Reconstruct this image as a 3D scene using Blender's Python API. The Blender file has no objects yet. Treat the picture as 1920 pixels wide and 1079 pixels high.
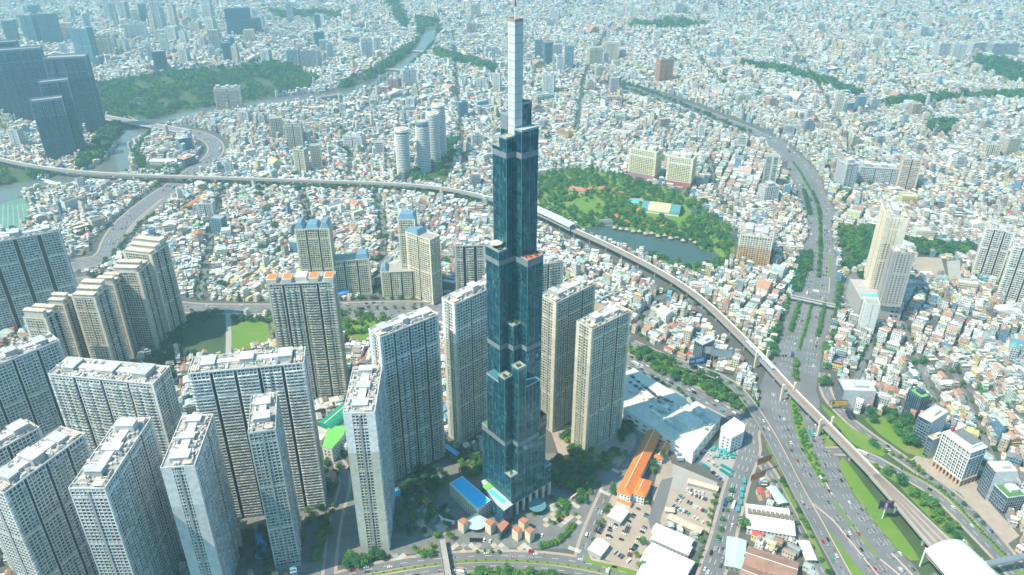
import bpy, math, random
import numpy as np

# ---------------------------------------------------------------- camera, light, exposure
C = bpy.context.scene
H, TILT, FPX = 545.0, math.radians(28.6), 1450.0
cd = bpy.data.cameras.new("camera"); cam = bpy.data.objects.new("camera", cd); C.collection.objects.link(cam)
cam.location = (0, 0, H); cam.rotation_euler = (math.pi/2 - TILT, 0, 0)
cd.sensor_width = 36; cd.lens = FPX/1920*36; cd.clip_start = 1; cd.clip_end = 40000
C.camera = cam
SUN_AZ = math.radians(204.0)      # the direction the light comes from, counter-clockwise from +X
SUN_EL = math.radians(56.0)
world = bpy.data.worlds.new("World"); C.world = world; world.use_nodes = True
wn = world.node_tree.nodes; wl = world.node_tree.links
sky = wn.new("ShaderNodeTexSky"); sky.sky_type = 'NISHITA'; sky.sun_disc = False
sky.sun_elevation = SUN_EL; sky.sun_rotation = math.radians(90) - SUN_AZ
sky.air_density = 1.3; sky.dust_density = 1.0; sky.ozone_density = 1.5
tint = wn.new("ShaderNodeMix"); tint.data_type = 'RGBA'; tint.blend_type = 'MULTIPLY'; tint.inputs[0].default_value = 1
tint.inputs[7].default_value = (0.46, 0.98, 1.10, 1)      # the photograph's teal grade, laid on the whole sky
wl.new(sky.outputs[0], tint.inputs[6]); wl.new(tint.outputs[2], wn["Background"].inputs[0]); wn["Background"].inputs[1].default_value = 0.13
sd = bpy.data.lights.new("sun", 'SUN'); sd.energy = 5.0; sd.angle = math.radians(0.5); sd.color = (1, 0.87, 0.66)
sun = bpy.data.objects.new("sun", sd); C.collection.objects.link(sun)
from mathutils import Vector
sdir = Vector((math.cos(SUN_AZ)*math.cos(SUN_EL), math.sin(SUN_AZ)*math.cos(SUN_EL), math.sin(SUN_EL)))
sun.rotation_euler = sdir.to_track_quat('Z', 'Y').to_euler(); sun.location = (0, 0, 2000)
C.view_settings.view_transform = 'Standard'; C.view_settings.look = 'None'
C.view_settings.exposure = 0.64; C.view_settings.gamma = 1; C.view_settings.use_curve_mapping = False
C.cycles.volume_bounces = 1; C.cycles.max_bounces = 6; C.cycles.volume_max_steps = 64
C.cycles.use_denoising = True
HAZE_DENSITY = 0.000185

rng = np.random.default_rng(7); random.seed(7)

# ---------------------------------------------------------------- places: where a line of sight meets height z
def G(px, py, z=0.0):
    dy = py - 539.5; dx = px - 960.0
    down = FPX*math.sin(TILT) + dy*math.cos(TILT); fwd = FPX*math.cos(TILT) - dy*math.sin(TILT)
    s = (H - z)/down
    return (dx*s, fwd*s)
def GL(pts, z=0.0): return [G(x, y, z) for x, y in pts]
def px_of(x, y, z):
    a = math.cos(TILT); b = math.sin(TILT); h = H - z
    depth = y*a + h*b; up = y*b - h*a
    return 960 + FPX*x/depth, 539.5 - FPX*up/depth

# ---------------------------------------------------------------- materials
MATS = {}
def nodes(name):
    m = bpy.data.materials.new(name); m.use_nodes = True
    nt = m.node_tree; b = nt.nodes["Principled BSDF"]
    return m, nt, b
def mth(nt, op, a, b=None, clamp=False):
    n = nt.nodes.new("ShaderNodeMath"); n.operation = op; n.use_clamp = clamp
    for i, v in ((0, a), (1, b)):
        if v is None: continue
        if isinstance(v, (int, float)): n.inputs[i].default_value = v
        else: nt.links.new(v, n.inputs[i])
    return n.outputs[0]
def mixc(nt, f, a, b, mode='MIX'):
    n = nt.nodes.new("ShaderNodeMix"); n.data_type = 'RGBA'; n.blend_type = mode
    for i, v in ((0, f), (6, a), (7, b)):
        if isinstance(v, (int, float)): n.inputs[i].default_value = v
        elif isinstance(v, tuple): n.inputs[i].default_value = (*v[:3], 1)
        else: nt.links.new(v, n.inputs[i])
    return n.outputs[2]
def noise(nt, scale, detail=3, coord='Object'):
    tc = nt.nodes.new("ShaderNodeTexCoord"); n = nt.nodes.new("ShaderNodeTexNoise")
    n.inputs['Scale'].default_value = scale; n.inputs['Detail'].default_value = detail
    nt.links.new(tc.outputs[coord], n.inputs['Vector']); return n.outputs[0]
def mat(name, col, rough=0.8, metal=0.0, var=0.15, scale=0.3, objcol=False):
    if name in MATS: return MATS[name]
    m, nt, b = nodes(name)
    base = (*col[:3], 1)
    if objcol:
        oi = nt.nodes.new("ShaderNodeObjectInfo"); src = oi.outputs['Color']
    else:
        r = nt.nodes.new("ShaderNodeRGB"); r.outputs[0].default_value = base; src = r.outputs[0]
    if var > 0:
        n1 = noise(nt, scale, 4)
        f = mth(nt, 'MULTIPLY_ADD', n1, 2*var); f.node.inputs[2].default_value = 1 - var
        src = mixc(nt, 1.0, src, (1, 1, 1), 'MULTIPLY'); nt.links.new(f, src.node.inputs[7])
    nt.links.new(src, b.inputs['Base Color'])
    b.inputs['Roughness'].default_value = rough; b.inputs['Metallic'].default_value = metal
    MATS[name] = m; return m
def attr_mat(name, rough=0.8, windows=None, rand=0.0):
    """colour from the face attribute Col; windows=(du,dv,fu,fv) cuts a window rhythm from the wall UVs (metres)"""
    m, nt, b = nodes(name)
    a = nt.nodes.new("ShaderNodeAttribute"); a.attribute_name = "Col"; src = a.outputs['Color']
    n1 = noise(nt, 0.25, 5)
    f = mth(nt, 'MULTIPLY_ADD', n1, 0.7); f.node.inputs[2].default_value = 0.65
    src = mixc(nt, 1.0, src, (1, 1, 1), 'MULTIPLY'); nt.links.new(f, src.node.inputs[7])
    if windows:
        du, dv, fu, fv = windows
        uv = nt.nodes.new("ShaderNodeUVMap"); uv.uv_map = "UVMap"
        s = nt.nodes.new("ShaderNodeSeparateXYZ"); nt.links.new(uv.outputs[0], s.inputs[0])
        u = mth(nt, 'DIVIDE', s.outputs[0], du); v = mth(nt, 'DIVIDE', s.outputs[1], dv)
        uf = mth(nt, 'FRACT', u); vf = mth(nt, 'FRACT', v)
        au = mth(nt, 'LESS_THAN', mth(nt, 'ABSOLUTE', mth(nt, 'SUBTRACT', uf, 0.5)), fu/2)
        av = mth(nt, 'LESS_THAN', mth(nt, 'ABSOLUTE', mth(nt, 'SUBTRACT', vf, 0.45)), fv/2)
        ok = mth(nt, 'GREATER_THAN', s.outputs[1], 0.0)
        msk = mth(nt, 'MULTIPLY', mth(nt, 'MULTIPLY', au, av), ok)
        wh = nt.nodes.new("ShaderNodeTexWhiteNoise"); wh.noise_dimensions = '2D'
        cb = nt.nodes.new("ShaderNodeCombineXYZ")
        nt.links.new(mth(nt, 'FLOOR', u), cb.inputs[0]); nt.links.new(mth(nt, 'FLOOR', v), cb.inputs[1])
        nt.links.new(cb.outputs[0], wh.inputs['Vector'])
        keep = mth(nt, 'LESS_THAN', wh.outputs[0], 0.8)
        msk = mth(nt, 'MULTIPLY', msk, keep)
        wc = mixc(nt, wh.outputs[0], (0.015, 0.03, 0.04), (0.13, 0.16, 0.17))
        src = mixc(nt, 0.0, src, wc); nt.links.new(msk, src.node.inputs[0])
        r = mth(nt, 'MULTIPLY_ADD', msk, -0.6); r.node.inputs[2].default_value = rough
        nt.links.new(r, b.inputs['Roughness'])
    else:
        b.inputs['Roughness'].default_value = rough
    nt.links.new(src, b.inputs['Base Color'])
    MATS[name] = m; return m
def glass_mat(name, dark, pale, cell=(1.65, 1.65, 3.6), rough=0.12, pale_amt=0.25, jitter=0.02, metal=0.0, spec=0.5):
    """window glass seen from outside: each pane has its own curtain tone and a very slightly different tilt"""
    m, nt, b = nodes(name)
    tc = nt.nodes.new("ShaderNodeTexCoord"); mp = nt.nodes.new("ShaderNodeVectorMath"); mp.operation = 'DIVIDE'
    mp.inputs[1].default_value = cell; nt.links.new(tc.outputs['Object'], mp.inputs[0])
    off = nt.nodes.new("ShaderNodeVectorMath"); off.operation = 'ADD'; off.inputs[1].default_value = (0.37, 0.41, 0.003)
    nt.links.new(mp.outputs[0], off.inputs[0])
    fl = nt.nodes.new("ShaderNodeVectorMath"); fl.operation = 'FLOOR'; nt.links.new(off.outputs[0], fl.inputs[0])
    wh = nt.nodes.new("ShaderNodeTexWhiteNoise"); wh.noise_dimensions = '3D'; nt.links.new(fl.outputs[0], wh.inputs['Vector'])
    f = mth(nt, 'MULTIPLY', mth(nt, 'POWER', wh.outputs[0], 3.0), pale_amt*4, clamp=True)
    nt.links.new(mixc(nt, f, dark, pale), b.inputs['Base Color'])
    b.inputs['Roughness'].default_value = rough; b.inputs['Metallic'].default_value = metal
    b.inputs['Specular IOR Level'].default_value = spec
    if jitter:
        g = nt.nodes.new("ShaderNodeNewGeometry")
        sb = nt.nodes.new("ShaderNodeVectorMath"); sb.operation = 'SUBTRACT'; sb.inputs[1].default_value = (.5, .5, .5)
        nt.links.new(wh.outputs['Color'], sb.inputs[0])
        sc = nt.nodes.new("ShaderNodeVectorMath"); sc.operation = 'SCALE'; sc.inputs['Scale'].default_value = jitter
        nt.links.new(sb.outputs[0], sc.inputs[0])
        ad = nt.nodes.new("ShaderNodeVectorMath"); ad.operation = 'ADD'
        nt.links.new(g.outputs['Normal'], ad.inputs[0]); nt.links.new(sc.outputs[0], ad.inputs[1])
        nm = nt.nodes.new("ShaderNodeVectorMath"); nm.operation = 'NORMALIZE'; nt.links.new(ad.outputs[0], nm.inputs[0])
        nt.links.new(nm.outputs[0], b.inputs['Normal'])
    MATS[name] = m; return m

HOUSE = attr_mat("house_plaster", 0.85, windows=(2.4, 3.3, 0.5, 0.5))
ROOF = attr_mat("roof_sheet", 0.7)
WIN = glass_mat("apartment_glass", (0.008, 0.045, 0.065), (0.36, 0.40, 0.38), pale_amt=0.24, spec=0.3)
WINB = glass_mat("blue_glass", (0.01, 0.045, 0.10), (0.05, 0.16, 0.24), pale_amt=0.3)
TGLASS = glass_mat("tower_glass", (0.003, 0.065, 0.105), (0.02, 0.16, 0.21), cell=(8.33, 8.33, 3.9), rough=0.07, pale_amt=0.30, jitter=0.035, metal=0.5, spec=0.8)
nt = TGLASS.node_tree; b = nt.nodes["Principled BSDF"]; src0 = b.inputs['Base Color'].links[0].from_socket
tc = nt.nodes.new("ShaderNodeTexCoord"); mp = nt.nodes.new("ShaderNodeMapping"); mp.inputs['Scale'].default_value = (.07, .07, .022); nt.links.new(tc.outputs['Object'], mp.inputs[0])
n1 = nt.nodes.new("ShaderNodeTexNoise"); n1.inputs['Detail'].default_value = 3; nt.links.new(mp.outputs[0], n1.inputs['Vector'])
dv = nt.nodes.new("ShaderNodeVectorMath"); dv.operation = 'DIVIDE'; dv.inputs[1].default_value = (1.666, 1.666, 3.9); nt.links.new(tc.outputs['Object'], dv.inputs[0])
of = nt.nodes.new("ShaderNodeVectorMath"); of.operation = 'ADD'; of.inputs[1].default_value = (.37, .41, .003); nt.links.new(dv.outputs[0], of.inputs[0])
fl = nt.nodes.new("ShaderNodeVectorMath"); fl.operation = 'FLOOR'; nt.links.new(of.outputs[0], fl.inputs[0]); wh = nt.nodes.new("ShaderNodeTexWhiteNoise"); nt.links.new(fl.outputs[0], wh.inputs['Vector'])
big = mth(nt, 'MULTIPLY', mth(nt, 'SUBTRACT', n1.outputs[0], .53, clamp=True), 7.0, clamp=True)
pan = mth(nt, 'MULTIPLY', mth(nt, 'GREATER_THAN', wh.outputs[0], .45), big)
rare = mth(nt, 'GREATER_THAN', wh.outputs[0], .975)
nt.links.new(mixc(nt, mth(nt, 'MULTIPLY', mth(nt, 'MAXIMUM', pan, rare), .55), src0, (.30, .50, .55)), b.inputs['Base Color'])  # reflections painted into the glass colour as pale patches of panes
ASPH = mat("asphalt", (0.155, 0.16, 0.17), 0.9, var=0.38, scale=0.035)
CONC = mat("concrete", (0.34, 0.33, 0.31), 0.9, var=0.2, scale=0.08)
PAVE = mat("paving", (0.36, 0.30, 0.25), 0.9, var=0.25, scale=0.15)
MARK = mat("road_paint", (0.72, 0.72, 0.70), 0.7, var=0.1)
PINK = mat("pink_barrier", (0.56, 0.42, 0.36), 0.8, var=0.1)
WHITE = mat("white_paint", (0.74, 0.75, 0.74), 0.6, var=0.08)
GREYW = mat("grey_paint", (0.42, 0.44, 0.46), 0.7, var=0.1)
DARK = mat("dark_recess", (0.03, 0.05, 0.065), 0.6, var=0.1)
STEEL = mat("steel", (0.5, 0.52, 0.53), 0.35, metal=0.7, var=0.1)
SPIRE = mat("spire_panels", (0.66, 0.66, 0.65), 0.5, var=0.12, scale=0.2)
LOUV = mat("louvre_grey", (0.19, 0.22, 0.25), 0.6, var=0.1)
m, nt, b = nodes("grass"); n1 = noise(nt, 0.06, 6); n2 = noise(nt, 0.012, 3)
f1 = mth(nt, 'MULTIPLY', mth(nt, 'SUBTRACT', n1, .5, clamp=True), 3.5, clamp=True)
src = mixc(nt, n2, (.075, .19, .02), (.16, .26, .03)); src = mixc(nt, mth(nt, 'MULTIPLY', f1, .7), src, (.24, .21, .08))
nt.links.new(src, b.inputs['Base Color']); b.inputs['Roughness'].default_value = .95; GRASS = m
TRACKM = mat("track_bed", (0.28, 0.20, 0.15), 0.9, var=0.25, scale=0.2)
ORANGE = mat("orange_tile", (0.72, 0.20, 0.045), 0.8, var=0.2)
TERR = mat("terracotta_deck", (0.42, 0.17, 0.10), 0.8, var=0.2)
RED = mat("red_paint", (0.55, 0.03, 0.03), 0.6, var=0.05)
POOL = mat("pool_water", (0.01, 0.50, 0.92), 0.35, var=0.1, scale=0.1)
AQUA = mat("aqua_water", (0.10, 0.52, 0.58), 0.08, var=0.1)
CREAM = mat("cream_wall", (0.68, 0.58, 0.44), 0.8, var=0.08)
MANS = mat("blue_mansard", (0.15, 0.28, 0.38), 0.5, var=0.1)
TEALM = mat("teal_sheet", (0.02, 0.34, 0.36), 0.6, var=0.1)
LIME = mat("lime_roof", (0.16, 0.50, 0.10), 0.7, var=0.1)
EMER = mat("emerald_roof", (0.01, 0.27, 0.17), 0.6, var=0.1)
BARK = mat("bark", (0.12, 0.09, 0.06), 0.95)
PAINT = mat("car_paint", (0.5, 0.5, 0.5), 0.25, var=0, objcol=True)
CGLASS = mat("car_glass", (0.01, 0.015, 0.02), 0.1, var=0)
TYRE = mat("tyre", (0.015, 0.015, 0.015), 0.9, var=0)
OBJC = mat("object_tint", (0.5, 0.5, 0.5), 0.75, var=0.15, objcol=True)
m, nt, b = nodes("ground_dirt")          # lanes, yards and courts between the houses
n1 = noise(nt, 0.012, 6); n2 = noise(nt, 0.15, 3)
src = mixc(nt, n1, (0.06, 0.065, 0.07), (0.15, 0.145, 0.135)); src = mixc(nt, mth(nt, 'MULTIPLY', n2, 0.6), src, (0.06, 0.08, 0.06))
nt.links.new(src, b.inputs['Base Color']); b.inputs['Roughness'].default_value = 0.95; GROUND = m
m, nt, b = nodes("river_water")
b.inputs['Base Color'].default_value = (0.13, 0.15, 0.13, 1); b.inputs['Roughness'].default_value = 0.12
bp = nt.nodes.new("ShaderNodeBump"); bp.inputs['Strength'].default_value = 0.05; nt.links.new(noise(nt, 0.4, 4), bp.inputs['Height'])
nt.links.new(bp.outputs[0], b.inputs['Normal']); RIVER = m
m = m.copy(); m.name = "lake_water"; m.node_tree.nodes["Principled BSDF"].inputs['Base Color'].default_value = (0.05, 0.095, 0.085, 1); LAKE = m
def leaf_mat(name, a, c):
    m, nt, b = nodes(name)
    at = nt.nodes.new("ShaderNodeAttribute"); at.attribute_name = "Col"
    oi = nt.nodes.new("ShaderNodeObjectInfo")
    r = mth(nt, 'ADD', mth(nt, 'MULTIPLY', at.outputs['Fac'], 0.6), mth(nt, 'MULTIPLY', oi.outputs['Random'], 0.4))
    nt.links.new(mixc(nt, r, a, c), b.inputs['Base Color']); b.inputs['Roughness'].default_value = 0.75
    b.inputs['Specular IOR Level'].default_value = 0.25
    MATS[name] = m; return m
LEAF = leaf_mat("foliage", (0.018, 0.13, 0.045), (0.13, 0.30, 0.05))
LEAFY = leaf_mat("foliage_yellow", (0.05, 0.17, 0.015), (0.20, 0.30, 0.02))
LEAFD = leaf_mat("foliage_dark", (0.010, 0.085, 0.045), (0.05, 0.18, 0.06))

# ---------------------------------------------------------------- mesh helpers
def link(o, parent=None):
    C.collection.objects.link(o)
    if parent is not None: o.parent = parent
    return o
def raw_mesh(name, V, loops, counts, mats, midx=None, col=None, uv=None):
    me = bpy.data.meshes.new(name)
    V = np.ascontiguousarray(V, np.float32).reshape(-1, 3); loops = np.ascontiguousarray(loops, np.int32).ravel()
    counts = np.asarray(counts, np.int32); starts = np.concatenate(([0], np.cumsum(counts)[:-1])).astype(np.int32)
    me.vertices.add(len(V)); me.vertices.foreach_set("co", V.ravel())
    me.loops.add(len(loops)); me.loops.foreach_set("vertex_index", loops)
    me.polygons.add(len(counts)); me.polygons.foreach_set("loop_start", starts)
    for m in mats: me.materials.append(m)
    if midx is not None: me.polygons.foreach_set("material_index", np.asarray(midx, np.int32))
    if uv is not None:
        l = me.uv_layers.new(name="UVMap"); l.data.foreach_set("uv", np.asarray(uv, np.float32).ravel())
    me.polygons.foreach_set("use_smooth", np.zeros(len(counts), bool)); me.update(calc_edges=True)
    if col is not None:
        a = me.attributes.new("Col", 'FLOAT_COLOR', 'FACE')
        c = np.ones((len(counts), 4), np.float32); c[:, :3] = col; a.data.foreach_set("color", c.ravel())
    return me
def box_arrays(B, rot=None, off=None, bottom=False):
    """B (N,6) x0 x1 y0 y1 z0 z1 in a local frame; rot (N,) angle and off (N,2) place each box"""
    B = np.asarray(B, np.float64).reshape(-1, 6); N = len(B)
    ix = [0, 1, 1, 0, 0, 1, 1, 0]; iy = [2, 2, 3, 3, 2, 2, 3, 3]; iz = [4, 4, 4, 4, 5, 5, 5, 5]
    V = np.stack([B[:, ix], B[:, iy], B[:, iz]], axis=2)
    if rot is not None:
        c, s = np.cos(rot)[:, None], np.sin(rot)[:, None]
        x = V[:, :, 0]*c - V[:, :, 1]*s + off[:, 0:1]; y = V[:, :, 0]*s + V[:, :, 1]*c + off[:, 1:2]
        V = np.stack([x, y, V[:, :, 2]], axis=2)
    F = [[0, 1, 5, 4], [1, 2, 6, 5], [2, 3, 7, 6], [3, 0, 4, 7], [4, 5, 6, 7]]
    if bottom: F.append([3, 2, 1, 0])
    F = np.array(F); L = (np.arange(N)[:, None, None]*8 + F[None]).reshape(-1)
    w = B[:, 1] - B[:, 0]; d = B[:, 3] - B[:, 2]; h = B[:, 5] - B[:, 4]; z = np.zeros(N); m1 = -np.ones(N)
    def q(a): return np.stack([np.stack([z, z], 1), np.stack([a, z], 1), np.stack([a, h], 1), np.stack([z, h], 1)], 1)
    t = np.stack([np.stack([m1, m1], 1)]*4, 1)
    uv = np.stack([q(w), q(d), q(w), q(d), t] + ([t] if bottom else []), 1).reshape(-1, 2)
    return V.reshape(-1, 3), L, np.full(N*len(F), 4), uv, len(F)
def boxes(name, B, m, parent=None, kind=None, col=None, bottom=False):
    V, L, c, uv, nf = box_arrays(B, bottom=bottom)
    mats = m if isinstance(m, list) else [m]
    me = raw_mesh(name, V, L, c, mats, col=None if col is None else np.repeat(np.asarray(col), nf, axis=0), uv=uv if col is not None else None)
    o = link(bpy.data.objects.new(name, me), parent)
    if kind: o["kind"] = kind
    return o
def box(name, x0, x1, y0, y1, z0, z1, m, parent=None, **k): return boxes(name, [[x0, x1, y0, y1, z0, z1]], m, parent, **k)
def poly(name, pts, z, m, parent=None, thick=0.0, kind=None):
    n = len(pts)
    a = sum(pts[i][0]*pts[(i+1) % n][1] - pts[(i+1) % n][0]*pts[i][1] for i in range(n))
    if a < 0: pts = pts[::-1]
    V = [(x, y, z) for x, y in pts]; F = [list(range(n))]
    if thick:
        V += [(x, y, z - thick) for x, y in pts]; F += [[i, i+n, (i+1) % n + n, (i+1) % n] for i in range(n)]
        F = [F[0]] + [f for f in F[1:]]
    me = bpy.data.meshes.new(name); me.from_pydata(V, [], F); me.materials.append(m)
    o = link(bpy.data.objects.new(name, me), parent)
    if kind: o["kind"] = kind
    return o
def cyl(name, x, y, r, z0, z1, m, parent=None, n=16, r1=None, cap=True):
    r1 = r if r1 is None else r1
    V = [(x + r*math.cos(2*math.pi*i/n), y + r*math.sin(2*math.pi*i/n), z0) for i in range(n)] + [(x + r1*math.cos(2*math.pi*i/n), y + r1*math.sin(2*math.pi*i/n), z1) for i in range(n)]
    F = [[i, (i+1) % n, (i+1) % n + n, i + n] for i in range(n)] + ([list(range(n, 2*n))] if cap else [])
    me = bpy.data.meshes.new(name); me.from_pydata(V, [], F); me.materials.append(m)
    return link(bpy.data.objects.new(name, me), parent)
def thing(name, label, cat, loc=(0, 0, 0), rz=0.0, group=None):
    o = bpy.data.objects.new(name, None); o.empty_display_size = 1; link(o)
    o.location = loc; o.rotation_euler = (0, 0, rz); o["label"] = label; o["category"] = cat
    if group: o["group"] = group
    return o
def tag(o, label, cat, group=None):
    o["label"] = label; o["category"] = cat
    if group: o["group"] = group
    return o
def struct(o): o["kind"] = "structure"; return o
def resample(pts, step):
    P = np.array(pts, float); d = np.hypot(*np.diff(P[:, :2], axis=0).T); s = np.concatenate(([0], np.cumsum(d)))
    n = max(2, int(s[-1]/step) + 1); t = np.linspace(0, s[-1], n)
    return np.stack([np.interp(t, s, P[:, k]) for k in range(P.shape[1])], 1)
def smooth(pts, it=3):
    P = [tuple(p) for p in pts]
    for _ in range(it):
        Q = [P[0]]
        for a, c in zip(P[:-1], P[1:]):
            Q.append(tuple(0.75*u + 0.25*v for u, v in zip(a, c))); Q.append(tuple(0.25*u + 0.75*v for u, v in zip(a, c)))
        Q.append(P[-1]); P = Q
    return P
def frame2(P):
    T = np.gradient(P[:, :2], axis=0); T /= np.hypot(T[:, 0], T[:, 1])[:, None]; return T, np.stack([-T[:, 1], T[:, 0]], 1)
def strip(name, pts, w, z, m, parent=None, off=0.0, thick=0.0, kind=None, step=12, w1=None):
    """a ribbon of width w along a line; points may carry their own z; thick gives it sides and an underside"""
    P = resample(smooth(pts), step)
    T, N = frame2(P); n = len(P)
    ww = np.linspace(w, w if w1 is None else w1, n)[:, None]
    Z = (P[:, 2] if P.shape[1] > 2 else np.zeros(n)) + z
    a = P[:, :2] + N*(off + ww/2); c = P[:, :2] + N*(off - ww/2)
    rows = [np.column_stack([c, Z]), np.column_stack([a, Z])]
    if thick: rows += [np.column_stack([a, Z - thick]), np.column_stack([c, Z - thick])]
    k = len(rows); V = np.stack(rows, 1).reshape(-1, 3); F = []
    for i in range(n - 1):
        for j in range(k if thick else 1):
            j2 = (j + 1) % k; F.append([i*k + j, (i+1)*k + j, (i+1)*k + j2, i*k + j2])
    if thick: F += [[0, 1, 2, 3], [(n-1)*k + j for j in (3, 2, 1, 0)]]
    me = bpy.data.meshes.new(name); me.from_pydata(V.tolist(), [], F); me.materials.append(m); 
    o = link(bpy.data.objects.new(name, me), parent)
    if kind: o["kind"] = kind
    return o
def dashes(name, pts, z, offs, m=MARK, dash=6.0, gap=9.0, w=0.3, parent=None, solid=()):
    B = []; rot = []; off = []
    P = resample(smooth(pts), 3.0); T, N = frame2(P); n = len(P)
    zz = P[:, 2] if P.shape[1] > 2 else np.zeros(n)
    per = int((dash + gap)/3); on = max(1, int(dash/3))
    for o in list(offs) + list(solid):
        for i in range(n - 1):
            if o in solid or i % per < on:
                q = P[i, :2] + N[i]*o; L = 3.1
                B.append([-L/2, L/2, -w/2, w/2, zz[i] + z, zz[i] + z + 0.012]); rot.append(math.atan2(T[i, 1], T[i, 0])); off.append(q)
    V, L, c, uv, nf = box_arrays(B, np.array(rot), np.array(off))
    me = raw_mesh(name, V, L, c, [m]); o = link(bpy.data.objects.new(name, me), parent); o["kind"] = "structure"
    return o

# ---------------------------------------------------------------- where nothing may grow: a 4 m raster of the ground
X0, Y0, RES = -2900.0, 300.0, 4.0; NX, NY = 1450, 1050
occ = np.zeros((NY, NX), np.uint8)
gx = X0 + (np.arange(NX) + .5)*RES; gy = Y0 + (np.arange(NY) + .5)*RES
def burn_poly(pts, val=1):
    P = np.array(pts); x0, y0 = P.min(0) - 5; x1, y1 = P.max(0) + 5
    i0, i1 = max(0, int((x0-X0)/RES)), min(NX, int((x1-X0)/RES)+1); j0, j1 = max(0, int((y0-Y0)/RES)), min(NY, int((y1-Y0)/RES)+1)
    if i1 <= i0 or j1 <= j0: return
    xx, yy = np.meshgrid(gx[i0:i1], gy[j0:j1]); ins = np.zeros(xx.shape, bool)
    for k in range(len(P)):
        (xa, ya), (xb, yb) = P[k], P[(k+1) % len(P)]
        if ya == yb: continue
        ins ^= ((ya > yy) != (yb > yy)) & (xx < (xb-xa)*(yy-ya)/(yb-ya) + xa)
    sub = occ[j0:j1, i0:i1]; sub[ins] = val
def burn_line(pts, w, val=1):
    P = resample(smooth([p[:2] for p in pts]), 3.0); r = w/2
    for x, y in P[:, :2]:
        i0, i1 = int((x-r-X0)/RES), int((x+r-X0)/RES)+1; j0, j1 = int((y-r-Y0)/RES), int((y+r-Y0)/RES)+1
        occ[max(0, j0):max(0, j1), max(0, i0):max(0, i1)] = val
def free_at(x, y):
    i = ((x-X0)/RES).astype(int); j = ((y-Y0)/RES).astype(int)
    ok = (i >= 0) & (i < NX) & (j >= 0) & (j < NY)
    r = np.zeros(len(x), bool); r[ok] = occ[j[ok], i[ok]] == 0; return r
def inside(pts, x, y):
    ins = np.zeros(len(x), bool)
    for k in range(len(pts)):
        (xa, ya), (xb, yb) = pts[k], pts[(k+1) % len(pts)]
        if ya == yb: continue
        ins ^= ((ya > y) != (yb > y)) & (x < (xb-xa)*(y-ya)/(yb-ya) + xa)
    return ins
# ================================================================ GROUND, WATER, ROADS
g = poly("ground", [(-9000, -3000), (9000, -3000), (9000, 12000), (-9000, 12000)], 0.0, GROUND, kind="structure")
haze_me = None
def flat(name, px, z, m, burn=True, thick=0.0, raw=False):
    pts = px if raw else GL(px)
    o = poly(name, pts, z, m, thick=thick, kind="structure")
    if burn: burn_poly(pts)
    return o
# water
river1 = [(238, 236), (285, 238), (272, 254), (258, 266), (244, 284), (241, 300), (246, 324), (200, 331), (140, 348), (90, 353), (48, 362), (28, 374), (0, 384), (-60, 400), (-160, 400), (-160, 345), (0, 348), (70, 340), (110, 331), (150, 323), (182, 314), (205, 293), (222, 268), (233, 246)]
flat("river", river1, 0.08, RIVER)
canal = [(255, 238), (300, 226), (345, 214), (400, 204), (470, 196), (560, 185), (625, 181), (662, 168), (700, 157), (735, 136), (765, 112), (795, 88), (803, 70), (808, 52)]
strip("canal", GL(canal), 42, 0.07, RIVER, kind="structure", step=15); burn_line(GL(canal), 60)
lake = [(1086, 428), (1120, 424), (1152, 424), (1200, 436), (1260, 446), (1306, 456), (1313, 467), (1345, 476), (1354, 485), (1335, 494), (1313, 497), (1260, 491), (1220, 478), (1183, 468), (1133, 453), (1105, 441)]
flat("lake", lake, 0.1, LAKE)
creek = [(1286, 380), (1305, 398), (1322, 418), (1340, 436), (1385, 446)]
strip("creek", GL(creek), 12, 0.09, LAKE, kind="structure"); burn_line(GL(creek), 26)
strip("pond", GL([(1000, 352), (1025, 342), (1052, 341), (1078, 336)]), 12, 0.09, LAKE, kind="structure")
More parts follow.
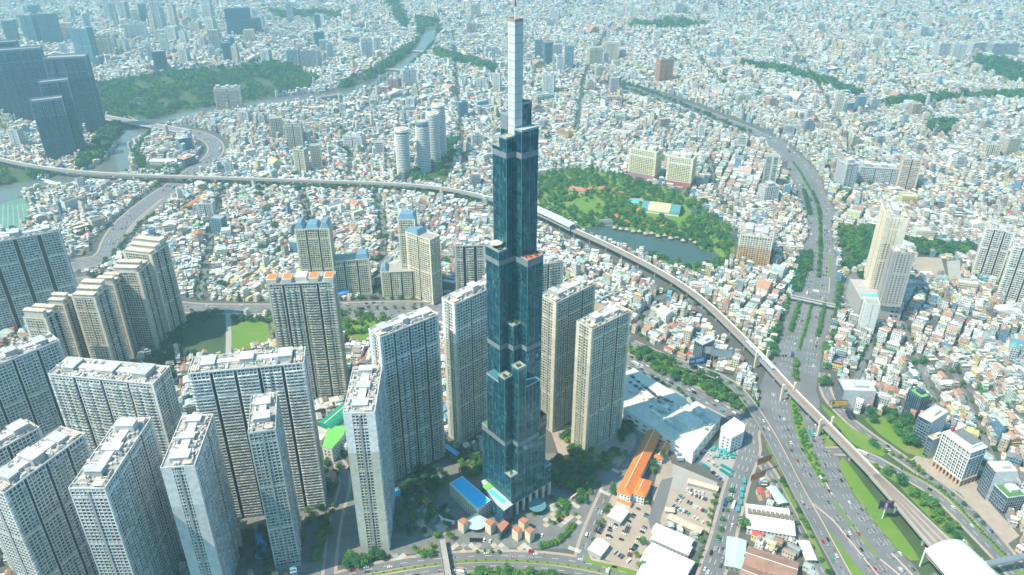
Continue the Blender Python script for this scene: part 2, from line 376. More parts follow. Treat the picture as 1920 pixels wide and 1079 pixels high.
# green ground
greens = {
 'park': [(1010, 330), (1080, 318), (1160, 330), (1240, 352), (1290, 368), (1330, 400), (1372, 435), (1378, 470), (1350, 505), (1300, 514), (1250, 497), (1200, 478), (1140, 450), (1085, 425), (1012, 398)],
 'zoo': [(185, 160), (240, 150), (300, 140), (420, 128), (560, 128), (600, 148), (575, 170), (460, 192), (400, 202), (330, 213), (290, 224), (220, 222), (180, 200)],
 'bank_wood': [(-120, 305), (0, 312), (60, 321), (112, 328), (70, 338), (0, 350), (-120, 345)],
 'bank_east': [(288, 240), (268, 262), (252, 282), (248, 300), (262, 322), (335, 326), (338, 318), (280, 308), (262, 292), (270, 270), (292, 245)],
 'bank_west': [(150, 320), (180, 308), (205, 285), (222, 262), (232, 238), (205, 232), (190, 255), (150, 300)],
 'field': [(-40, 382), (44, 372), (56, 392), (40, 428), (-40, 446)],
 'orchard': [(300, 590), (420, 587), (425, 600), (420, 665), (330, 668), (300, 720), (270, 690), (318, 640)],
 'vacant': [(432, 596), (500, 600), (508, 640), (478, 650), (440, 665), (430, 640)],
 'grove': [(500, 590), (640, 585), (760, 592), (720, 640), (655, 640), (640, 620), (520, 640)],
 'tree_belt': [(1178, 645), (1240, 670), (1300, 697), (1350, 712), (1385, 737), (1405, 782), (1398, 784), (1325, 745), (1330, 738), (1285, 725), (1240, 704), (1178, 664)],
 'wood': [(1618, 862), (1660, 880), (1700, 902), (1750, 948), (1800, 996), (1826, 1030), (1790, 1020), (1760, 988), (1720, 948), (1680, 905), (1640, 882)],
 'square': [(1620, 785), (1700, 780), (1722, 810), (1755, 850), (1745, 862), (1700, 850), (1650, 815)],
 'side_wood': [(1570, 425), (1655, 430), (1640, 470), (1600, 508), (1580, 500), (1572, 450)],
 'hotel_wood': [(1610, 510), (1640, 520), (1610, 560), (1585, 555)],
 'north_wood': [(1690, 450), (1830, 462), (1826, 478), (1720, 480)],
 'canal_wood': [(632, 168), (690, 140), (740, 104), (772, 84), (778, 96), (740, 125), (700, 158), (650, 176)],
 'canal_wood_upper': [(722, 0), (745, 0), (766, 42), (762, 64), (744, 40)],
 'canal_wood_top': [(782, 36), (824, 38), (826, 64), (784, 66)],
 'far_wood': [(1820, 108), (1920, 122), (1990, 136), (1990, 172), (1910, 160), (1860, 142), (1830, 125)],
 'far_belt': [(1640, 192), (1740, 185), (1830, 176), (1930, 182), (1930, 190), (1820, 187), (1740, 195), (1660, 202)],
 'top_wood': [(505, 22), (640, 25), (640, 36), (520, 38)],
 'city_wood': [(430, 130), (520, 122), (560, 130), (500, 136)],
 'canal_east': [(812, 95), (930, 128), (930, 140), (820, 108)],
 'tower_garden': [(745, 330), (790, 318), (842, 262), (862, 262), (850, 300), (838, 345), (760, 345)],
 'stream_wood': [(1390, 120), (1460, 130), (1550, 152), (1640, 190), (1628, 194), (1530, 157), (1450, 136), (1390, 125)],
 'north_stream': [(1745, 232), (1790, 226), (1790, 245), (1760, 252), (1740, 246)],
 'north_top': [(1180, 44), (1280, 40), (1330, 50), (1290, 57), (1180, 54)],
}
FIELD = mat('net_field', (.10, .24, .19), .9, var=.35, scale=.03)
for i, (k, p) in enumerate(greens.items()): flat(k + "_ground", p, 0.05, FIELD if k == 'field' else (GRASS if k in ('park', 'vacant', 'grove', 'square', 'wood', 'tree_belt') else mat('wild_ground', (.05, .09, .035), .95, var=.5, scale=.02)))
for i in range(9): strip('field_line', GL([(-40 + 11*i, 446 - 2*i), (-30 + 9*i, 384)]), 1.2, .09, CONC, kind='structure', step=40)
def scr(name, px, z, m): return flat(name, px, z, m)
avenue = [(1640, 1130), (1595, 1079), (1543, 982), (1495, 899), (1450, 813), (1424, 767), (1423, 730), (1437, 695), (1448, 667), (1457, 647), (1463, 618), (1473, 587), (1482, 563), (1490, 533), (1500, 497), (1507, 463), (1517, 440), (1515, 410), (1507, 385), (1495, 360), (1485, 338), (1470, 313), (1455, 293), (1435, 272), (1400, 251), (1340, 225), (1280, 198), (1235, 182), (1180, 166), (1180, 161), (1240, 175), (1280, 190), (1340, 215), (1400, 238), (1433, 249), (1468, 263), (1483, 278), (1503, 293), (1520, 309), (1538, 330), (1547, 363), (1555, 378), (1565, 393), (1558, 423), (1560, 447), (1568, 490), (1570, 503), (1566, 540), (1563, 585), (1555, 618), (1545, 648), (1537, 690), (1530, 733), (1537, 753), (1535, 803), (1547, 842), (1573, 860), (1585, 900), (1600, 929), (1643, 986), (1680, 1031), (1708, 1054), (1727, 1079), (1765, 1130)]
flat("avenue_road", avenue, 0.285, ASPH)
RZ = [0.125]
def road(name, px, w, m=ASPH, z=None, burn=4, lanes=(), walk=True, step=12):
    P = GL(px); RZ[0] += 0.006; z = RZ[0]
    if walk: strip(name.replace("road", "pavement") if "road" in name else name + "_pavement", P, w + 6, z - 0.055, PAVE, kind="structure", step=step)
    strip(name, P, w, z, m, kind="structure", step=step); burn_line(P, w + burn)
    if lanes: dashes(name + "_lane_line", P, z + 0.015, lanes)
    return P
R3L = road("boulevard_road", [(60, 560), (150, 520), (240, 545), (300, 568), (345, 579), (500, 580), (640, 577), (740, 573), (830, 575), (900, 588), (1000, 606), (1090, 628), (1180, 640)], 24, lanes=(-5, 5), burn=8)
R3M = road("boulevard_side_road", [(640, 590), (760, 589), (860, 596), (960, 618), (1080, 646), (1178, 672), (1250, 712), (1300, 737), (1350, 762), (1397, 787), (1420, 800)], 22, lanes=(-6, 0, 6), burn=8)
RLP = road("loop_road", [(330, 243), (380, 253), (408, 272), (400, 296), (362, 320), (330, 345), (290, 370), (252, 400), (226, 425), (210, 450), (204, 475), (175, 492), (120, 505)], 30, lanes=(-9, -4, 4, 9), burn=10)
RLP2 = road("slip_road", [(330, 352), (300, 385), (268, 412), (246, 440), (232, 468), (190, 482), (140, 490)], 11, lanes=(0,), burn=6)
RSV = road("service_road", [(1385, 845), (1425, 860), (1447, 890), (1458, 915), (1487, 972), (1517, 1026), (1547, 1079), (1570, 1120)], 9, lanes=(0,), burn=4)
RST = road("market_road", [(1322, 1130), (1332, 1079), (1352, 1025), (1368, 960), (1382, 905), (1398, 865), (1408, 840), (1402, 812), (1410, 790)], 19, lanes=(-4.5, 0, 4.5), burn=6)
RUP = road("upper_side_road", [(1545, 700), (1548, 740), (1575, 772), (1600, 795), (1633, 820), (1667, 843), (1707, 872), (1752, 903), (1808, 946), (1850, 990), (1893, 1042), (1935, 1095)], 9, lanes=(0,), burn=5)
RLO = road("lower_side_road", [(1550, 846), (1600, 846), (1640, 860), (1680, 885), (1720, 903), (1767, 936), (1833, 1004), (1877, 1050), (1915, 1095)], 9, lanes=(0,), burn=5)
RC = road("ring_road", [(560, 1110), (640, 1080), (720, 1062), (800, 1050), (880, 1043), (960, 1042), (1040, 1047), (1110, 1058), (1180, 1076), (1260, 1100)], 9, lanes=(0,), burn=4)
RD = road("ring_lower_road", [(600, 1125), (680, 1096), (760, 1078), (840, 1066), (920, 1061), (1000, 1063), (1080, 1074), (1150, 1090), (1220, 1115)], 8, lanes=(0,), burn=4)
RE = road("tower_access_road", [(1092, 1050), (1098, 1022), (1112, 985), (1128, 948), (1142, 915), (1155, 893), (1185, 862), (1203, 835), (1202, 812), (1185, 795), (1150, 780)], 11, lanes=(0,), burn=5)
RF = road("garden_road", [(615, 1110), (618, 1060), (625, 1000), (635, 950), (650, 905), (640, 870), (615, 850)], 8, burn=4, walk=True)
RG = road("field_road", [(428, 588), (429, 640), (428, 668)], 7, m=CONC, burn=2, walk=False)
RH = road("junction_road", [(250, 235), (250, 235.5), (300, 242)], 10, walk=False)
# paved aprons
flat("tower_plaza", [(600, 1060), (640, 905), (740, 905), (840, 860), (905, 850), (1040, 850), (1120, 900), (1110, 960), (1085, 1030), (960, 1028), (860, 1030), (760, 1040)], 0.06, mat("dark_granite", (0.16, 0.17, 0.17), 0.8, var=0.35, scale=0.12))
flat("roundabout_road", [(1105, 868), (1140, 862), (1165, 880), (1160, 905), (1140, 915), (1118, 900), (1100, 885)], 0.29, ASPH)
flat("car_park_ground", [(1115, 985), (1150, 930), (1215, 940), (1235, 985), (1195, 1070), (1090, 1035)], 0.1, mat("tan_concrete", (0.36, 0.30, 0.235), 0.9, var=0.35, scale=0.04))
flat("depot_ground", [(1245, 830), (1260, 870), (1345, 905), (1330, 1000), (1240, 985), (1222, 930)], 0.09, MATS["tan_concrete"])
flat("market_ground", [(1300, 850), (1345, 838), (1385, 862), (1368, 905), (1350, 900)], 0.1, CONC)
flat("mall_car_park_ground", [(1170, 690), (1188, 690), (1300, 745), (1300, 765), (1170, 715)], 0.1, CONC)
flat("hotel_car_park_ground", [(1560, 545), (1600, 510), (1618, 520), (1600, 590), (1560, 590)], 0.1, ASPH)
flat("sports_ground", [(1715, 482), (1765, 484), (1775, 522), (1712, 522)], 0.1, MATS["tan_concrete"])
flat("yard_ground", [(1775, 490), (1800, 488), (1802, 530), (1780, 530)], 0.1, CONC)
flat("depot_lane_ground", [(1240, 900), (1262, 895), (1250, 940), (1235, 985), (1300, 1010), (1320, 1020), (1310, 1035), (1222, 1000), (1215, 975)], 0.105, ASPH, burn=False)
flat("depot_yard_ground", [(1262, 870), (1345, 905), (1340, 935), (1258, 915)], 0.1, CONC, burn=False)
RHW = road("highway_road", [(1425, 254), (1395, 241), (1340, 220), (1290, 200), (1240, 182), (1190, 169), (1140, 160)], 36, burn=22, lanes=(-12, -7, 0, 7, 12))
CS = [[(1690, 600), (1725, 690), (1765, 780)], [(1560, 628), (1650, 652), (1800, 722), (1925, 790)], [(1190, 618), (1230, 560), (1270, 545), (1330, 590)], [(422, 345), (400, 420), (375, 562)], [(560, 352), (600, 450), (636, 560)], [(705, 352), (725, 440), (705, 560)], [(1590, 292), (1750, 330), (1925, 350)], [(1330, 300), (1345, 380), (1425, 440)], [(1035, 200), (1200, 245), (1400, 300)], [(210, 362), (140, 400), (70, 425)], [(1150, 45), (1100, 120), (1080, 250)], [(1480, 70), (1545, 180), (1600, 290)], [(850, 60), (860, 180), (872, 330)], [(470, 215), (620, 235), (740, 250)], [(640, 240), (660, 290), (655, 335)], [(300, 90), (420, 70), (600, 60)], [(1770, 360), (1830, 380), (1925, 400)], [(1740, 560), (1820, 600), (1925, 640)], [(1600, 90), (1700, 160), (1800, 290)], [(1280, 70), (1340, 140), (1400, 215)], [(950, 430), (1000, 480), (1040, 560)], [(1640, 640), (1600, 720)], [(1790, 700), (1870, 880)]]
for p_ in CS: road("city_street_road", p_, 7, burn=-4, walk=False, step=25)
# raised medians and lawns (grass on a kerb)
def kerbed(name, px): return flat(name, px, 0.42, GRASS, thick=0.15)
kerbed("planted_median", [(1482, 740), (1497, 762), (1510, 803), (1522, 840), (1540, 880), (1551, 905), (1547, 913), (1530, 892), (1505, 845), (1490, 803), (1481, 762)])
kerbed("wedge_lawn", [(1543, 981), (1575, 1021), (1600, 1055), (1622, 1079), (1660, 1120), (1625, 1120), (1597, 1079), (1568, 1030)])
kerbed("station_lawn", [(1580, 858), (1573, 868), (1578, 885), (1600, 927), (1643, 984), (1680, 1029), (1707, 1052), (1725, 1052), (1712, 1030), (1690, 1000), (1650, 950), (1622, 912), (1597, 878)])
kerbed("corner_lawn", [(1537, 803), (1548, 839), (1573, 835), (1552, 812)])
kerbed("triangle_lawn", [(1540, 757), (1560, 775), (1600, 805), (1640, 825), (1663, 850), (1655, 857), (1620, 845), (1593, 828), (1570, 800), (1542, 768)])
kerbed("viaduct_lawn", [(1457, 899), (1470, 900), (1484, 932), (1508, 971), (1536, 1029), (1562, 1079), (1580, 1120), (1568, 1120), (1551, 1079), (1527, 1026), (1499, 972), (1468, 915)])
kerbed("junction_lawn", [(1440, 822), (1436, 835), (1448, 862), (1465, 890), (1470, 898), (1458, 870)])
MEDL = {"tree_median": [(1522, 572), (1512, 610), (1498, 657)], "north_median": [(1523, 362), (1533, 387), (1537, 407), (1538, 453), (1537, 483), (1534, 520)],
        "side_median": [(1500, 566), (1490, 595), (1482, 622)], "east_median": [(1545, 572), (1540, 600), (1533, 632)], "low_median": [(1493, 678), (1491, 713)],
        "upper_median": [(1507, 360), (1514, 385), (1517, 403)], "short_median": [(1517, 475), (1515, 507)], "far_median": [(1487, 307), (1500, 323), (1508, 338), (1519, 358)],
        "thin_median": [(1556, 480), (1556, 520)], "grass_median": [(1562, 939), (1600, 990), (1647, 1047)]}
for k, p in MEDL.items():
    w = 4.5 if k in ("tree_median", "side_median", "east_median", "low_median", "short_median", "far_median") else 3.0
    strip(k, GL(p), w, 0.43, GRASS, thick=0.16, kind="structure")
strip("ring_median", GL([(560, 1122), (650, 1089), (740, 1070), (840, 1055), (930, 1051), (1020, 1055), (1100, 1066), (1180, 1086), (1240, 1108)]), 2.4, 0.43, GRASS, thick=0.16, kind="structure")
strip("hedge_median", GL([(1690, 880), (1737, 902), (1783, 934), (1833, 991), (1883, 1041), (1925, 1093)]), 4, 0.43, GRASS, thick=0.16, kind="structure")
flat("ring_park_ground", [(880, 1072), (960, 1070), (1060, 1082), (1110, 1110), (860, 1110)], 0.2, GRASS, thick=0.1)
flat("verge_ground", [(1098, 1035), (1110, 1052), (1160, 1062), (1240, 1085), (1238, 1092), (1150, 1070), (1100, 1056)], 0.2, GRASS, thick=0.1)
# avenue lane lines and barriers
AVE_C = [[(1590, 1130), (1560, 1079)], ]
LAN_A = [(1460, 740), (1462, 780), (1485, 830), (1515, 880), (1545, 925), (1585, 985), (1625, 1040), (1665, 1095)]
LAN_B = [(1520, 770), (1527, 810), (1548, 860), (1575, 905), (1615, 962), (1655, 1015), (1700, 1070), (1730, 1105)]
LAN_C = [(1470, 700), (1480, 650), (1497, 600), (1508, 560), (1520, 520), (1524, 470), (1528, 430), (1520, 390), (1508, 355), (1490, 322), (1470, 297), (1440, 272), (1400, 248), (1340, 222), (1280, 195)]
LAN_D = [(1515, 700), (1522, 650), (1532, 600), (1540, 560), (1547, 520), (1550, 470), (1548, 430), (1549, 395), (1540, 365), (1528, 335), (1510, 310), (1488, 290), (1455, 265), (1400, 241)]
dashes("lane_line", GL(LAN_A), 0.30, (-8, -4, 0, 4, 8), w=0.22)
dashes("lane_line", GL(LAN_B), 0.30, (-6, -2.2, 1.6, 5.4), w=0.22)
dashes("lane_line", GL(LAN_C), 0.30, (-6, -2.2, 1.6, 5.4), w=0.22)
dashes("lane_line", GL(LAN_D), 0.30, (-7, -3.5, 0, 3.5), w=0.22)
def barrier(px, label, z=0.28, w=0.9, h=0.9, m=PINK):
    o = strip("road_barrier", GL(px), w, z + h, m, thick=h); return tag(o, label, "barrier")
barrier([(1522, 945), (1563, 976), (1600, 1024), (1645, 1079), (1680, 1118)], "long pink barrier between the two carriageways left of the grass median")
barrier([(1548, 906), (1560, 930)], "short pink barrier at the tip of the planted median")
barrier([(1650, 1050), (1690, 1082), (1715, 1110)], "twin pink barrier leading on from the end of the grass median")
barrier([(1672, 1039), (1710, 1079), (1745, 1118)], "pink barrier nearest the long lawn and the metro station")
barrier([(1515, 512), (1508, 538)], "low pink barrier on the avenue left side above the footbridge")
barrier([(1556, 522), (1554, 552)], "low pink barrier on the avenue right side above the footbridge")
# zebra crossings
def zebra(a, b, wid=4.0, z=0.31):
    (x0, y0), (x1, y1) = G(*a), G(*b); L = math.hypot(x1-x0, y1-y0); ang = math.atan2(y1-y0, x1-x0); n = int(L/1.1)
    B = [[i*1.1, i*1.1 + .55, -wid/2, wid/2, z, z+.015] for i in range(n)]
    V, Lp, c, uv, nf = box_arrays(B, np.full(n, ang), np.tile([[x0, y0]], (n, 1)))
    struct(link(bpy.data.objects.new("zebra_crossing", raw_mesh("zebra_crossing", V, Lp, c, [MARK]))))
zebra((1066, 1027), (1090, 1036)); zebra((1124, 920), (1146, 930)); zebra((1147, 880), (1162, 887)); zebra((1524, 545), (1537, 547), 8)

# ================================================================ VIADUCTS
VZ = 13.0
vpx = [(-160, 268), (-60, 285), (0, 299), (60, 312), (150, 323), (250, 329), (350, 332), (450, 335), (600, 340), (700, 343), (800, 349), (870, 360), (920, 372), (1010, 398), (1075, 431), (1120, 450), (1170, 474), (1230, 505), (1280, 535), (1330, 573), (1380, 622), (1430, 672), (1480, 728), (1530, 778), (1580, 828), (1630, 880), (1640, 890)]
VL = [G(x, y, VZ) for x, y in vpx]; burn_line(VL, 18)
via = thing("metro_viaduct", "long raised metro viaduct with brown track bed curving across the whole city", "viaduct")
strip("deck", VL, 10.5, VZ, CONC, via, thick=2.2, step=10)
strip("track_bed", VL, 6.4, VZ + 0.12, TRACKM, via, thick=0.1, step=10)
for s in (-1, 1): strip("parapet", VL, 0.5, VZ + 1.2, WHITE if s > 0 else CONC, via, off=s*5.0, thick=1.2, step=10)
for o_ in (-2.6, -1.1, 1.1, 2.6): strip("rail", VL, 0.18, VZ + 0.3, STEEL, via, off=o_, thick=0.15, step=10)
PV = resample(smooth(VL), 36); TV, NV = frame2(PV)
for (x, y) in PV[1:-1]:
    cyl("pier", x, y, 1.3, 0, VZ - 2.3, CONC, via, n=8, r1=1.6)
wide = [G(x, y, VZ) for x, y in [(1640, 890), (1680, 930), (1730, 983), (1780, 1035), (1840, 1095), (1880, 1135)]]
burn_line(wide, 34)
ws = thing("station_approach_viaduct", "widening four track metro deck running into the white station roof", "viaduct")
strip("deck", wide, 12, VZ - 0.05, CONC, ws, thick=2.2, step=10, w1=33)
for o_, f in ((-1, .27), (0, .3), (1, .27)):
    P = np.array(resample(smooth(wide), 10)); T, N = frame2(P); t = np.linspace(0, 1, len(P))[:, None]
    Q = P + N*o_*(2.6 + 8.0*t)
    strip("track_bed", [tuple(q) for q in Q], 3.6, VZ + 0.12, TRACKM, ws, thick=0.1)
    for r_ in (-.8, .8): strip("rail", [tuple(q) for q in Q], 0.2, VZ + 0.32, STEEL, ws, off=r_, thick=0.15)
P = np.array(resample(smooth(wide), 34)); T, N = frame2(P)
for i in range(1, len(P)):
    for s in (-1, 1):
        q = P[i] + N[i]*s*(3 + 8*i/len(P)); cyl("pier", q[0], q[1], 1.4, 0, VZ - 2.3, CONC, ws, n=10, r1=2.2)
# flyover
fpx = [((1185, 643), 0.3), ((1250, 672), 2.5), ((1300, 690), 5.5), ((1345, 705), 7), ((1378, 724), 7), ((1402, 752), 7), ((1425, 786), 7), ((1450, 828), 7), ((1485, 898), 7), ((1505, 936), 6.5), ((1530, 980), 5), ((1556, 1030), 3), ((1583, 1079), 1.0), ((1602, 1112), 0.4)]
FL = [(*G(p[0], p[1], z), z) for p, z in fpx]; burn_line(FL, 16)
fly = thing("road_flyover", "curving concrete flyover ramp with pink edge barrier sweeping beside the avenue", "flyover")
strip("deck", FL, 12.6, 0, ASPH, fly, thick=1.3, step=8)
strip("edge_barrier", FL, 0.5, 1.0, PINK, fly, off=6.2 if FL[0][1] > FL[-1][1] else -6.2, thick=1.0, step=8)
strip("edge_barrier", FL, 0.35, 0.9, CONC, fly, off=-6.2 if FL[0][1] > FL[-1][1] else 6.2, thick=1.0, step=8)
dashes("lane_line", FL, 0.02, (0,), parent=fly); fly.children[-1]["kind"] = "stuff"
P = resample(smooth(FL), 22); T, N = frame2(P)
for i in range(len(P)):
    if P[i, 2] > 2.5:
        for s in (-4.6, 4.6): cyl("pier", P[i, 0] + N[i, 0]*s, P[i, 1] + N[i, 1]*s, 0.7, 0, P[i, 2] - 1.35, CONC, fly, n=8)
# river bridge, top left
bpx = [((188, 218), 3), ((215, 224), 8), ((250, 229), 9), ((290, 236), 8), ((335, 244), 3), ((350, 248), .5)]
BL = [(*G(p[0], p[1], z), z) for p, z in bpx]; burn_line(BL, 30)
rb = thing("river_bridge", "wide pale road bridge crossing the brown river beside the zoo woods", "bridge")
strip("deck", BL, 26, 0, mat("bridge_asphalt", (0.24, 0.23, 0.23), .9), rb, thick=2.0); 
for s in (-13, 13): strip("parapet", BL, 0.8, 1.1, WHITE, rb, off=s, thick=1.6)
P = resample(smooth(BL), 30)
for q in P[1:-1]: box("pier", q[0]-1, q[0]+1, q[1]-9, q[1]+9, 0, q[2]-2.05, CONC, rb)
for (a, b_, lab) in (((78, 338), (122, 351), "narrow white footbridge over the river below the metro viaduct, upper of two"), ((84, 343), (118, 353), "narrow white footbridge over the river below the metro viaduct, lower of two")):
    L_ = [(*G(*a), 3.0), (*G((a[0]+b_[0])/2, (a[1]+b_[1])/2), 4.2), (*G(*b_), 3.0)]
    t = thing("footbridge", lab, "footbridge"); strip("deck", L_, 4, 0, WHITE, t, thick=1.0)
    for q in L_: cyl("pier", q[0], q[1], .8, 0, q[2]-1, CONC, t, n=8)
for (a, b_) in (((768, 97), (798, 99)), ((808, 48), (775, 48)), ((725, 131), (756, 134))):
    L_ = [(*G(*a), 4.0), (*G((a[0]+b_[0])/2, (a[1]+b_[1])/2), 4.5), (*G(*b_), 4.0)]
    t = thing("canal_bridge", "flat grey road bridge across the far canal", "bridge", group="road bridges over the far canal"); strip("deck", L_, 16, 0, CONC, t, thick=1.4)
# covered metro station by the lake
def station_roof(px, w, name, label, z0, m):
    L_ = [G(x, y, z0) for x, y in px]; P = resample(smooth(L_), 6); T, N = frame2(P); n = len(P); k = 9; V = []
    for i in range(n):
        for j in range(k):
            t = j/(k-1)*2-1; V.append((*(P[i] + N[i]*t*w/2), z0 + 4.0*(1-t*t)))
    F = [[i*k+j, (i+1)*k+j, (i+1)*k+j+1, i*k+j+1] for i in range(n-1) for j in range(k-1)]
    t = thing(name, label, "station")
    me = bpy.data.meshes.new("roof"); me.from_pydata(V, [], F); me.materials.append(m); r = link(bpy.data.objects.new("roof", me), t)
    sm = r.modifiers.new("thick", 'SOLIDIFY'); sm.thickness = 0.5
    strip("platform", L_, w*0.86, VZ + 0.9, CONC, t, thick=1.6)
    for i in range(1, n, 3):
        for s in (-1, 1):
            q = P[i] + N[i]*s*w*0.42; cyl("column", q[0], q[1], .35, VZ, z0 + 0.9, WHITE, t, n=6)
    strip("ridge_vent", L_, 1.6, z0 + 4.4, WHITE, t, thick=0.5); strip("skylight", L_, 1.0, z0 + 3.9, DARK, t, off=w*.2, thick=0.3)
    return t
station_roof([(1004, 390), (1040, 406), (1076, 424)], 22, "lake_metro_station", "long pale roofed metro station on the viaduct beside the lake", VZ + 6.0, mat("pale_blue_roof", (0.42, 0.48, 0.52), .4))
# white membrane station, bottom right
stn = [G(1770, 1017, 24), G(1842, 1092, 24)]
st = thing("white_metro_station", "big white curved membrane roof of the metro station in the bottom right corner", "station")
P = resample(stn, 5); T, N = frame2(P); w = 44; V = []; n = 16; k = 13
a0 = np.array(G(1773, 1018, 24)); a1 = a0 + (np.array(stn[1]) - np.array(stn[0]))/np.linalg.norm(np.array(stn[1]) - np.array(stn[0]))*95
P = resample([tuple(a0), tuple(a1)], 6); T, N = frame2(P); n = len(P)
for i in range(n):
    for j in range(k):
        t = j/(k-1)*2-1; bulge = math.sin(math.pi*min(1, (i+.6)/5.0)/2)
        V.append((*(P[i] + N[i]*t*w/2*(0.93 + 0.07*bulge)), 20 + 9.5*(1 - abs(t)**2.2)*(.75 + .25*bulge)))
F = [[i*k+j, (i+1)*k+j, (i+1)*k+j+1, i*k+j+1] for i in range(n-1) for j in range(k-1)]
me = bpy.data.meshes.new("membrane_roof"); me.from_pydata(V, [], F); me.materials.append(mat("membrane", (0.78, 0.76, 0.72), .55, var=.04)); r = link(bpy.data.objects.new("membrane_roof", me), st)
r.modifiers.new("thick", 'SOLIDIFY').thickness = 0.6
for p in me.polygons: p.use_smooth = True
strip("platform", [tuple(a0), tuple(a1)], 34, VZ + 1, CONC, st, thick=2.0)
for i in range(0, n, 4):
    for s in (-1, 1):
        q = P[i] + N[i]*s*w*.44; cyl("column", q[0], q[1], .8, 0, 22.5, WHITE, st, n=8)
for i in range(0, n, 3): # slanting struts on the avenue side
    q = P[i] + N[i]*w*.5; q2 = P[min(i+1, n-1)] + N[i]*w*.6
    strip("strut", [(*q, 21.0), (*q2, 10.0)], 1.0, 0, WHITE, st, thick=1.0, step=4)
strip("entrance_canopy", [tuple(np.array(a0) + N[0]*26 + T[0]*2), tuple(np.array(a0) + N[0]*29 + T[0]*40)], 11, 9.0, STEEL, st, thick=0.8)
tb = thing("tube_footbridge", "silver round tube footbridge leaving the white station roof to the right", "footbridge")
q0 = G(1850, 1058, 14); q1 = G(1960, 1036, 14); ang = math.atan2(q1[1]-q0[1], q1[0]-q0[0]); Lq = math.hypot(q1[0]-q0[0], q1[1]-q0[1])
V = []; F = []; k = 12
for i in range(12):
    for j in range(k):
        t = 2*math.pi*j/k; l = -16 + (Lq+16)*i/11; V.append((q0[0] + math.cos(ang)*l - math.sin(ang)*3.0*math.cos(t), q0[1] + math.sin(ang)*l + math.cos(ang)*3.0*math.cos(t), 14 + 2.6*math.sin(t)))
for i in range(11):
    for j in range(k): F.append([i*k+j, (i+1)*k+j, (i+1)*k+(j+1) % k, i*k+(j+1) % k])
me = bpy.data.meshes.new("tube"); me.from_pydata(V, [], F); me.materials.append(STEEL); link(bpy.data.objects.new("tube", me), tb)
for i in (3, 7, 11):
    l = -16 + (Lq+16)*i/11; cyl("pier", q0[0]+math.cos(ang)*l, q0[1]+math.sin(ang)*l, .9, 0, 11.6, CONC, tb, n=8)
# portal masts astride the viaduct
for (x, y, lab) in ((1478, 733, "cream portal frame straddling the viaduct where it crosses the avenue, upper of two"), (1548, 798, "cream portal frame straddling the viaduct above the lawns, lower of two"), (1428, 672, "cream portal frame straddling the viaduct by the short train")):
    c0 = G(x, y, VZ); 
    P_ = np.array(VL); i = int(np.argmin(np.hypot(P_[:, 0]-c0[0], P_[:, 1]-c0[1]))); d = P_[min(i+1, len(P_)-1)] - P_[max(0, i-1)]; ang = math.atan2(d[1], d[0])
    t = thing("portal_frame", lab, "portal", (*c0, 0), ang)
    for s in (-1, 1): box("post", -1.2, 1.2, s*7.5-1.2, s*7.5+1.2, 0, 23, CREAM, t)
    box("crossbeam", -1.0, 1.0, -6.25, 6.25, 9.2, 10.6, CREAM, t)
# train
tr = thing("metro_train", "short blue and white metro train on the curving viaduct", "train")
PT = resample(smooth([G(x, y, VZ) for x, y in [(1380, 622), (1405, 647), (1430, 672), (1455, 698), (1480, 728)]]), 1.0); TT, NT = frame2(PT)
s0 = 28
for i in range(3):
    j = min(len(PT)-1, s0 + i*21 + 10); an = math.atan2(TT[j][1], TT[j][0]); q = PT[j] + NT[j]*(-1.9)
    c = boxes("carriage", [[-10, 10, -1.45, 1.45, .6, 3.6], [-9.6, 9.6, -1.2, 1.2, 3.6, 3.9]], mat("train_white", (0.6, 0.66, 0.72), .4), tr)
    c.location = (q[0], q[1], VZ + .1); c.rotation_euler = (0, 0, an)
    w_ = boxes("window_band", [[-9.3, 9.3, -1.5, 1.5, 1.9, 2.8]], CGLASS, c); s_ = boxes("stripe", [[-10.04, 10.04, -1.49, 1.49, .8, 1.4]], mat("train_blue", (0.03, 0.12, 0.5), .4), c)
# footbridge across the avenue
fb0, fb1 = G(1482, 556, 7), G(1566, 574, 7)
t = thing("avenue_footbridge", "long grey footbridge with roof spanning the whole avenue", "footbridge")
strip("deck", [(*fb0, 6.5), (*fb1, 6.5)], 4.5, 0, GREYW, t, thick=1.2); strip("canopy", [(*fb0, 9.4), (*fb1, 9.4)], 2.6, 0, mat("tan_roof", (0.42, 0.38, 0.3), .8), t, thick=0.25)
for f in np.linspace(0, 1, 7): q = (fb0[0]*(1-f)+fb1[0]*f, fb0[1]*(1-f)+fb1[1]*f); cyl("pier", q[0], q[1], .6, 0, 5.3, CONC, t, n=8); cyl("canopy_post", q[0], q[1], .15, 6.5, 9.2, STEEL, t, n=6)
# near footbridge, bottom centre
fb0, fb1 = G(828, 1012, 6), G(843, 1100, 6)
t = thing("plaza_footbridge", "grey footbridge over the ring road at the foot of the glass tower plaza", "footbridge")
strip("deck", [(*fb0, 6.0), (*fb1, 6.0)], 6.5, 0, mat("weathered_deck", (0.33, 0.31, 0.29), .9, var=.3), t, thick=1.0)
for s in (-3, 3): strip("railing", [(*fb0, 7.1), (*fb1, 7.1)], .3, 0, STEEL, t, off=s, thick=1.1)
for f in np.linspace(0.05, 1, 5): q = (fb0[0]*(1-f)+fb1[0]*f, fb0[1]*(1-f)+fb1[1]*f); cyl("pier", q[0], q[1], .8, 0, 5.0, CONC, t, n=8)
burn_line([fb0, fb1], 10)

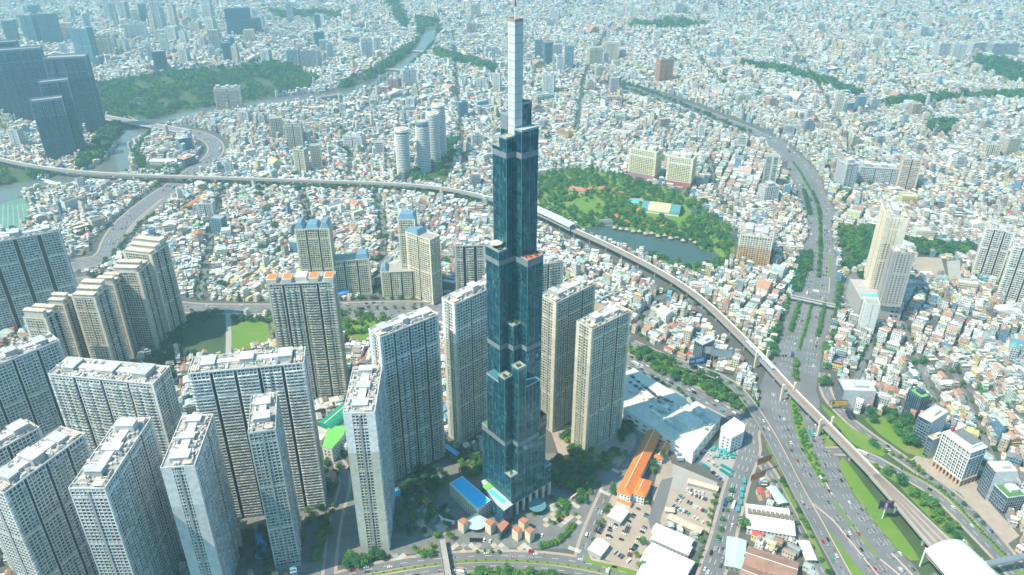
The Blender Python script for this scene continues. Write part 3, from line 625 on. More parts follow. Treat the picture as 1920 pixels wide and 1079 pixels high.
for p_ in ([(1530, 745), (1640, 792), (1700, 835), (1760, 880), (1900, 1040), (1920, 1090), (1700, 1090), (1560, 850)], [(1700, 870), (1752, 828), (1830, 905), (1862, 950), (1910, 1010), (1890, 1030)], [(1145, 945), (1180, 800), (1250, 800), (1268, 855), (1262, 900), (1240, 985)], [(1160, 685), (1310, 738), (1362, 792), (1405, 800), (1380, 840), (1300, 865), (1160, 785)], [(430, 955), (640, 930), (615, 1079), (425, 1079)], [(1000, 780), (1195, 780), (1205, 860), (1110, 905), (1000, 870)], [(1290, 828), (1352, 830), (1362, 905), (1290, 905)], [(640, 850), (760, 850), (740, 1040), (640, 1040)]): burn_poly(GL(p_))
flat("interchange_verge", [(1545, 745), (1640, 792), (1700, 835), (1760, 880), (1895, 1040), (1915, 1090), (1700, 1090), (1700, 1030), (1600, 890)], .035, MATS['wild_ground'], burn=False)
flat("hotel_forecourt_paving", [(1702, 866), (1752, 830), (1830, 905), (1862, 950), (1912, 1005), (1890, 1020), (1800, 925)], .04, PAVE, burn=False)
flat("garden_paving", [(430, 955), (640, 930), (615, 1079), (425, 1079)], .045, MATS["dark_granite"], burn=False)
flat("court_paving", [(1030, 800), (1185, 790), (1200, 850), (1110, 890), (1050, 860)], .045, PAVE, burn=False)
# pale paving slabs laid in a broken chequer on the dark plaza
PS = [mat("pale_slab", (.42, .41, .38), .85, var=.2), mat("mid_slab", (.27, .28, .28), .85, var=.2), mat("tan_slab", (.46, .36, .26), .85, var=.2)]
pme = []
for m_ in PS:
    V, L_, c, uv, nf = box_arrays([[-2.4, 2.4, -2.4, 2.4, 0, .06]]); pme.append(raw_mesh("paving_slab", V, L_, c, [m_]))
pr_ = random.Random(3)
for (x0, y0, x1, y1, nmx) in ((795, 955, 835, 1003, 70), (735, 1040, 790, 1054, 40), (850, 1018, 1000, 1034, 60), (1020, 940, 1080, 985, 60), (760, 900, 800, 950, 40)):
    a = G(x0, y1); b_ = G(x1, y0); n_ = 0; yy = a[1]
    while yy < b_[1] and n_ < nmx:
        xx = a[0]
        while xx < b_[0] and n_ < nmx:
            if pr_.random() < .55:
                q = link(bpy.data.objects.new("paving_slab", pme[pr_.choice([0, 0, 1, 2])])); q.location = (xx + 2, yy, .07); q.rotation_euler = (0, 0, .7); q["kind"] = "structure"; n_ += 1
            xx += 6.9
        yy += 3.45; a = (a[0] + (3.45 if pr_.random() < .5 else -3.45), a[1])
# ================================================================ TOWERS
FAC = attr_mat("facade_render", 0.7)
def rect(A, B, Cc, h, depth=None):
    b = np.array(G(*B, h)); c = np.array(G(*Cc, h)); u = c - b; W = np.hypot(*u); u = u/W; v = np.array([-u[1], u[0]])
    if depth is None: D = float(np.dot(np.array(G(*A, h)) - b, v))
    else: D = depth if np.dot(v, b) > 0 else -depth
    ctr = b + u*W/2 + v*D/2
    return ctr, W, abs(D), math.atan2(u[1], u[0])
def burn_rect(ctr, W, D, an, pad=3):
    c, s = math.cos(an), math.sin(an)
    burn_poly([(ctr[0] + x*c - y*s, ctr[1] + x*s + y*c) for x, y in ((-W/2-pad, -D/2-pad), (W/2+pad, -D/2-pad), (W/2+pad, D/2+pad), (-W/2-pad, D/2+pad))])
def sides_seen(ctr, an):
    out = []
    for k, (nx, ny) in enumerate(((0, -1), (1, 0), (0, 1), (-1, 0))):
        wx = nx*math.cos(an) - ny*math.sin(an); wy = nx*math.sin(an) + ny*math.cos(an)
        if wx*-ctr[0] + wy*-ctr[1] > -0.15*np.hypot(*ctr): out.append(k)
    return out
def _tower(label, A, B, Cc, h, name="apartment_tower", cat="apartment tower", group=None, depth=None, base=0.0,
          wall=(.55, .57, .58), top=None, topf=.74, low=None, wings=3, fh=3.35, bay=3.3, band=1.15, pier=.55, corner=2.2, glass=None, bal=.5,
          balcol=None, notch=2.4, roofk='plant', near=True, rectd=None, endnotch=True, parapet=1.3, roofcol=(.34, .33, .31), endblank=0.0):
    ctr, W, D, an = rectd if rectd else rect(A, B, Cc, h, depth)
    t = thing(name, label, cat, (ctr[0], ctr[1], 0), an, group); burn_rect(ctr, W, D, an)
    glass = glass or WIN; top = top or wall; low = low or wall; R = np.random.default_rng(int(abs(ctr[0]*7 + ctr[1]*3)))
    hw, hd = W/2, D/2; nf = int((h - base - 1)/fh); zt = base + (h-base)*topf
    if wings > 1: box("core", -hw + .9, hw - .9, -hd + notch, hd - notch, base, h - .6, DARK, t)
    L = (W - notch*(wings-1))/wings; G_, P_, S_, Bc = [], [], [], []; pc, sc_, bc_ = [], [], []
    seen = sides_seen(ctr, an)
    def addp(x0, x1, y0, y1):
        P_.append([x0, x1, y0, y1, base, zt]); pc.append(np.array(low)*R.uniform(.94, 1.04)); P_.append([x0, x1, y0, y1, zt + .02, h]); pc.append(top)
    for w in range(wings):
        x0 = -hw + w*(L + notch); x1 = x0 + L; s = .0 if wings == 1 else (.0 if w in (0, wings-1) else .45)
        ya, yb = -hd + s, hd - s
        G_.append([x0+.4, x1-.4, ya+.4, yb-.4, base, h-.8])
        for k in range(nf + 1):
            z = base + k*fh; thick = band if k % 14 else band*2.2
            if z + thick > h: continue
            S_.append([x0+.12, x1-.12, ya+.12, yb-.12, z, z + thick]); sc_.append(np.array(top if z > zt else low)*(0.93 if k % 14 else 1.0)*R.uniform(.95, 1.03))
        nb = max(2, round((L - .6)/bay)); xs = np.linspace(x0, x1, nb + 1)
        for i, x in enumerate(xs):
            pw = pier if 0 < i < nb else (corner if (w == 0 and i == 0) or (w == wings-1 and i == nb) else pier*1.4)
            for sgn, y in ((-1, ya), (1, yb)):
                a, b_ = (x - pw/2, x + pw/2) if 0 < i < nb else ((x, x + pw) if i == 0 else (x - pw, x))
                addp(a, b_, *((y, y + .45) if sgn < 0 else (y - .45, y)))
        if bal > 0:
            for i in range(nb):
                kind = R.random()
                if kind < bal:
                    for side, y in ((0, ya), (2, yb)):
                        if side not in seen: continue
                        wd = R.uniform(.08, .3)
                        for k in range(1, nf):
                            z = base + k*fh
                            if z > h - 4: continue
                            Bc.append([xs[i] + wd, xs[i+1] - wd, y - .85 if side == 0 else y + .05, y - .05 if side == 0 else y + .85, z - .1, z + .9])
                            bc_.append(np.array(balcol or top)*R.uniform(.6, 1.08)*(np.array([1, .96, .9]) if R.random() < .12 else 1))
    # the two ends
    for side, xx, sg in ((3, -hw, 1), (1, hw, -1)):
        nb = max(2, round(D/bay)); ys = np.linspace(-hd + .75, hd - .75, nb + 1)
        blank = endblank*D/2
        for i, y in enumerate(ys):
            if endnotch and i == nb//2: continue
            pw = pier
            addp(*((xx, xx+.6) if sg > 0 else (xx-.6, xx)), y - pw/2, y + pw/2)
        if blank > 0:
            for ya, yb in ((-hd + .72, -hd + .72 + blank), (hd - .72 - blank, hd - .72)): addp(*((xx+.03, xx+.5) if sg > 0 else (xx-.5, xx-.03)), ya, yb)
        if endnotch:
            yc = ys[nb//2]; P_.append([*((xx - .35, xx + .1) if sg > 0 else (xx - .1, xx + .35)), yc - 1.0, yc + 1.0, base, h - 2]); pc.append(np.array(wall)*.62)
    boxes("glazing", G_, glass, t)
    o = boxes("floor_bands", S_, FAC, t, col=sc_, kind="stuff")
    boxes("facade_piers", P_, FAC, t, col=pc, kind="stuff")
    if Bc: boxes("balconies", Bc, FAC, t, col=bc_, kind="stuff")
    # roof
    boxes("roof_deck", [[-hw+.3, hw-.3, -hd+.3, hd-.3, h-.8, h+.02]], FAC, t, col=[roofcol])
    p = parapet; boxes("parapet", [[-hw, hw, -hd, -hd+.35, h, h+p], [-hw, hw, hd-.35, hd, h, h+p], [-hw, -hw+.35, -hd+.35, hd-.35, h, h+p], [hw-.35, hw, -hd+.35, hd-.35, h, h+p]], FAC, t, col=[top]*4)
    if roofk == 'plant':
        n = 1 if W < 30 else (2 if W < 55 else 3)
        for i in range(n):
            cx = -hw + W*(i+.5)/n; w2 = min(W/n*.27, 8); d2 = D*.27
            w2 *= R.uniform(.5, .85); d2 *= R.uniform(.75, 1.2); ph = R.uniform(3.5, 7); cx += R.uniform(-2, 2)
            q = boxes("plant_room", [[cx-w2, cx+w2, -d2, d2, h+.02, h+ph]], FAC, t, col=[np.array((.44, .45, .45))*R.uniform(.8, 1.1)])
            boxes("roof_slab", [[cx-w2-.3, cx+w2+.3, -d2-.3, d2+.3, h+ph, h+ph+.5]], FAC, q, col=[np.array((.52, .53, .53))*R.uniform(.75, 1.15)])
        if n > 1: boxes("roof_corridor", [[-hw*.6, hw*.6, -D*.13, D*.13, h+.03, h+3.2]], FAC, t, col=[(.55, .56, .57)])
        if near:
            U = []; uc = []
            for i in range(int(W*D/13)):
                x, y = R.uniform(-hw+2, hw-3), R.uniform(-hd+1.5, hd-2.5)
                a, b_ = (R.uniform(1, 2.0), R.uniform(1.5, 5)) if R.random() < .5 else (R.uniform(2, 5), R.uniform(.6, 1.2))
                U.append([x, min(x+a, hw-.5), y, min(y+b_, hd-.5), h+.02, h+R.uniform(.8, 3.0)]); g_ = R.uniform(.35, .75); uc.append((g_, g_*R.uniform(.9, 1), g_*R.uniform(.8, .97)))
            boxes("rooftop_ducts", U, FAC, t, col=uc, kind="stuff")
            for sx in (-1, 1):
                for i in range(4):
                    x = sx*(hw - 2.2 - i*1.9)
                    if abs(x) > 2: boxes("rooftop_louvre", [[x-.6, x+.6, -hd*.8, -hd*.25, h+1.6, h+2.3]], FAC, t, col=[(.66, .55, .45)])
            for i in range(2):
                q = cyl("water_tank", R.uniform(-hw*.7, hw*.7), R.uniform(hd*.45, hd*.7)*(-1)**i, 1.4, h, h+3.2, STEEL, t, n=10)
    return t, (ctr, W, D, an)
def tower(label, A, B, Cc, h, sty=None, **kw):
    d_ = dict(sty or {}); d_.update(kw); return _tower(label, A, B, Cc, h, **d_)
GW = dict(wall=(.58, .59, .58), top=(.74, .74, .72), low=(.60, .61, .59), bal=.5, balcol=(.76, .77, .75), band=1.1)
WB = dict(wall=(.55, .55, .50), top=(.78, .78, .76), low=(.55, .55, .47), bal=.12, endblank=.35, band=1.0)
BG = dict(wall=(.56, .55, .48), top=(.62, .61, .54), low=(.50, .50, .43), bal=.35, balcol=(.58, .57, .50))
CRM = dict(wall=(.68, .61, .50), top=(.70, .63, .52), low=(.68, .60, .48), bal=.3, balcol=(.70, .69, .64), band=1.0, notch=4.5)
vin = "pale apartment towers around the glass skyscraper"
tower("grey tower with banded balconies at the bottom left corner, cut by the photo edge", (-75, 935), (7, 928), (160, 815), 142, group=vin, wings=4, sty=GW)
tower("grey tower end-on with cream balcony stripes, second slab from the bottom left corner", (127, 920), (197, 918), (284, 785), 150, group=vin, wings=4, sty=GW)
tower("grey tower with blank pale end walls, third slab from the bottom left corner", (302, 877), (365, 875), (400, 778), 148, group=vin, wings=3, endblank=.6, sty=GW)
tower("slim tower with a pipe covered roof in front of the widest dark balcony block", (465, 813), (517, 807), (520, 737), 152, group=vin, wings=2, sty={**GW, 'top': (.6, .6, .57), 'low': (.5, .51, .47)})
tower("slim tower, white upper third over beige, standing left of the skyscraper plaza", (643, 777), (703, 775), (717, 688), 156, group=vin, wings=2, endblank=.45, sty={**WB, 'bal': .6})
tower("widest block, dark with long white balcony rows, standing left of the green roofed school", (362, 672), (352, 703), (570, 682), 168, group=vin, wings=5, bal=.85, sty={k: v for k, v in GW.items() if k != 'bal'})
tower("broad grey block with three box plant rooms on its roof, behind the bottom left slabs", (313, 688), (287, 722), (90, 703), 150, group=vin, wings=4, sty={**GW, 'wall': (.5, .5, .48), 'balcol': (.5, .53, .5)})
tower("grey block cut by the left photo edge, below the terraced cream towers", None, (-70, 712), (112, 640), 140, depth=22, group=vin, wings=4, sty={**GW, 'bal': .3})
tower("low seeming grey tower top with a beam grid roof at the left edge", None, (-50, 872), (75, 803), 128, depth=20, group=vin, wings=2, sty=GW)
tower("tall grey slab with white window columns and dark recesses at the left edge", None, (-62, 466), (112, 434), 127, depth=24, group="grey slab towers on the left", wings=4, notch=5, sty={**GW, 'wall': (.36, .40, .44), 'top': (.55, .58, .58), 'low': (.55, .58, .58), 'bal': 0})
tower("beige tower with four orange roof panels beside the green vacant lots", None, (500, 535), (625, 530), 151, depth=24, group=vin, wings=4, roofk='none', sty=BG)
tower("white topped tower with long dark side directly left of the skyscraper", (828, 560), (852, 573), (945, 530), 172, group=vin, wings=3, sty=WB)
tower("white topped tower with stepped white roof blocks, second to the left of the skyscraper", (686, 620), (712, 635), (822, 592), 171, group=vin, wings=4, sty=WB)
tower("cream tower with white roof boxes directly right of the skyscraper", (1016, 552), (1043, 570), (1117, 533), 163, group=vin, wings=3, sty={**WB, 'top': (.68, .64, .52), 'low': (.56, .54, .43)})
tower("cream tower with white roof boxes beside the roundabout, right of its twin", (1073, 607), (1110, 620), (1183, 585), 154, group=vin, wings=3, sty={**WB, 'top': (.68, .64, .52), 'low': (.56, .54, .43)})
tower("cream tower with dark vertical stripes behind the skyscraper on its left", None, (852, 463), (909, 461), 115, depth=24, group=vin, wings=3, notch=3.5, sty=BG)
tower("beige tower peeping out behind the skyscraper on its right", None, (1000, 500), (1057, 492), 140, depth=22, group=vin, wings=2, sty=BG)
# orange roof panels of the beige tower
ctr, W, D, an = rect(None, (500, 535), (625, 530), 151, 24)
ot = [o for o in C.objects if o.get("label", "").startswith("beige tower with four orange")][0]
for fx in (-.43, -.2, .2, .43):
    q = boxes("roof_block", [[W*fx-W*.07, W*fx+W*.07, -D*.5+.05, D*.12, 151.1, 157]], FAC, ot, col=[(.62, .6, .52)])
    box("orange_panel", W*fx-W*.06, W*fx+W*.06, -D*.44, D*.09, 157.02, 157.3, ORANGE, q)
boxes("plant_room", [[-6, 6, -6, 8, 151.1, 156]], FAC, ot, col=[(.6, .6, .58)])
# cream terraced towers, left
pearl = "terraced cream towers by the road junction"
for i, (A, B, Cc, h, lab) in enumerate([((242, 466), (284, 480), (316, 458), 121, "tallest terraced cream tower next to the raised road junction"),
        ((222, 500), (260, 513), (282, 492), 111, "terraced cream tower leaning in front of the tallest terraced one"), ((190, 528), (214, 536), (232, 518), 104, "slim terraced cream tower in the middle of its row"),
        ((146, 548), (178, 560), (205, 536), 113, "terraced cream tower with rooftop gardens, second from the left of its row"),
        ((98, 566), (120, 574), (142, 556), 104, "slim terraced cream tower second from the left edge"), ((52, 590), (86, 600), (112, 580), 110, "terraced cream tower lowest in its row, nearest the left edge")]):
    t, (ctr, W, D, an) = tower(lab, A, B, Cc, h, group=pearl, wings=3, roofk='none', endblank=.15, sty=CRM)
    for k in range(3):
        x0 = -W*.44 + W*.31*k; zz = h + 3 + 3*((k + i) % 3)
        q = boxes("penthouse", [[x0, x0+W*.22, -D*.42, D*.42, h+.03, zz]], FAC, t, col=[(.56, .52, .46)])
        boxes("roof_slab", [[x0-.8, x0+W*.22+.8, -D*.42-.8, D*.42+.8, zz, zz+.8]], FAC, q, col=[(.55, .48, .39)])
        boxes("roof_garden", [[x0+W*.225, x0+W*.29, -D*.35, D*.2, h+.03, h+1.4]], GRASS, t)
# blue-roofed cream buildings by the boulevard
man = "cream buildings with blue mansard roofs by the boulevard"
def manor(label, A, B, Cc, h, depth, w=3, tops=((0, 1, 8),), **k):
    t, (ctr, W, D, an) = tower(label, A, B, Cc, h, depth=depth, group=man, wings=w, roofk='none', near=False, sty={**CRM, 'wall': (.76, .68, .5), 'top': (.80, .73, .56), 'low': (.78, .71, .53), 'bal': .15, 'notch': 2.4, **k})
    for (a, b_, hh) in tops:
        x0, x1 = -W/2 + W*a, -W/2 + W*b_; i_ = 3.2
        V = [(x0, -D/2, h+.05), (x1, -D/2, h+.05), (x1, D/2, h+.05), (x0, D/2, h+.05), (x0+i_, -D/2+i_, h+hh), (x1-i_, -D/2+i_, h+hh), (x1-i_, D/2-i_, h+hh), (x0+i_, D/2-i_, h+hh)]
        me = bpy.data.meshes.new("mansard_roof"); me.from_pydata(V, [], [[0, 1, 5, 4], [1, 2, 6, 5], [2, 3, 7, 6], [3, 0, 4, 7], [4, 5, 6, 7]]); me.materials.append(MANS); link(bpy.data.objects.new("mansard_roof", me), t)
    return t
manor("cream tower with bright blue mansard roof behind the orange roofed tower", None, (552, 432), (617, 430), 109, 26, tops=((0, .26, 9), (.3, .7, 6), (.74, 1, 9)))
manor("lower cream wing with a blue capped corner next to the blue dome", None, (622, 492), (692, 487), 56, 22, tops=((.62, 1, 8),))
manor("slender cream tower with pale blue mansard caps, tallest of the right pair", None, (745, 414), (778, 414), 117, 22, w=1, tops=((0, 1, 8),))
manor("stepped cream tower part leaning against the slender blue capped tower", None, (760, 436), (806, 452), 100, 20, w=2, tops=((0, .5, 8),))
manor("wide cream palace block with arcades and two small blue corner caps", None, (713, 512), (812, 508), 43, 26, w=5, tops=((0, .14, 7), (.86, 1, 7)))
d = thing("blue_dome_hall", "round hall with a bright blue conical roof beside the cream wing", "hall", (*G(642, 553), 0))
cyl("wall", 0, 0, 11, 0, 8, CREAM, d, n=24); cyl("roof", 0, 0, 13.5, 8, 12, mat("dome_blue", (.03, .22, .55), .5), d, n=28, r1=5); cyl("lantern", 0, 0, 4, 12.02, 14.5, MATS["dome_blue"], d, n=20, r1=.5)
# twin cream blocks with red bases
for (A, B, Cc, lab) in (((1193, 272), (1180, 279), (1231, 288), "cream twin block with a purple base behind the park, left one"), ((1262, 286), (1252, 294), (1300, 301), "cream twin block with a red base behind the park, right one")):
    t, (ctr, W, D, an) = tower(lab, A, B, Cc, 60, group="twin cream blocks behind the park", wings=1, depth=34, bal=0, corner=3, pier=1.3, bay=4.2, band=1.5, near=False, wall=(.75, .67, .45), top=(.78, .72, .56), roofcol=(.5, .46, .32))
    boxes("red_base", [[-W/2-.15, W/2+.15, -D/2-.15, D/2+.15, 0, 13.5]], FAC, t, col=[(.42, .16, .16) if 'red' in lab else (.38, .22, .28)])
# round towers
for (x, yt, yb, lab) in ((758, 246, 328, "round white banded tower standing alone at the left of its group"), (796, 232, 320, "round white banded tower with a blue glass crown"), (815, 216, 306, "round white banded tower between the blue crowned one and the farthest"), (826, 200, 296, "farthest round white banded tower of the group")):
    cx, cy = G(x, yb); dist = cy; down = FPX*math.sin(TILT) + (yt-539.5)*math.cos(TILT); fwd = FPX*math.cos(TILT) - (yt-539.5)*math.sin(TILT); h = H - down/fwd*dist
    t = thing("round_tower", lab, "apartment tower", (cx, cy, 0), 0, "round white banded towers"); r = 14.0; burn_rect((cx, cy), 30, 30, 0)
    cyl("glazing", 0, 0, r-1.4, 0, h, WIN, t, n=32)
    V = []; F = []; n = 32; k = 0
    for f in range(int(h/3.5)):
        z = f*3.5
        for (rr, zz) in ((r, z), (r, z+1.7), (r-1.3, z+1.7)):
            V += [(rr*math.cos(2*math.pi*i/n), rr*math.sin(2*math.pi*i/n), zz) for i in range(n)]
        for q in range(2): F += [[k+q*n+i, k+q*n+(i+1) % n, k+(q+1)*n+(i+1) % n, k+(q+1)*n+i] for i in range(n)]
        k += 3*n
    me = bpy.data.meshes.new("ring_balconies"); me.from_pydata(V, [], F); me.materials.append(WHITE); o = link(bpy.data.objects.new("ring_balconies", me), t); o["kind"] = "stuff"
    cyl("crown", 0, 0, r-.5, h, h+5, MANS if 'crown' in lab and 'blue glass' in lab else WHITE, t, n=32); cyl("roof_garden", 0, 0, r-4, h+5.02, h+6, mat("roof_tan", (.5, .4, .3), .9), t, n=20)
# golden river: dark stepped towers
gr = "dark stepped riverside towers"; DK = dict(wall=(.14, .21, .27), top=(.24, .31, .36), low=(.09, .16, .21), bal=.5, roofk='none', parapet=3.5, balcol=(.13, .20, .26), glass=WINB, band=.8, notch=3, near=False, endblank=0)
tower("dark blue riverside tower nearest the bend, front of the stepped group", None, (56, 193), (117, 186), 127, depth=26, group=gr, wings=3, sty=DK)
tower("dark blue riverside tower with a pale stepped roof edge, second step up", None, (72, 158), (128, 152), 150, depth=26, group=gr, wings=3, sty=DK)
tower("dark blue riverside tower tallest of the stepped group, facing the river bridge", None, (80, 112), (160, 108), 172, depth=34, group=gr, wings=4, sty=DK)
tower("dark blue riverside tower partly cut by the left photo edge, near one", None, (-10, 98), (76, 92), 168, depth=30, group=gr, wings=4, sty=DK)
tower("dark blue riverside tower cut by the left photo edge, farther one", None, (-60, 86), (30, 80), 175, depth=30, group=gr, wings=4, sty=DK)
# right side specials
t, r_ = tower("beige office block with orange piers by the lake end", (1457, 427), (1450, 449), (1387, 441), 49, name="office_block", cat="office block", wings=1, bal=0, near=True, wall=(.66, .60, .48), top=(.74, .70, .6), low=(.64, .40, .20), topf=.62, bay=4, pier=1.2)
t, (ctr, W, D, an) = tower("tall cream hotel with vertical slits on its upper floors and a blank right half", (1663, 382), (1663, 408), (1704, 412), 136, name="hotel_tower", cat="hotel", base=24, wings=1, bal=0, wall=(.68, .62, .50), top=(.70, .64, .53), bay=4.3, pier=1.5, band=1.3, corner=3, near=True, glass=DARK)
boxes("blank_wall", [[W*.12, W/2+.1, -D/2-.25, -D/2, 60, 137], [W/2, W/2+.2, -D/2, D/2, 60, 137]], FAC, t, col=[(.72, .66, .54)]*2)
boxes("slit_wall", [[-W/2 + W*.08*i + 1, -W/2 + W*.08*i + 2.3, -D/2-.5, -D/2-.02, 98, 136] for i in range(8)], FAC, t, col=[(.72, .66, .54)]*8)
boxes("left_wall", [[-W/2-.25, -W/2-.02, -D/2, D/2, 24, 137]], FAC, t, col=[(.78, .64, .46)])
tower("grey office tower with scattered square windows leaning on the cream hotel", (1690, 462), (1676, 475), (1716, 478), 103, name="office_tower", cat="office tower", base=24, wings=1, bal=0, wall=(.42, .40, .38), bay=4.6, pier=2.2, band=1.6, corner=2.5, glass=DARK)
ctr, W, D, an = rect(None, (1615, 562), (1696, 567), 30, 62); W, D = W, D
t = thing("hotel_podium", "grey podium with an aqua rooftop pool under the cream hotel", "podium", (ctr[0], ctr[1], 0), an); burn_rect(ctr, W, D, an)
boxes("wall", [[-W/2, W/2, -D/2, D/2, 0, 29]], FAC, t, col=[(.40, .38, .37)]); boxes("parapet", [[-W/2, W/2, -D/2, -D/2+.5, 29, 30.4], [-W/2, -W/2+.5, -D/2+.5, D/2, 29, 30.4], [W/2-.5, W/2, -D/2+.5, D/2, 29, 30.4]], FAC, t, col=[(.5, .48, .46)]*3)
box("pool", -W*.42, W*.02, -D*.30, -D*.19, 29.02, 29.5, AQUA, t)
for i in range(6):
    box("window", W*.25 + (i % 2)*6, W*.25 + 3.5 + (i % 2)*6, -D/2-.1, -D/2+.2, 6 + (i//2)*7, 9 + (i//2)*7, DARK, t)
for i in range(5): box("lounger_canopy", -W*.42+i*4.5, -W*.42+i*4.5+1.6, -D*.41, -D*.37, 29.02, 30.4, WHITE, t)
t, _ = tower("narrow blank white slab standing in front of the grey hotel podium", None, (1625, 571), (1651, 573), 44, depth=16, name="white_slab", cat="office block", wings=1, bal=0, near=False, wall=(.7, .7, .68), bay=30, pier=.5, band=3.2, roofk='none', corner=9)
tower("white apartment slab with an orange trimmed side at the right edge, rear one", (1840, 418), (1848, 428), (1903, 438), 79, depth=26, wings=3, bal=.3, near=True, wall=(.66, .64, .6), top=(.74, .73, .7), group="white slabs at the right edge")
tower("white apartment slab with an orange roof block cut by the right edge", (1890, 448), (1900, 462), (1960, 474), 82, depth=26, wings=3, bal=.3, near=True, wall=(.66, .64, .6), top=(.74, .73, .7), group="white slabs at the right edge")
tower("pale grey slab with two blank stripes beside the curving avenue", None, (1438, 294), (1462, 296), 64, depth=18, wings=1, bal=0, near=False, wall=(.5, .52, .48), bay=12, pier=4, band=.8, roofk='none')
tower("long white office block with rows of ribbon windows on the upper right", None, (1612, 314), (1705, 320), 34, depth=30, name="office_block", cat="office block", wings=3, bal=0, near=False, wall=(.62, .66, .68))
tower("white apartment block with dark side left of the long white office block", None, (1588, 310), (1612, 308), 48, depth=30, wings=2, bal=.2, near=False, wall=(.64, .66, .68))
tower("salmon apartment tower rising at the right end of the long white office block", None, (1693, 298), (1730, 302), 62, depth=26, wings=2, bal=.3, near=False, wall=(.66, .52, .44))
# buildings by the lower right road
hb = thing("white_hotel", "white classical hotel with rows of paired windows above an arcade of tan arches", "hotel"); ctr, W, D, an = rect((1853, 836), (1822, 845), (1770, 808), 46); hb.location = (*ctr, 0); hb.rotation_euler = (0, 0, an); burn_rect(ctr, W, D, an, 5)
sgn = 1 if 2 in sides_seen(ctr, an) and 0 not in sides_seen(ctr, an) else -1
boxes("wall", [[-W/2+.3, W/2-.3, -D/2+.3, D/2-.3, 7, 43]], FAC, hb, col=[(.78, .76, .74)])
B = []; nbx = 14; nby = 8
for k in range(9):
    for i in range(nbx):
        x = -W/2 + W*(i+.5)/nbx; B.append([x-.75, x+.75, -D/2+.02, -D/2+.5, 9+k*3.8, 11.4+k*3.8]); B.append([x-.75, x+.75, D/2-.5, D/2-.02, 9+k*3.8, 11.4+k*3.8])
    for i in range(nby):
        y = -D/2 + D*(i+.5)/nby; B.append([-W/2+.02, -W/2+.5, y-.7, y+.7, 9+k*3.8, 11.4+k*3.8]); B.append([W/2-.5, W/2-.02, y-.7, y+.7, 9+k*3.8, 11.4+k*3.8])
boxes("window", B, DARK, hb, kind="stuff")
boxes("pilaster", [[-W/2 + W*i/7-.5, -W/2 + W*i/7+.5, s*D/2-.35, s*D/2+.35, 7, 43] for i in range(8) for s in (-1, 1)] + [[s*W/2-.35, s*W/2+.35, -D/2 + D*i/4-.5, -D/2 + D*i/4+.5, 7, 43] for i in range(5) for s in (-1, 1)], FAC, hb, col=[(.8, .79, .77)]*26)
for z, cc in ((7, (.6, .48, .36)), (35, (.8, .78, .76)), (43, (.8, .78, .76))): boxes("cornice", [[-W/2-.9, W/2+.9, -D/2-.9, D/2+.9, z, z+.9]], FAC, hb, col=[cc])
boxes("attic", [[-W/2+3, W/2-3, -D/2+3, D/2-3, 43.9, 48]], FAC, hb, col=[(.74, .73, .71)]); boxes("attic_roof", [[-W/2+4, W/2-6, -D/2+4, D/2-4, 48.02, 49]], FAC, hb, col=[(.16, .18, .18)])
box("red_rooftop_box", -W*.33, -W*.27, -D*.4, -D*.25, 48, 52, RED, hb) if False else box("red_rooftop_box", W*.30, W*.37, sgn*D*.30-1.5, sgn*D*.30+1.5, 49.02, 53, RED, hb)
for i in range(9):
    for s in (-1, 1): box("arcade_pier", -W/2 + W*i/8-.9, -W/2 + W*i/8+.9, s*D/2-.9, s*D/2+.9, 0, 7, mat("tan_stone", (.52, .38, .26), .8), hb)
for i in range(5):
    for s in (-1, 1): box("arcade_pier", s*W/2-.9, s*W/2+.9, -D/2 + D*i/4-.8, -D/2 + D*i/4+.8, 0, 7, MATS["tan_stone"], hb)
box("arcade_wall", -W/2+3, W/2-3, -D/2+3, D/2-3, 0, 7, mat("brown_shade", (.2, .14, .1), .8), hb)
def glassblock(label, A, B, Cc, h, wallc=(.6, .62, .64), glass=WINB, depth=None, name="office_block", fins=True, roofc=(.6, .6, .42), blank=(0,)):
    ctr, W, D, an = rect(A, B, Cc, h, depth); t = thing(name, label, "office block", (ctr[0], ctr[1], 0), an); burn_rect(ctr, W, D, an)
    box("glazing", -W/2+.2, W/2-.2, -D/2+.2, D/2-.2, 0, h-.5, glass, t)
    S = []
    for k in range(1, int(h/3.6)): S.append([-W/2+.1, W/2-.1, -D/2+.1, D/2-.1, k*3.6, k*3.6+.5])
    boxes("floor_bands", S, FAC, t, col=[np.array(wallc)*.7]*len(S), kind="stuff")
    if fins:
        n = int(W/2.4); m_ = int(D/2.4)
        boxes("mullion", [[-W/2+W*i/n-.12, -W/2+W*i/n+.12, s*D/2-.2, s*D/2+.2, 0, h] for i in range(n+1) for s in (-1, 1)] + [[s*W/2-.2, s*W/2+.2, -D/2+D*i/m_-.12, -D/2+D*i/m_+.12, 0, h] for i in range(m_+1) for s in (-1, 1)], STEEL, t, kind="stuff")
    bl = {0: [-W/2, W/2, -D/2-.15, -D/2+.1], 1: [W/2-.1, W/2+.15, -D/2, D/2], 2: [-W/2, W/2, D/2-.1, D/2+.15], 3: [-W/2-.15, -W/2+.1, -D/2, D/2]}
    for s in blank: boxes("blank_wall", [bl[s] + [0, h+1]], FAC, t, col=[wallc])
    boxes("roof", [[-W/2, W/2, -D/2, D/2, h-.4, h]], FAC, t, col=[roofc]); p = 1.2
    boxes("parapet", [[-W/2, W/2, -D/2, -D/2+.4, h, h+p], [-W/2, W/2, D/2-.4, D/2, h, h+p], [-W/2, -W/2+.4, -D/2+.4, D/2-.4, h, h+p], [W/2-.4, W/2, -D/2+.4, D/2-.4, h, h+p]], FAC, t, col=[wallc]*4)
    boxes("plant_room", [[-W*.1, W*.3, -D*.2, D*.25, h+.02, h+3.2]], FAC, t, col=[np.array(wallc)*.9])
    return t
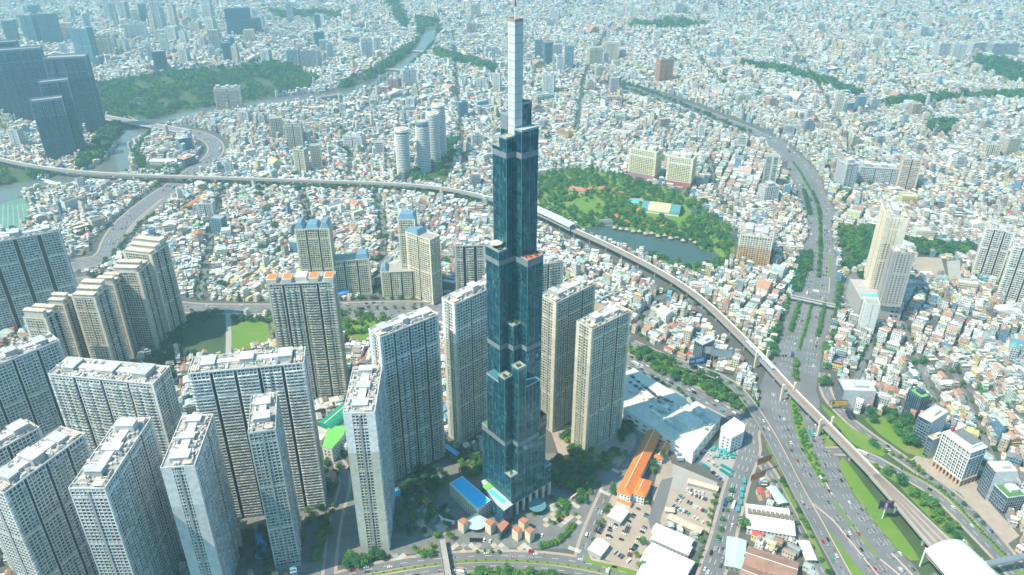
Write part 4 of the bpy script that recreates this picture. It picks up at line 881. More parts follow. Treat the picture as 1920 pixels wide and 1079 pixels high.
glassblock("blue glass cube office with a pale yellow roof right of the white hotel", (1842, 867), (1867, 886), (1908, 885), 36)
glassblock("dark blue glass office with stepped planted balconies near the right edge", (1880, 905), (1890, 935), (1925, 930), 20, roofc=(.08, .2, .05), blank=())
glassblock("white striped office with a navy glass front behind the street trees", (1724, 778), (1747, 793), (1778, 773), 34, blank=(0,))
glassblock("narrow glass office with an orange roof edge left of the white hotel", (1742, 818), (1750, 826), (1772, 818), 24, roofc=(.65, .36, .2))
glassblock("dark navy box building with a green roof deck among pale shophouses", (1705, 731), (1727, 748), (1745, 743), 26, wallc=(.03, .09, .16), roofc=(.2, .4, .12), blank=())
gb = glassblock("grey blank fronted shop building with a dark square picture sign beside the avenue", (1580, 712), (1583, 733), (1643, 735), 24, wallc=(.5, .52, .56), roofc=(.5, .5, .5))
ctr, W, D, an = rect((1580, 712), (1583, 733), (1643, 735), 24); box("sign", -W*.33, -W*.08, -D/2-.5, -D/2-.2, 14, 23.5, mat("sign_navy", (.02, .02, .05), .5), gb)
cyl("pink_emblem", 0, 0, 2.2, 0, .1, mat("pink_print", (.75, .15, .2), .6), gb, n=12); gb.children[-1].location = (-W*.2, -D/2-.55, 19); gb.children[-1].rotation_euler = (math.pi/2, 0, 0)
glassblock("teal glass block beside two grey billboards above the flyover start", (1300, 640), (1318, 648), (1340, 638), 28, wallc=(.55, .6, .6), roofc=(.5, .5, .5), blank=(1,))
# ---------------------------------------------------------------- the tall glass tower (bundled square shafts)
CELL = 8.33; TA = math.radians(40)
lt = thing("glass_skyscraper", "very tall teal glass skyscraper of bundled square shafts with a pale panelled spire", "skyscraper", (-1, 540, 0), TA)
HM = np.zeros((6, 6))
HM[0, 0] = 52; HM[0, 1] = 157; HM[1, 0] = 168; HM[0, 2] = HM[0, 3] = 150; HM[0, 4] = 89; HM[1, 1] = 150; HM[1, 2] = HM[2, 1] = 148
HM[2, 0] = HM[3, 0] = 146; HM[4, 0] = 80; HM[5, 0] = 40; HM[5, 1] = 95; HM[5, 2] = HM[5, 3] = 120; HM[5, 4] = 60; HM[2, 2] = 200
HM[1, 3] = HM[1, 4] = 270; HM[3, 1] = HM[4, 1] = 263; HM[2, 3] = 363; HM[2, 4] = 355; HM[3, 2] = 369; HM[4, 2] = 369
HM[3, 3] = 360; HM[4, 3] = 387; HM[3, 4] = 378; HM[4, 4] = 350; HM[2, 5] = 150; HM[3, 5] = HM[4, 5] = 120; HM[1, 5] = 80; HM[0, 5] = 0
Z0 = 17.0
FH = 3.9
GQ = []; FIN = []; SPN = []; BND = []; 
def hgt(i, j): return HM[i, j] if 0 <= i < 6 and 0 <= j < 6 and HM[i, j] > 0 else Z0
bandz = (83, 175, 257, 347)
for i in range(6):
    for j in range(6):
        h = HM[i, j]
        if h <= 0: continue
        x0, x1, y0, y1 = i*CELL, (i+1)*CELL, j*CELL, (j+1)*CELL
        for (di, dj) in ((0, -1), (1, 0), (0, 1), (-1, 0)):
            z0 = hgt(i+di, j+dj)
            if z0 >= h: continue
            e = .06
            horiz = dj != 0; yy = y0 if dj < 0 else y1; xx = x0 if di < 0 else x1
            s = -1 if (dj < 0 or di < 0) else 1
            if horiz: GQ.append([(x0, yy, z0), (x1, yy, z0), (x1, yy, h), (x0, yy, h)] if s < 0 else [(x1, yy, z0), (x0, yy, z0), (x0, yy, h), (x1, yy, h)])
            else: GQ.append([(xx, y1, z0), (xx, y0, z0), (xx, y0, h), (xx, y1, h)] if s < 0 else [(xx, y0, z0), (xx, y1, z0), (xx, y1, h), (xx, y0, h)])
            for k in range(1, 5):
                f = k*CELL/5; w = .07
                if horiz: FIN.append([x0+f-w, x0+f+w, yy-(.22 if s < 0 else -.02), yy+(.22 if s > 0 else -.02), z0, h])
                else: FIN.append([xx-(.22 if s < 0 else -.02), xx+(.22 if s > 0 else -.02), y0+f-w, y0+f+w, z0, h])
            z = math.ceil(z0/FH)*FH
            while z < h - .5:
                t_ = .28 if round(z/FH) % 6 else .7
                if horiz: SPN.append([x0, x1, yy-(.14 if s < 0 else -.01), yy+(.14 if s > 0 else -.01), z, z+t_])
                else: SPN.append([xx-(.14 if s < 0 else -.01), xx+(.14 if s > 0 else -.01), y0, y1, z, z+t_])
                z += FH
            for bz in bandz:
                if z0 < bz and h > bz + 4:
                    if horiz: BND.append([x0-.3, x1+.3, yy-(.35 if s < 0 else -.02), yy+(.35 if s > 0 else -.02), bz, bz+4.6])
                    else: BND.append([xx-(.34 if s < 0 else -.02), xx+(.34 if s > 0 else -.02), y0-.3, y1+.3, bz+.01, bz+4.59])
V = np.array(GQ).reshape(-1, 3)
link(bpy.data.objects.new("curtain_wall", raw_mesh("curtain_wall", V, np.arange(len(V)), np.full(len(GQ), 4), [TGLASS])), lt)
FINM = mat("fin_metal", (.10, .30, .36), .35, metal=.5, var=.1)
boxes("glazing_fins", FIN, FINM, lt, kind="stuff"); boxes("spandrels", SPN, mat("spandrel_teal", (.012, .10, .14), .25, var=.1), lt, kind="stuff")
for bz in bandz: boxes("louvre_band", [q for q in BND if abs(q[4]-bz) < .1], LOUV, lt, bottom=True, kind="stuff")
# corner posts
CP = []
for i in range(7):
    for j in range(7):
        hs = [HM[a, b_] if 0 <= a < 6 and 0 <= b_ < 6 else 0 for a, b_ in ((i-1, j-1), (i, j-1), (i-1, j), (i, j))]
        if max(hs) > 0 and min(hs) < max(hs): CP.append([i*CELL-.22, i*CELL+.22, j*CELL-.22, j*CELL+.22, Z0, max(hs)-.2])
boxes("corner_posts", CP, FINM, lt, kind="stuff")
# terraces
EDG = mat("terrace_edge", (.26, .36, .37), .4, var=.1); DECK = mat("terrace_deck", (.36, .30, .23), .8, var=.3, scale=.6)
def terrace(i0, i1, j0, j1, z, m=DECK, par=.9):
    x0, x1, y0, y1 = i0*CELL-.25, i1*CELL+.25, j0*CELL-.25, j1*CELL+.25
    q = box("terrace", x0, x1, y0, y1, z-.6, z+.25, m, lt)
    boxes("parapet", [[x0-.1, x1+.1, y0-.1, y0+.35, z-.7, z+par], [x0-.1, x1+.1, y1-.35, y1+.1, z-.7, z+par], [x0-.1, x0+.35, y0+.35, y1-.35, z-.7, z+par], [x1-.35, x1+.1, y0+.35, y1-.35, z-.7, z+par]], EDG, q)
    return q
terrace(0, 1, 0, 1, 52); terrace(0, 1, 1, 2, 157); terrace(1, 2, 0, 1, 168); terrace(2, 3, 2, 3, 200); terrace(1, 2, 3, 5, 270); terrace(3, 5, 1, 2, 263, m=RED)
terrace(0, 1, 2, 4, 150, m=FINM, par=.5); terrace(0, 1, 4, 5, 89, m=GRASS); terrace(2, 4, 0, 1, 146, m=FINM, par=.5); terrace(4, 5, 0, 1, 80, m=GRASS, par=.5); terrace(5, 6, 0, 1, 40, m=FINM, par=.5); terrace(1, 2, 1, 2, 150, par=.4)
terrace(2, 3, 3, 4, 363); terrace(2, 3, 4, 5, 355); terrace(3, 5, 2, 3, 369, m=mat("roof_mech", (.4, .42, .42), .8, var=.4, scale=1)); terrace(4, 5, 3, 4, 387, m=DARK); terrace(3, 4, 4, 5, 378, m=LOUV); terrace(4, 5, 4, 5, 350); terrace(3, 4, 3, 4, 360)
box("grey_upper_wall", 3*CELL-.3, 3*CELL-.05, 4*CELL, 5*CELL, 366, 378, LOUV, lt)
q = cyl("rooftop_pavilion", 1.5*CELL, 4*CELL, 2.6, 270.3, 273.5, DARK, lt, n=20); cyl("pavilion_roof", 1.5*CELL, 4*CELL, 5.0, 273.5, 274.4, CREAM, q, n=28)
box("red_carpet", 3*CELL+.6, 5*CELL-.6, 1*CELL+.6, 2*CELL-1.5, 263.27, 263.45, mat("coral_deck", (.75, .12, .08), .7), lt)
B = []; 
for (i, j, z) in ((0, 1, 157), (1, 0, 168), (2, 2, 200), (0, 0, 52), (4, 1, 263), (1, 3, 270), (3, 1, 263)):
    for k in range(5): x, y = (i + random.uniform(.1, .75))*CELL, (j + random.uniform(.1, .75))*CELL; B.append([x, x+random.uniform(.8, 2.2), y, y+random.uniform(.8, 2), z+.46, z+random.uniform(1, 2.6)])
boxes("terrace_planters", B, mat("planter_green", (.05, .13, .04), .9), lt, kind="stuff")
box("plunge_pool", .25*CELL, .8*CELL, .2*CELL, .5*CELL, 52.26, 52.7, AQUA, lt)
# spire
sx0, sx1, sy0, sy1 = 3*CELL+.1, 3*CELL+7.6, 3*CELL+.1, 3*CELL+8.1
box("spire_shaft", sx0, sx1, sy0, sy1, 356, 447, SPIRE, lt)
B = []
for k in range(14):
    z = 364 + k*6.15; B.append([sx0-.12, sx1+.12, sy0-.12, sy1+.12, z, z+.42])
for f in (.0, .2, .4, .6, .8, 1.0):
    x = sx0 + (sx1-sx0)*f; y = sy0 + (sy1-sy0)*f
    B += [[x-.1, x+.1, sy0-.14, sy0-.01, 356, 447], [sx0-.14, sx0-.01, y-.1, y+.1, 356, 447], [sx1+.01, sx1+.14, y-.1, y+.1, 356, 447]]
boxes("spire_joints", B, mat("joint_grey", (.38, .39, .40), .6), lt)
boxes("spire_rim", [[sx0-.2, sx1+.2, sy0-.2, sy0+.3, 447, 449], [sx0-.2, sx1+.2, sy1-.3, sy1+.2, 447, 449], [sx0-.2, sx0+.3, sy0+.3, sy1-.3, 447, 449], [sx1-.3, sx1+.2, sy0+.3, sy1-.3, 447, 449]], mat("rust_rim", (.35, .25, .2), .8), lt)
mx, my = (sx0+sx1)/2, (sy0+sy1)/2
mast = cyl("mast", mx, my, .55, 447, 457, WHITE, lt, n=8); cyl("red_tip", mx, my, .75, 457, 466, RED, mast, n=8, r1=.3)
# foot of the tower: columns, lobby, canopy
for (i, j) in [(k, 0) for k in range(7)] + [(0, k) for k in range(1, 6)] + [(6, 1), (5, 2)]:
    x, y = i*CELL, j*CELL; box("column", x-1.1 if i else .1, x+1.1 if i else 2.3, y-1.1 if j else .1, y+1.1 if j else 2.3, 0, Z0-.05, CREAM, lt)
box("lobby", 1.2*CELL, 4.8*CELL, 1.2*CELL, 4.8*CELL, 0, Z0-.1, WINB, lt); box("soffit", 0, 6*CELL, 0, 5*CELL, Z0-.9, Z0-.02, GREYW, lt, bottom=True)
q = cyl("canopy_disc", 3.2*CELL, -7, 9, 6, 6.7, mat("canopy_glass", (.10, .24, .28), .1), lt, n=28)
burn_poly([(-1 + x*math.cos(TA) - y*math.sin(TA), 540 + x*math.sin(TA) + y*math.cos(TA)) for x, y in ((-8, -12), (55, -12), (55, 52), (-8, 52))])
# podium buildings around it
def boxthing(name, label, cat, px, h, wall, roof, z0=0.0, roofn="roof", group=None, extra=None, slabh=.5, win=None):
    pts = GL(px, h); ctr = np.mean(pts, 0); a = sum(pts[i][0]*pts[(i+1) % len(pts)][1] - pts[(i+1) % len(pts)][0]*pts[i][1] for i in range(len(pts)))
    if a < 0: pts = pts[::-1]
    loc = [(x-ctr[0], y-ctr[1]) for x, y in pts]; n = len(loc); t = thing(name, label, cat, (ctr[0], ctr[1], 0), 0, group)
    V = [(x, y, z0) for x, y in loc] + [(x, y, h-slabh) for x, y in loc]
    me = bpy.data.meshes.new("wall"); me.from_pydata(V, [], [[i, (i+1) % n, (i+1) % n+n, i+n] for i in range(n)]); me.materials.append(wall); link(bpy.data.objects.new("wall", me), t)
    poly(roofn, loc, h, roof, t, thick=slabh)
    if win:
        wz, ww, gap, wm = win; F = []; V = []
        for i in range(n):
            (xa, ya), (xb, yb) = loc[i], loc[(i+1) % n]; L = math.hypot(xb-xa, yb-ya); ux, uy = (xb-xa)/L, (yb-ya)/L; nx, ny = uy*.08, -ux*.08
            for z in wz:
                s = gap
                while s + ww < L - gap/2:
                    k = len(V)
                    for (a_, zz) in ((s, z), (s+ww, z), (s+ww, z+1.8), (s, z+1.8)): V.append((xa+ux*a_+nx, ya+uy*a_+ny, zz))
                    F.append([k, k+1, k+2, k+3]); s += ww + gap
        me = bpy.data.meshes.new("window"); me.from_pydata(V, [], F); me.materials.append(wm); o = link(bpy.data.objects.new("window", me), t); o["kind"] = "stuff"
    burn_poly(pts); return t, ctr
t, c_ = boxthing("pool_podium", "podium building with a large bright blue rooftop pool at the foot of the skyscraper", "podium", [(843, 906), (867, 893), (920, 938), (896, 956)], 16, CREAM, WHITE, win=((2, 6, 10), 2, 1.2, DARK))
pts = [G(x, y, 16.3) for x, y in [(845, 906), (867, 894.6), (917.5, 938), (896, 954)]]; poly("pool", [(x-c_[0], y-c_[1]) for x, y in pts], 16.35, POOL, t, thick=.3)
boxthing("slim_podium", "slim podium with a small aqua pool and a lime lawn beside the skyscraper corner", "podium", [(901, 902), (912, 898), (962, 946), (945, 958), (930, 945)], 22, WINB, GREYW)
t = thing("rooftop_pool", "small aqua pool on the slim podium roof", "pool", (*G(932, 931, 22), 22.02), -.85); box("basin", -10, 10, -2.2, 2.2, 0, .5, AQUA, t)
t = thing("roof_lawn", "small lime green lawn square on the slim podium roof", "lawn", (*G(916, 912, 22), 22.02), .7); box("turf", -5, 5, -3.5, 3.5, 0, .4, LIME, t)
pav = "cream gate pavilions with terracotta roofs"
for (px, lab) in (([(858, 976), (868, 970), (878, 975), (869, 984)], "left cream pavilion beside the glass fan canopy"), ([(909, 978), (918, 972), (929, 978), (920, 987)], "right cream pavilion beside the glass fan canopy"),
                  ([(972, 975), (981, 969), (992, 975), (983, 983)], "cream pavilion nearest the round canopy disc"), ([(984, 993), (994, 987), (1003, 993), (994, 1002)], "cream pavilion at the corner by the shrubs"),
                  ([(960, 991), (968, 985), (979, 991), (971, 999)], "cream pavilion between the glass corner and the shrubs")):
    boxthing("gate_pavilion", lab, "pavilion", px, 12, CREAM, TERR, group=pav)
boxthing("glass_corner", "dark glass corner building with a terracotta deck below the skyscraper", "pavilion", [(932, 985), (945, 975), (955, 981), (940, 998)], 10, WINB, TERR)
fx, fy = G(893, 985); t = thing("fan_canopy", "fan shaped glass canopy of pale ribs between two cream pavilions", "canopy", (fx, fy, 0), 0)
V = [(0, 6, 9)]; n = 12
for i in range(n+1):
    a = math.pi + math.pi*i/n; V.append((11*math.cos(a), 2 + 13*math.sin(a), 5.0))
me = bpy.data.meshes.new("canopy_glass"); me.from_pydata(V, [], [[0, i+1, i+2] for i in range(n)]); me.materials.append(mat("fan_glass", (.35, .5, .52), .15)); o = link(bpy.data.objects.new("canopy_glass", me), t); o.modifiers.new("t", 'SOLIDIFY').thickness = .2
for i in range(0, n+1, 1):
    v = V[i+1]; strip("rib", [(0, 6, 9.35), (v[0], v[1], 5.35)], .25, 0, WHITE, t, thick=.25, step=20)
for s in (-9, 9): cyl("post", s, -3, .35, 0, 5.2, WHITE, t, n=8)
for (px, py, lab) in ((787, 927, "square timber trellis pavilion in the shaded plaza, upper of two"), (800, 940, "square timber trellis pavilion in the shaded plaza, lower of two")):
    x, y = G(px, py, 4); t = thing("trellis_pavilion", lab, "pavilion", (x, y, 0), .7, "timber trellis pavilions")
    for i in range(7): box("slat", -3.6, 3.6, -3.6+i*1.15, -3.2+i*1.15, 4, 4.35, mat("gold_timber", (.55, .36, .12), .7), t)
    for sx in (-3.2, 3.2):
        for sy in (-3.2, 3.2): box("post", sx-.2, sx+.2, sy-.2, sy+.2, 0, 4, MATS["gold_timber"], t)
boxthing("garden_kiosk", "small square kiosk with a planted roof in the dark trees", "kiosk", [(1084, 909), (1092, 904), (1099, 910), (1091, 916)], 5, CREAM, GRASS)
boxthing("garden_kiosk", "small kiosk with a glass roof behind the planted roof kiosk", "kiosk", [(1062, 886), (1071, 882), (1080, 888), (1071, 895)], 4, CREAM, mat("kiosk_glass", (.08, .14, .16), .2))
strip("garden_wall", GL([(1070, 938), (1095, 920), (1103, 905)]), 1.2, 3.5, CREAM, thick=3.5); tag(C.objects["garden_wall"], "long low cream wall edging the dark garden trees", "wall")
strip("plaza_wall", GL([(812, 963), (845, 993), (853, 985)]), 1.2, 5, WHITE, thick=5); tag(C.objects["plaza_wall"], "white hoarding wall with red panels along the plaza garden", "wall")
for i, px in enumerate([(822, 974), (832, 983), (850, 989)]):
    x, y = G(*px); q = box("red_panel", -2, 2, -.1, .1, 1, 4.4, RED, C.objects["plaza_wall"]); q.location = (x+.6, y-.9, 0); q.rotation_euler = (0, 0, -.75 if i < 2 else .8)
# shopping mall, school, orange roofs, sheds
t, c_ = boxthing("shopping_mall", "large white roofed shopping mall between the car park and the orange roofed house", "mall", [(1167, 700), (1188, 690), (1286, 748), (1292, 760), (1305, 752), (1352, 782), (1300, 848), (1283, 838), (1170, 768)], 16, WHITE, mat("mall_roof", (.56, .54, .48), .8, var=.3, scale=.06), win=((4, 10), 5, 6, DARK))
for i, (x0, y0, w, d, hh) in enumerate([(1290, 790, 26, 20, 3), (1310, 775, 10, 10, 5), (1325, 790, 16, 9, 2), (1240, 782, 30, 3, 1.2), (1215, 745, 12, 8, 2.5), (1185, 735, 9, 6, 3), (1262, 800, 22, 3, 1.4), (1250, 765, 6, 6, 2)]):
    x, y = G(x0, y0, 16); q = boxes("roof_unit", [[-w/2, w/2, -d/2, d/2, 16.02, 16+hh]], FAC, t, col=[[(.6, .58, .52), (.5, .5, .48), (.36, .42, .40), (.7, .7, .68)][i % 4]]); q.location = (x-c_[0], y-c_[1], 0); q.rotation_euler = (0, 0, -.9)
mr = random.Random(5)
for i in range(46):
    f, g2 = mr.random(), mr.random(); x, y = G(1185 + 115*f + 30*g2, 712 + 62*f + 55*g2 - 20*f*g2, 16); a_, b_, hh = mr.uniform(1, 7), mr.uniform(.8, 3), mr.uniform(.6, 2.2); g_ = mr.uniform(.2, .75)
    q = boxes("roof_unit", [[-a_/2, a_/2, -b_/2, b_/2, 16.02, 16+hh]], FAC, t, col=[(g_, g_, g_*.93)]); q.location = (x-c_[0], y-c_[1], 0); q.rotation_euler = (0, 0, -.9)
for k in range(9):
    (xa, ya), (xb, yb) = G(1180+14*k, 716+9*k, 16), G(1176+15*k, 762+10*k, 16); strip("roof_seam", [(xa-c_[0], ya-c_[1]), (xb-c_[0], yb-c_[1])], .5, 16.2, GREYW, t, thick=.18, step=60)
boxthing("corner_office", "small white office with a slanted roof and glass side beside the mall", "office block", [(1352, 800), (1377, 782), (1398, 797), (1395, 810), (1372, 822), (1352, 812)], 20, WHITE, mat("tan_roof2", (.6, .55, .47), .8), win=((3, 7, 11, 15), 2, 3, DARK))
def gable(name, label, cat, A, B, Cc, eave, rise, wall, roof, depth=None, hip=0.0, over=.8, group=None, win=True, stripes=None):
    ctr, W, D, an = rect(A, B, Cc, eave, depth); t = thing(name, label, cat, (ctr[0], ctr[1], 0), an, group); burn_rect(ctr, W, D, an, 2)
    box("wall", -W/2, W/2, -D/2, D/2, 0, eave-.1, wall, t)
    long_x = W >= D; hw, hd = W/2+over, D/2+over
    if long_x: V = [(-hw, -hd, eave), (hw, -hd, eave), (hw, hd, eave), (-hw, hd, eave), (-hw+hip*D/2, 0, eave+rise), (hw-hip*D/2, 0, eave+rise)]; F = [[0, 1, 5, 4], [2, 3, 4, 5], [1, 2, 5], [3, 0, 4], [3, 2, 1, 0]]
    else: V = [(-hw, -hd, eave), (hw, -hd, eave), (hw, hd, eave), (-hw, hd, eave), (0, -hd+hip*W/2, eave+rise), (0, hd-hip*W/2, eave+rise)]; F = [[0, 1, 4], [1, 2, 5, 4], [2, 3, 5], [3, 0, 4, 5], [3, 2, 1, 0]]
    me = bpy.data.meshes.new("roof"); me.from_pydata(V, [], F); me.materials.append(roof); r = link(bpy.data.objects.new("roof", me), t)
    if long_x: box("ridge_cap", -hw+hip*D/2, hw-hip*D/2, -.25, .25, eave+rise-.05, eave+rise+.25, WHITE, r)
    else: box("ridge_cap", -.25, .25, -hd+hip*W/2, hd-hip*W/2, eave+rise-.05, eave+rise+.25, WHITE, r)
    if stripes:
        n = int(max(W, D)/4)
        for i in range(1, n):
            f = -.5 + i/n
            (strip("roof_seam", [(f*W, -hd, eave+.1), (f*W, 0, eave+rise+.1), (f*W, hd, eave+.1)], .5, .05, stripes, r, step=50, thick=.1) if long_x else strip("roof_seam", [(-hw, f*D, eave+.1), (0, f*D, eave+rise+.1), (hw, f*D, eave+.1)], .5, .05, stripes, r, step=50, thick=.1))
    if win:
        B_ = []
        n = int(W/3.2); m_ = int(D/3.2)
        for z in np.arange(1.2, eave-2, 3.4):
            B_ += [[-W/2+W*(i+.3)/n, -W/2+W*(i+.7)/n, s*D/2-.1, s*D/2+.05, z, z+1.6] for i in range(n) for s in (-1, 1)]
            B_ += [[s*W/2-.1, s*W/2+.05, -D/2+D*(i+.3)/m_, -D/2+D*(i+.7)/m_, z, z+1.6] for i in range(m_) for s in (-1, 1)]
        if B_: boxes("window", B_, DARK, t, kind="stuff")
    return t
gable("long_orange_roofed_house", "very long orange tiled hall with a white ridge beside the access road", "hall", (1157, 923), (1182, 930), (1238, 815), 12, 5, WHITE, ORANGE, hip=.6)
gable("orange_roofed_house", "orange tiled wing with white corner ridges attached right of the long hall", "house", (1184, 922), (1208, 932), (1221, 903), 11, 4, WHITE, ORANGE, hip=.9)
gable("orange_roofed_house", "small orange roofed house behind the long hall next to round trees", "house", (1228, 853), (1241, 862), (1258, 832), 7, 3, WHITE, ORANGE, hip=.5)
gable("orange_porch", "low orange porch roof in front of the long hall", "porch", None, (1156, 938), (1181, 948), 4, 1.5, WHITE, ORANGE, depth=5, hip=.6, win=False)
SHED = mat("shed_white", (.76, .76, .75), .5, var=.06)
shd = "white roofed sheds of the depot"
gable("white_shed", "square white roofed shed in the tan car park", "shed", None, (1140, 968), (1163, 979), 6, 2.2, GREYW, SHED, depth=16, group=shd, win=False)
gable("white_shed", "white tent roof at the corner of the tan car park by the crossing", "shed", None, (1103, 1030), (1126, 1042), 6, 2.5, GREYW, SHED, depth=15, group=shd, win=False)
gable("white_shed", "long slim white shed, uppermost of the depot row", "shed", (1224, 990), (1222, 998), (1292, 1028), 6, 2, GREYW, SHED, depth=12, group=shd, stripes=GREYW)
gable("white_shed", "second long slim white shed of the depot row", "shed", None, (1222, 1010), (1290, 1040), 6, 2, GREYW, SHED, depth=10, group=shd, stripes=GREYW)
gable("white_shed", "broad white ribbed shed cut by the bottom edge", "shed", None, (1200, 1054), (1280, 1092), 7, 3, GREYW, SHED, depth=26, group=shd, stripes=GREYW)
gable("white_shed", "broad white ribbed shed at the very bottom edge below its twin", "shed", None, (1195, 1078), (1262, 1112), 7, 3, GREYW, SHED, depth=18, group=shd, stripes=GREYW)
gable("tan_carport", "long tan carport roof in the depot yard", "carport", None, (1252, 972), (1312, 1000), 4, .8, CONC, mat("tan_sheet", (.62, .46, .32), .7), depth=7, win=False)
gable("tan_carport", "tan carport roof along the top of the depot yard", "carport", None, (1290, 905), (1345, 920), 4, .8, CONC, MATS["tan_sheet"], depth=6, win=False)
gable("tan_carport", "short tan carport beside the left row of parked cars in the depot", "carport", None, (1248, 958), (1264, 960), 4, .8, CONC, MATS["tan_sheet"], depth=5, win=False)
RUSTY = mat("rusty_sheet", (.30, .17, .13), .85, var=.45, scale=.12)
gable("factory_hall", "white roofed factory with a row of roof louvres between the street and the service road", "factory", None, (1402, 990), (1490, 1004), 8, 2, WHITE, SHED, depth=22, stripes=GREYW)
gable("factory_annex", "white arched annex behind the louvred factory roof", "factory", None, (1400, 958), (1480, 968), 9, 2, WHITE, mat("cream_sheet", (.72, .68, .58), .7), depth=9)
gable("rusty_hall", "rust brown ribbed factory hall, upper one at the bottom edge", "factory", None, (1395, 1058), (1490, 1090), 8, 3, CONC, RUSTY, depth=22, stripes=mat("pale_sheet", (.66, .62, .5), .7))
gable("rusty_hall", "rust brown ribbed factory hall, lower one at the bottom edge", "factory", None, (1385, 1086), (1470, 1120), 8, 3, CONC, RUSTY, depth=18, stripes=MATS["pale_sheet"])
gable("mint_shed", "pale mint roofed shed left of the rusty halls", "shed", None, (1360, 1060), (1395, 1068), 5, 1.2, CONC, mat("mint_sheet", (.42, .60, .50), .7, var=.2), depth=34)
gable("cream_shed", "long narrow cream roofed shed right of the louvred factory", "shed", (1482, 1014), (1512, 1050), (1498, 1016), 5, 1.4, CONC, MATS["cream_sheet"], depth=9)
gable("cream_shed", "narrow mint cream shed below the twin billboards", "shed", None, (1438, 915), (1460, 945), 5, 1.4, CONC, MATS["mint_sheet"], depth=9)
# factory louvres
q = C.objects["factory_hall"]
for i in range(10): box("roof_louvre", -20+i*4.2, -17.2+i*4.2, 6, 12, 9.2, 11, mat("louvre_brown", (.2, .17, .13), .8), q)
# green roofed school
boxthing("green_roofed_school", "white school with a lime green roof deck between two apartment towers", "school", [(604, 838), (615, 800), (648, 798), (645, 815), (622, 842)], 18, WHITE, LIME, win=((3, 8, 12), 2.2, 2, DARK))
x, y = G(630, 775, 22); t = thing("emerald_sports_hall", "emerald green barrel roofed hall behind the lime roofed school", "hall", (x, y, 0), math.radians(62)); burn_rect((x, y), 44, 24, math.radians(62))
V = []; n = 11
for s in (-20, 20): V += [(s, 11*math.cos(math.pi*i/(n-1)), 15 + 6.5*math.sin(math.pi*i/(n-1))) for i in range(n)]
me = bpy.data.meshes.new("barrel_roof"); me.from_pydata(V, [], [[i+1, i, i+n, i+n+1] for i in range(n-1)] + [list(range(n)), list(range(2*n-1, n-1, -1))]); me.materials.append(EMER); link(bpy.data.objects.new("barrel_roof", me), t)
box("wall", -20, 20, -11, 11, 0, 15, WHITE, t); box("ridge_strip", -20, 20, -.5, .5, 21.4, 21.8, CREAM, t)
# pools between the towers
for (px, lab) in (([(826, 835), (836, 832), (862, 850), (858, 857)], "long blue pool at the foot of the white topped tower"), ([(476, 1000), (498, 998), (500, 1025), (492, 1052), (478, 1045), (482, 1020)], "shaded blue garden pool between the bottom slabs"), ([(738, 918), (752, 920), (752, 930), (740, 932)], "small blue pool beside the slim end-on tower")):
    t = thing("swimming_pool", lab, "swimming pool"); poly("basin", GL(px), .5, POOL, t, thick=.4); burn_poly(GL(px))
# park buildings
gable("park_restaurant", "pink walled park house with terracotta roof among the trees", "house", None, (1065, 355), (1096, 360), 9, 3, CREAM, TERR, depth=18, hip=.6)
gb_ = "terracotta pavilions in the lakeside park"
for i, (x, y, w) in enumerate([(1108, 358, 16), (1130, 356, 16), (1148, 362, 16), (1162, 366, 16), (1155, 409, 12), (1170, 400, 9), (1175, 420, 11), (1204, 422, 10), (1225, 415, 10), (1241, 430, 13), (1251, 417, 12), (1275, 438, 12), (1198, 396, 8)]):
    cx, cy = G(x, y); t = thing("park_pavilion", ["terracotta hip roofed pavilion on the upper park path", "small orange roofed pavilion near the lake shore"][i > 3], "pavilion", (cx, cy, 0), .3*i, gb_)
    box("wall", -w*.4, w*.4, -w*.3, w*.3, 0, 4, CREAM, t); me = bpy.data.meshes.new("roof"); hw, hd = w*.5, w*.38
    me.from_pydata([(-hw, -hd, 4), (hw, -hd, 4), (hw, hd, 4), (-hw, hd, 4), (-hw*.4, 0, 4+w*.25), (hw*.4, 0, 4+w*.25)], [], [[0, 1, 5, 4], [2, 3, 4, 5], [1, 2, 5], [3, 0, 4], [3, 2, 1, 0]]); me.materials.append(TERR if i < 4 else ORANGE); link(bpy.data.objects.new("roof", me), t)
gable("grey_roofed_restaurant", "dark grey roofed lakeside restaurant", "restaurant", None, (1124, 418), (1150, 417), 6, 3, CREAM, mat("slate", (.14, .15, .18), .8), depth=14, hip=.4)
x, y = G(1240, 396); t = thing("sports_dome", "pale orange barrel roofed sports hall in the park with glass ends", "hall", (x, y, 0), -.33)
for (a, b_, m_) in ((-34, -22, "mint"), (-21.9, 16, "o"), (16.1, 34, "mint")):
    V = []; n = 9
    for s in (a, b_): V += [(s, 17*math.cos(math.pi*i/(n-1)), 5 + 9*math.sin(math.pi*i/(n-1))) for i in range(n)]
    me = bpy.data.meshes.new("roof"); me.from_pydata(V, [], [[i+1, i, i+n, i+n+1] for i in range(n-1)]); me.materials.append(mat("peach_roof", (.78, .55, .30), .7) if m_ == "o" else mat("glass_teal", (.10, .28, .30), .2)); link(bpy.data.objects.new("roof", me), t)
box("wall", -33, 33, -16, 16, 0, 5, WHITE, t)
t = thing("park_pool", "turquoise oval swimming pool in the park beside the sports hall", "swimming pool", (*G(1189, 378), .3)); q = cyl("deck", 0, 0, 19, -.1, .2, PAVE, t, n=20); q.scale = (1.2, 1, 1); q = cyl("basin", 0, 0, 12, .2, .5, AQUA, t, n=20); q.scale = (1.3, .8, 1)
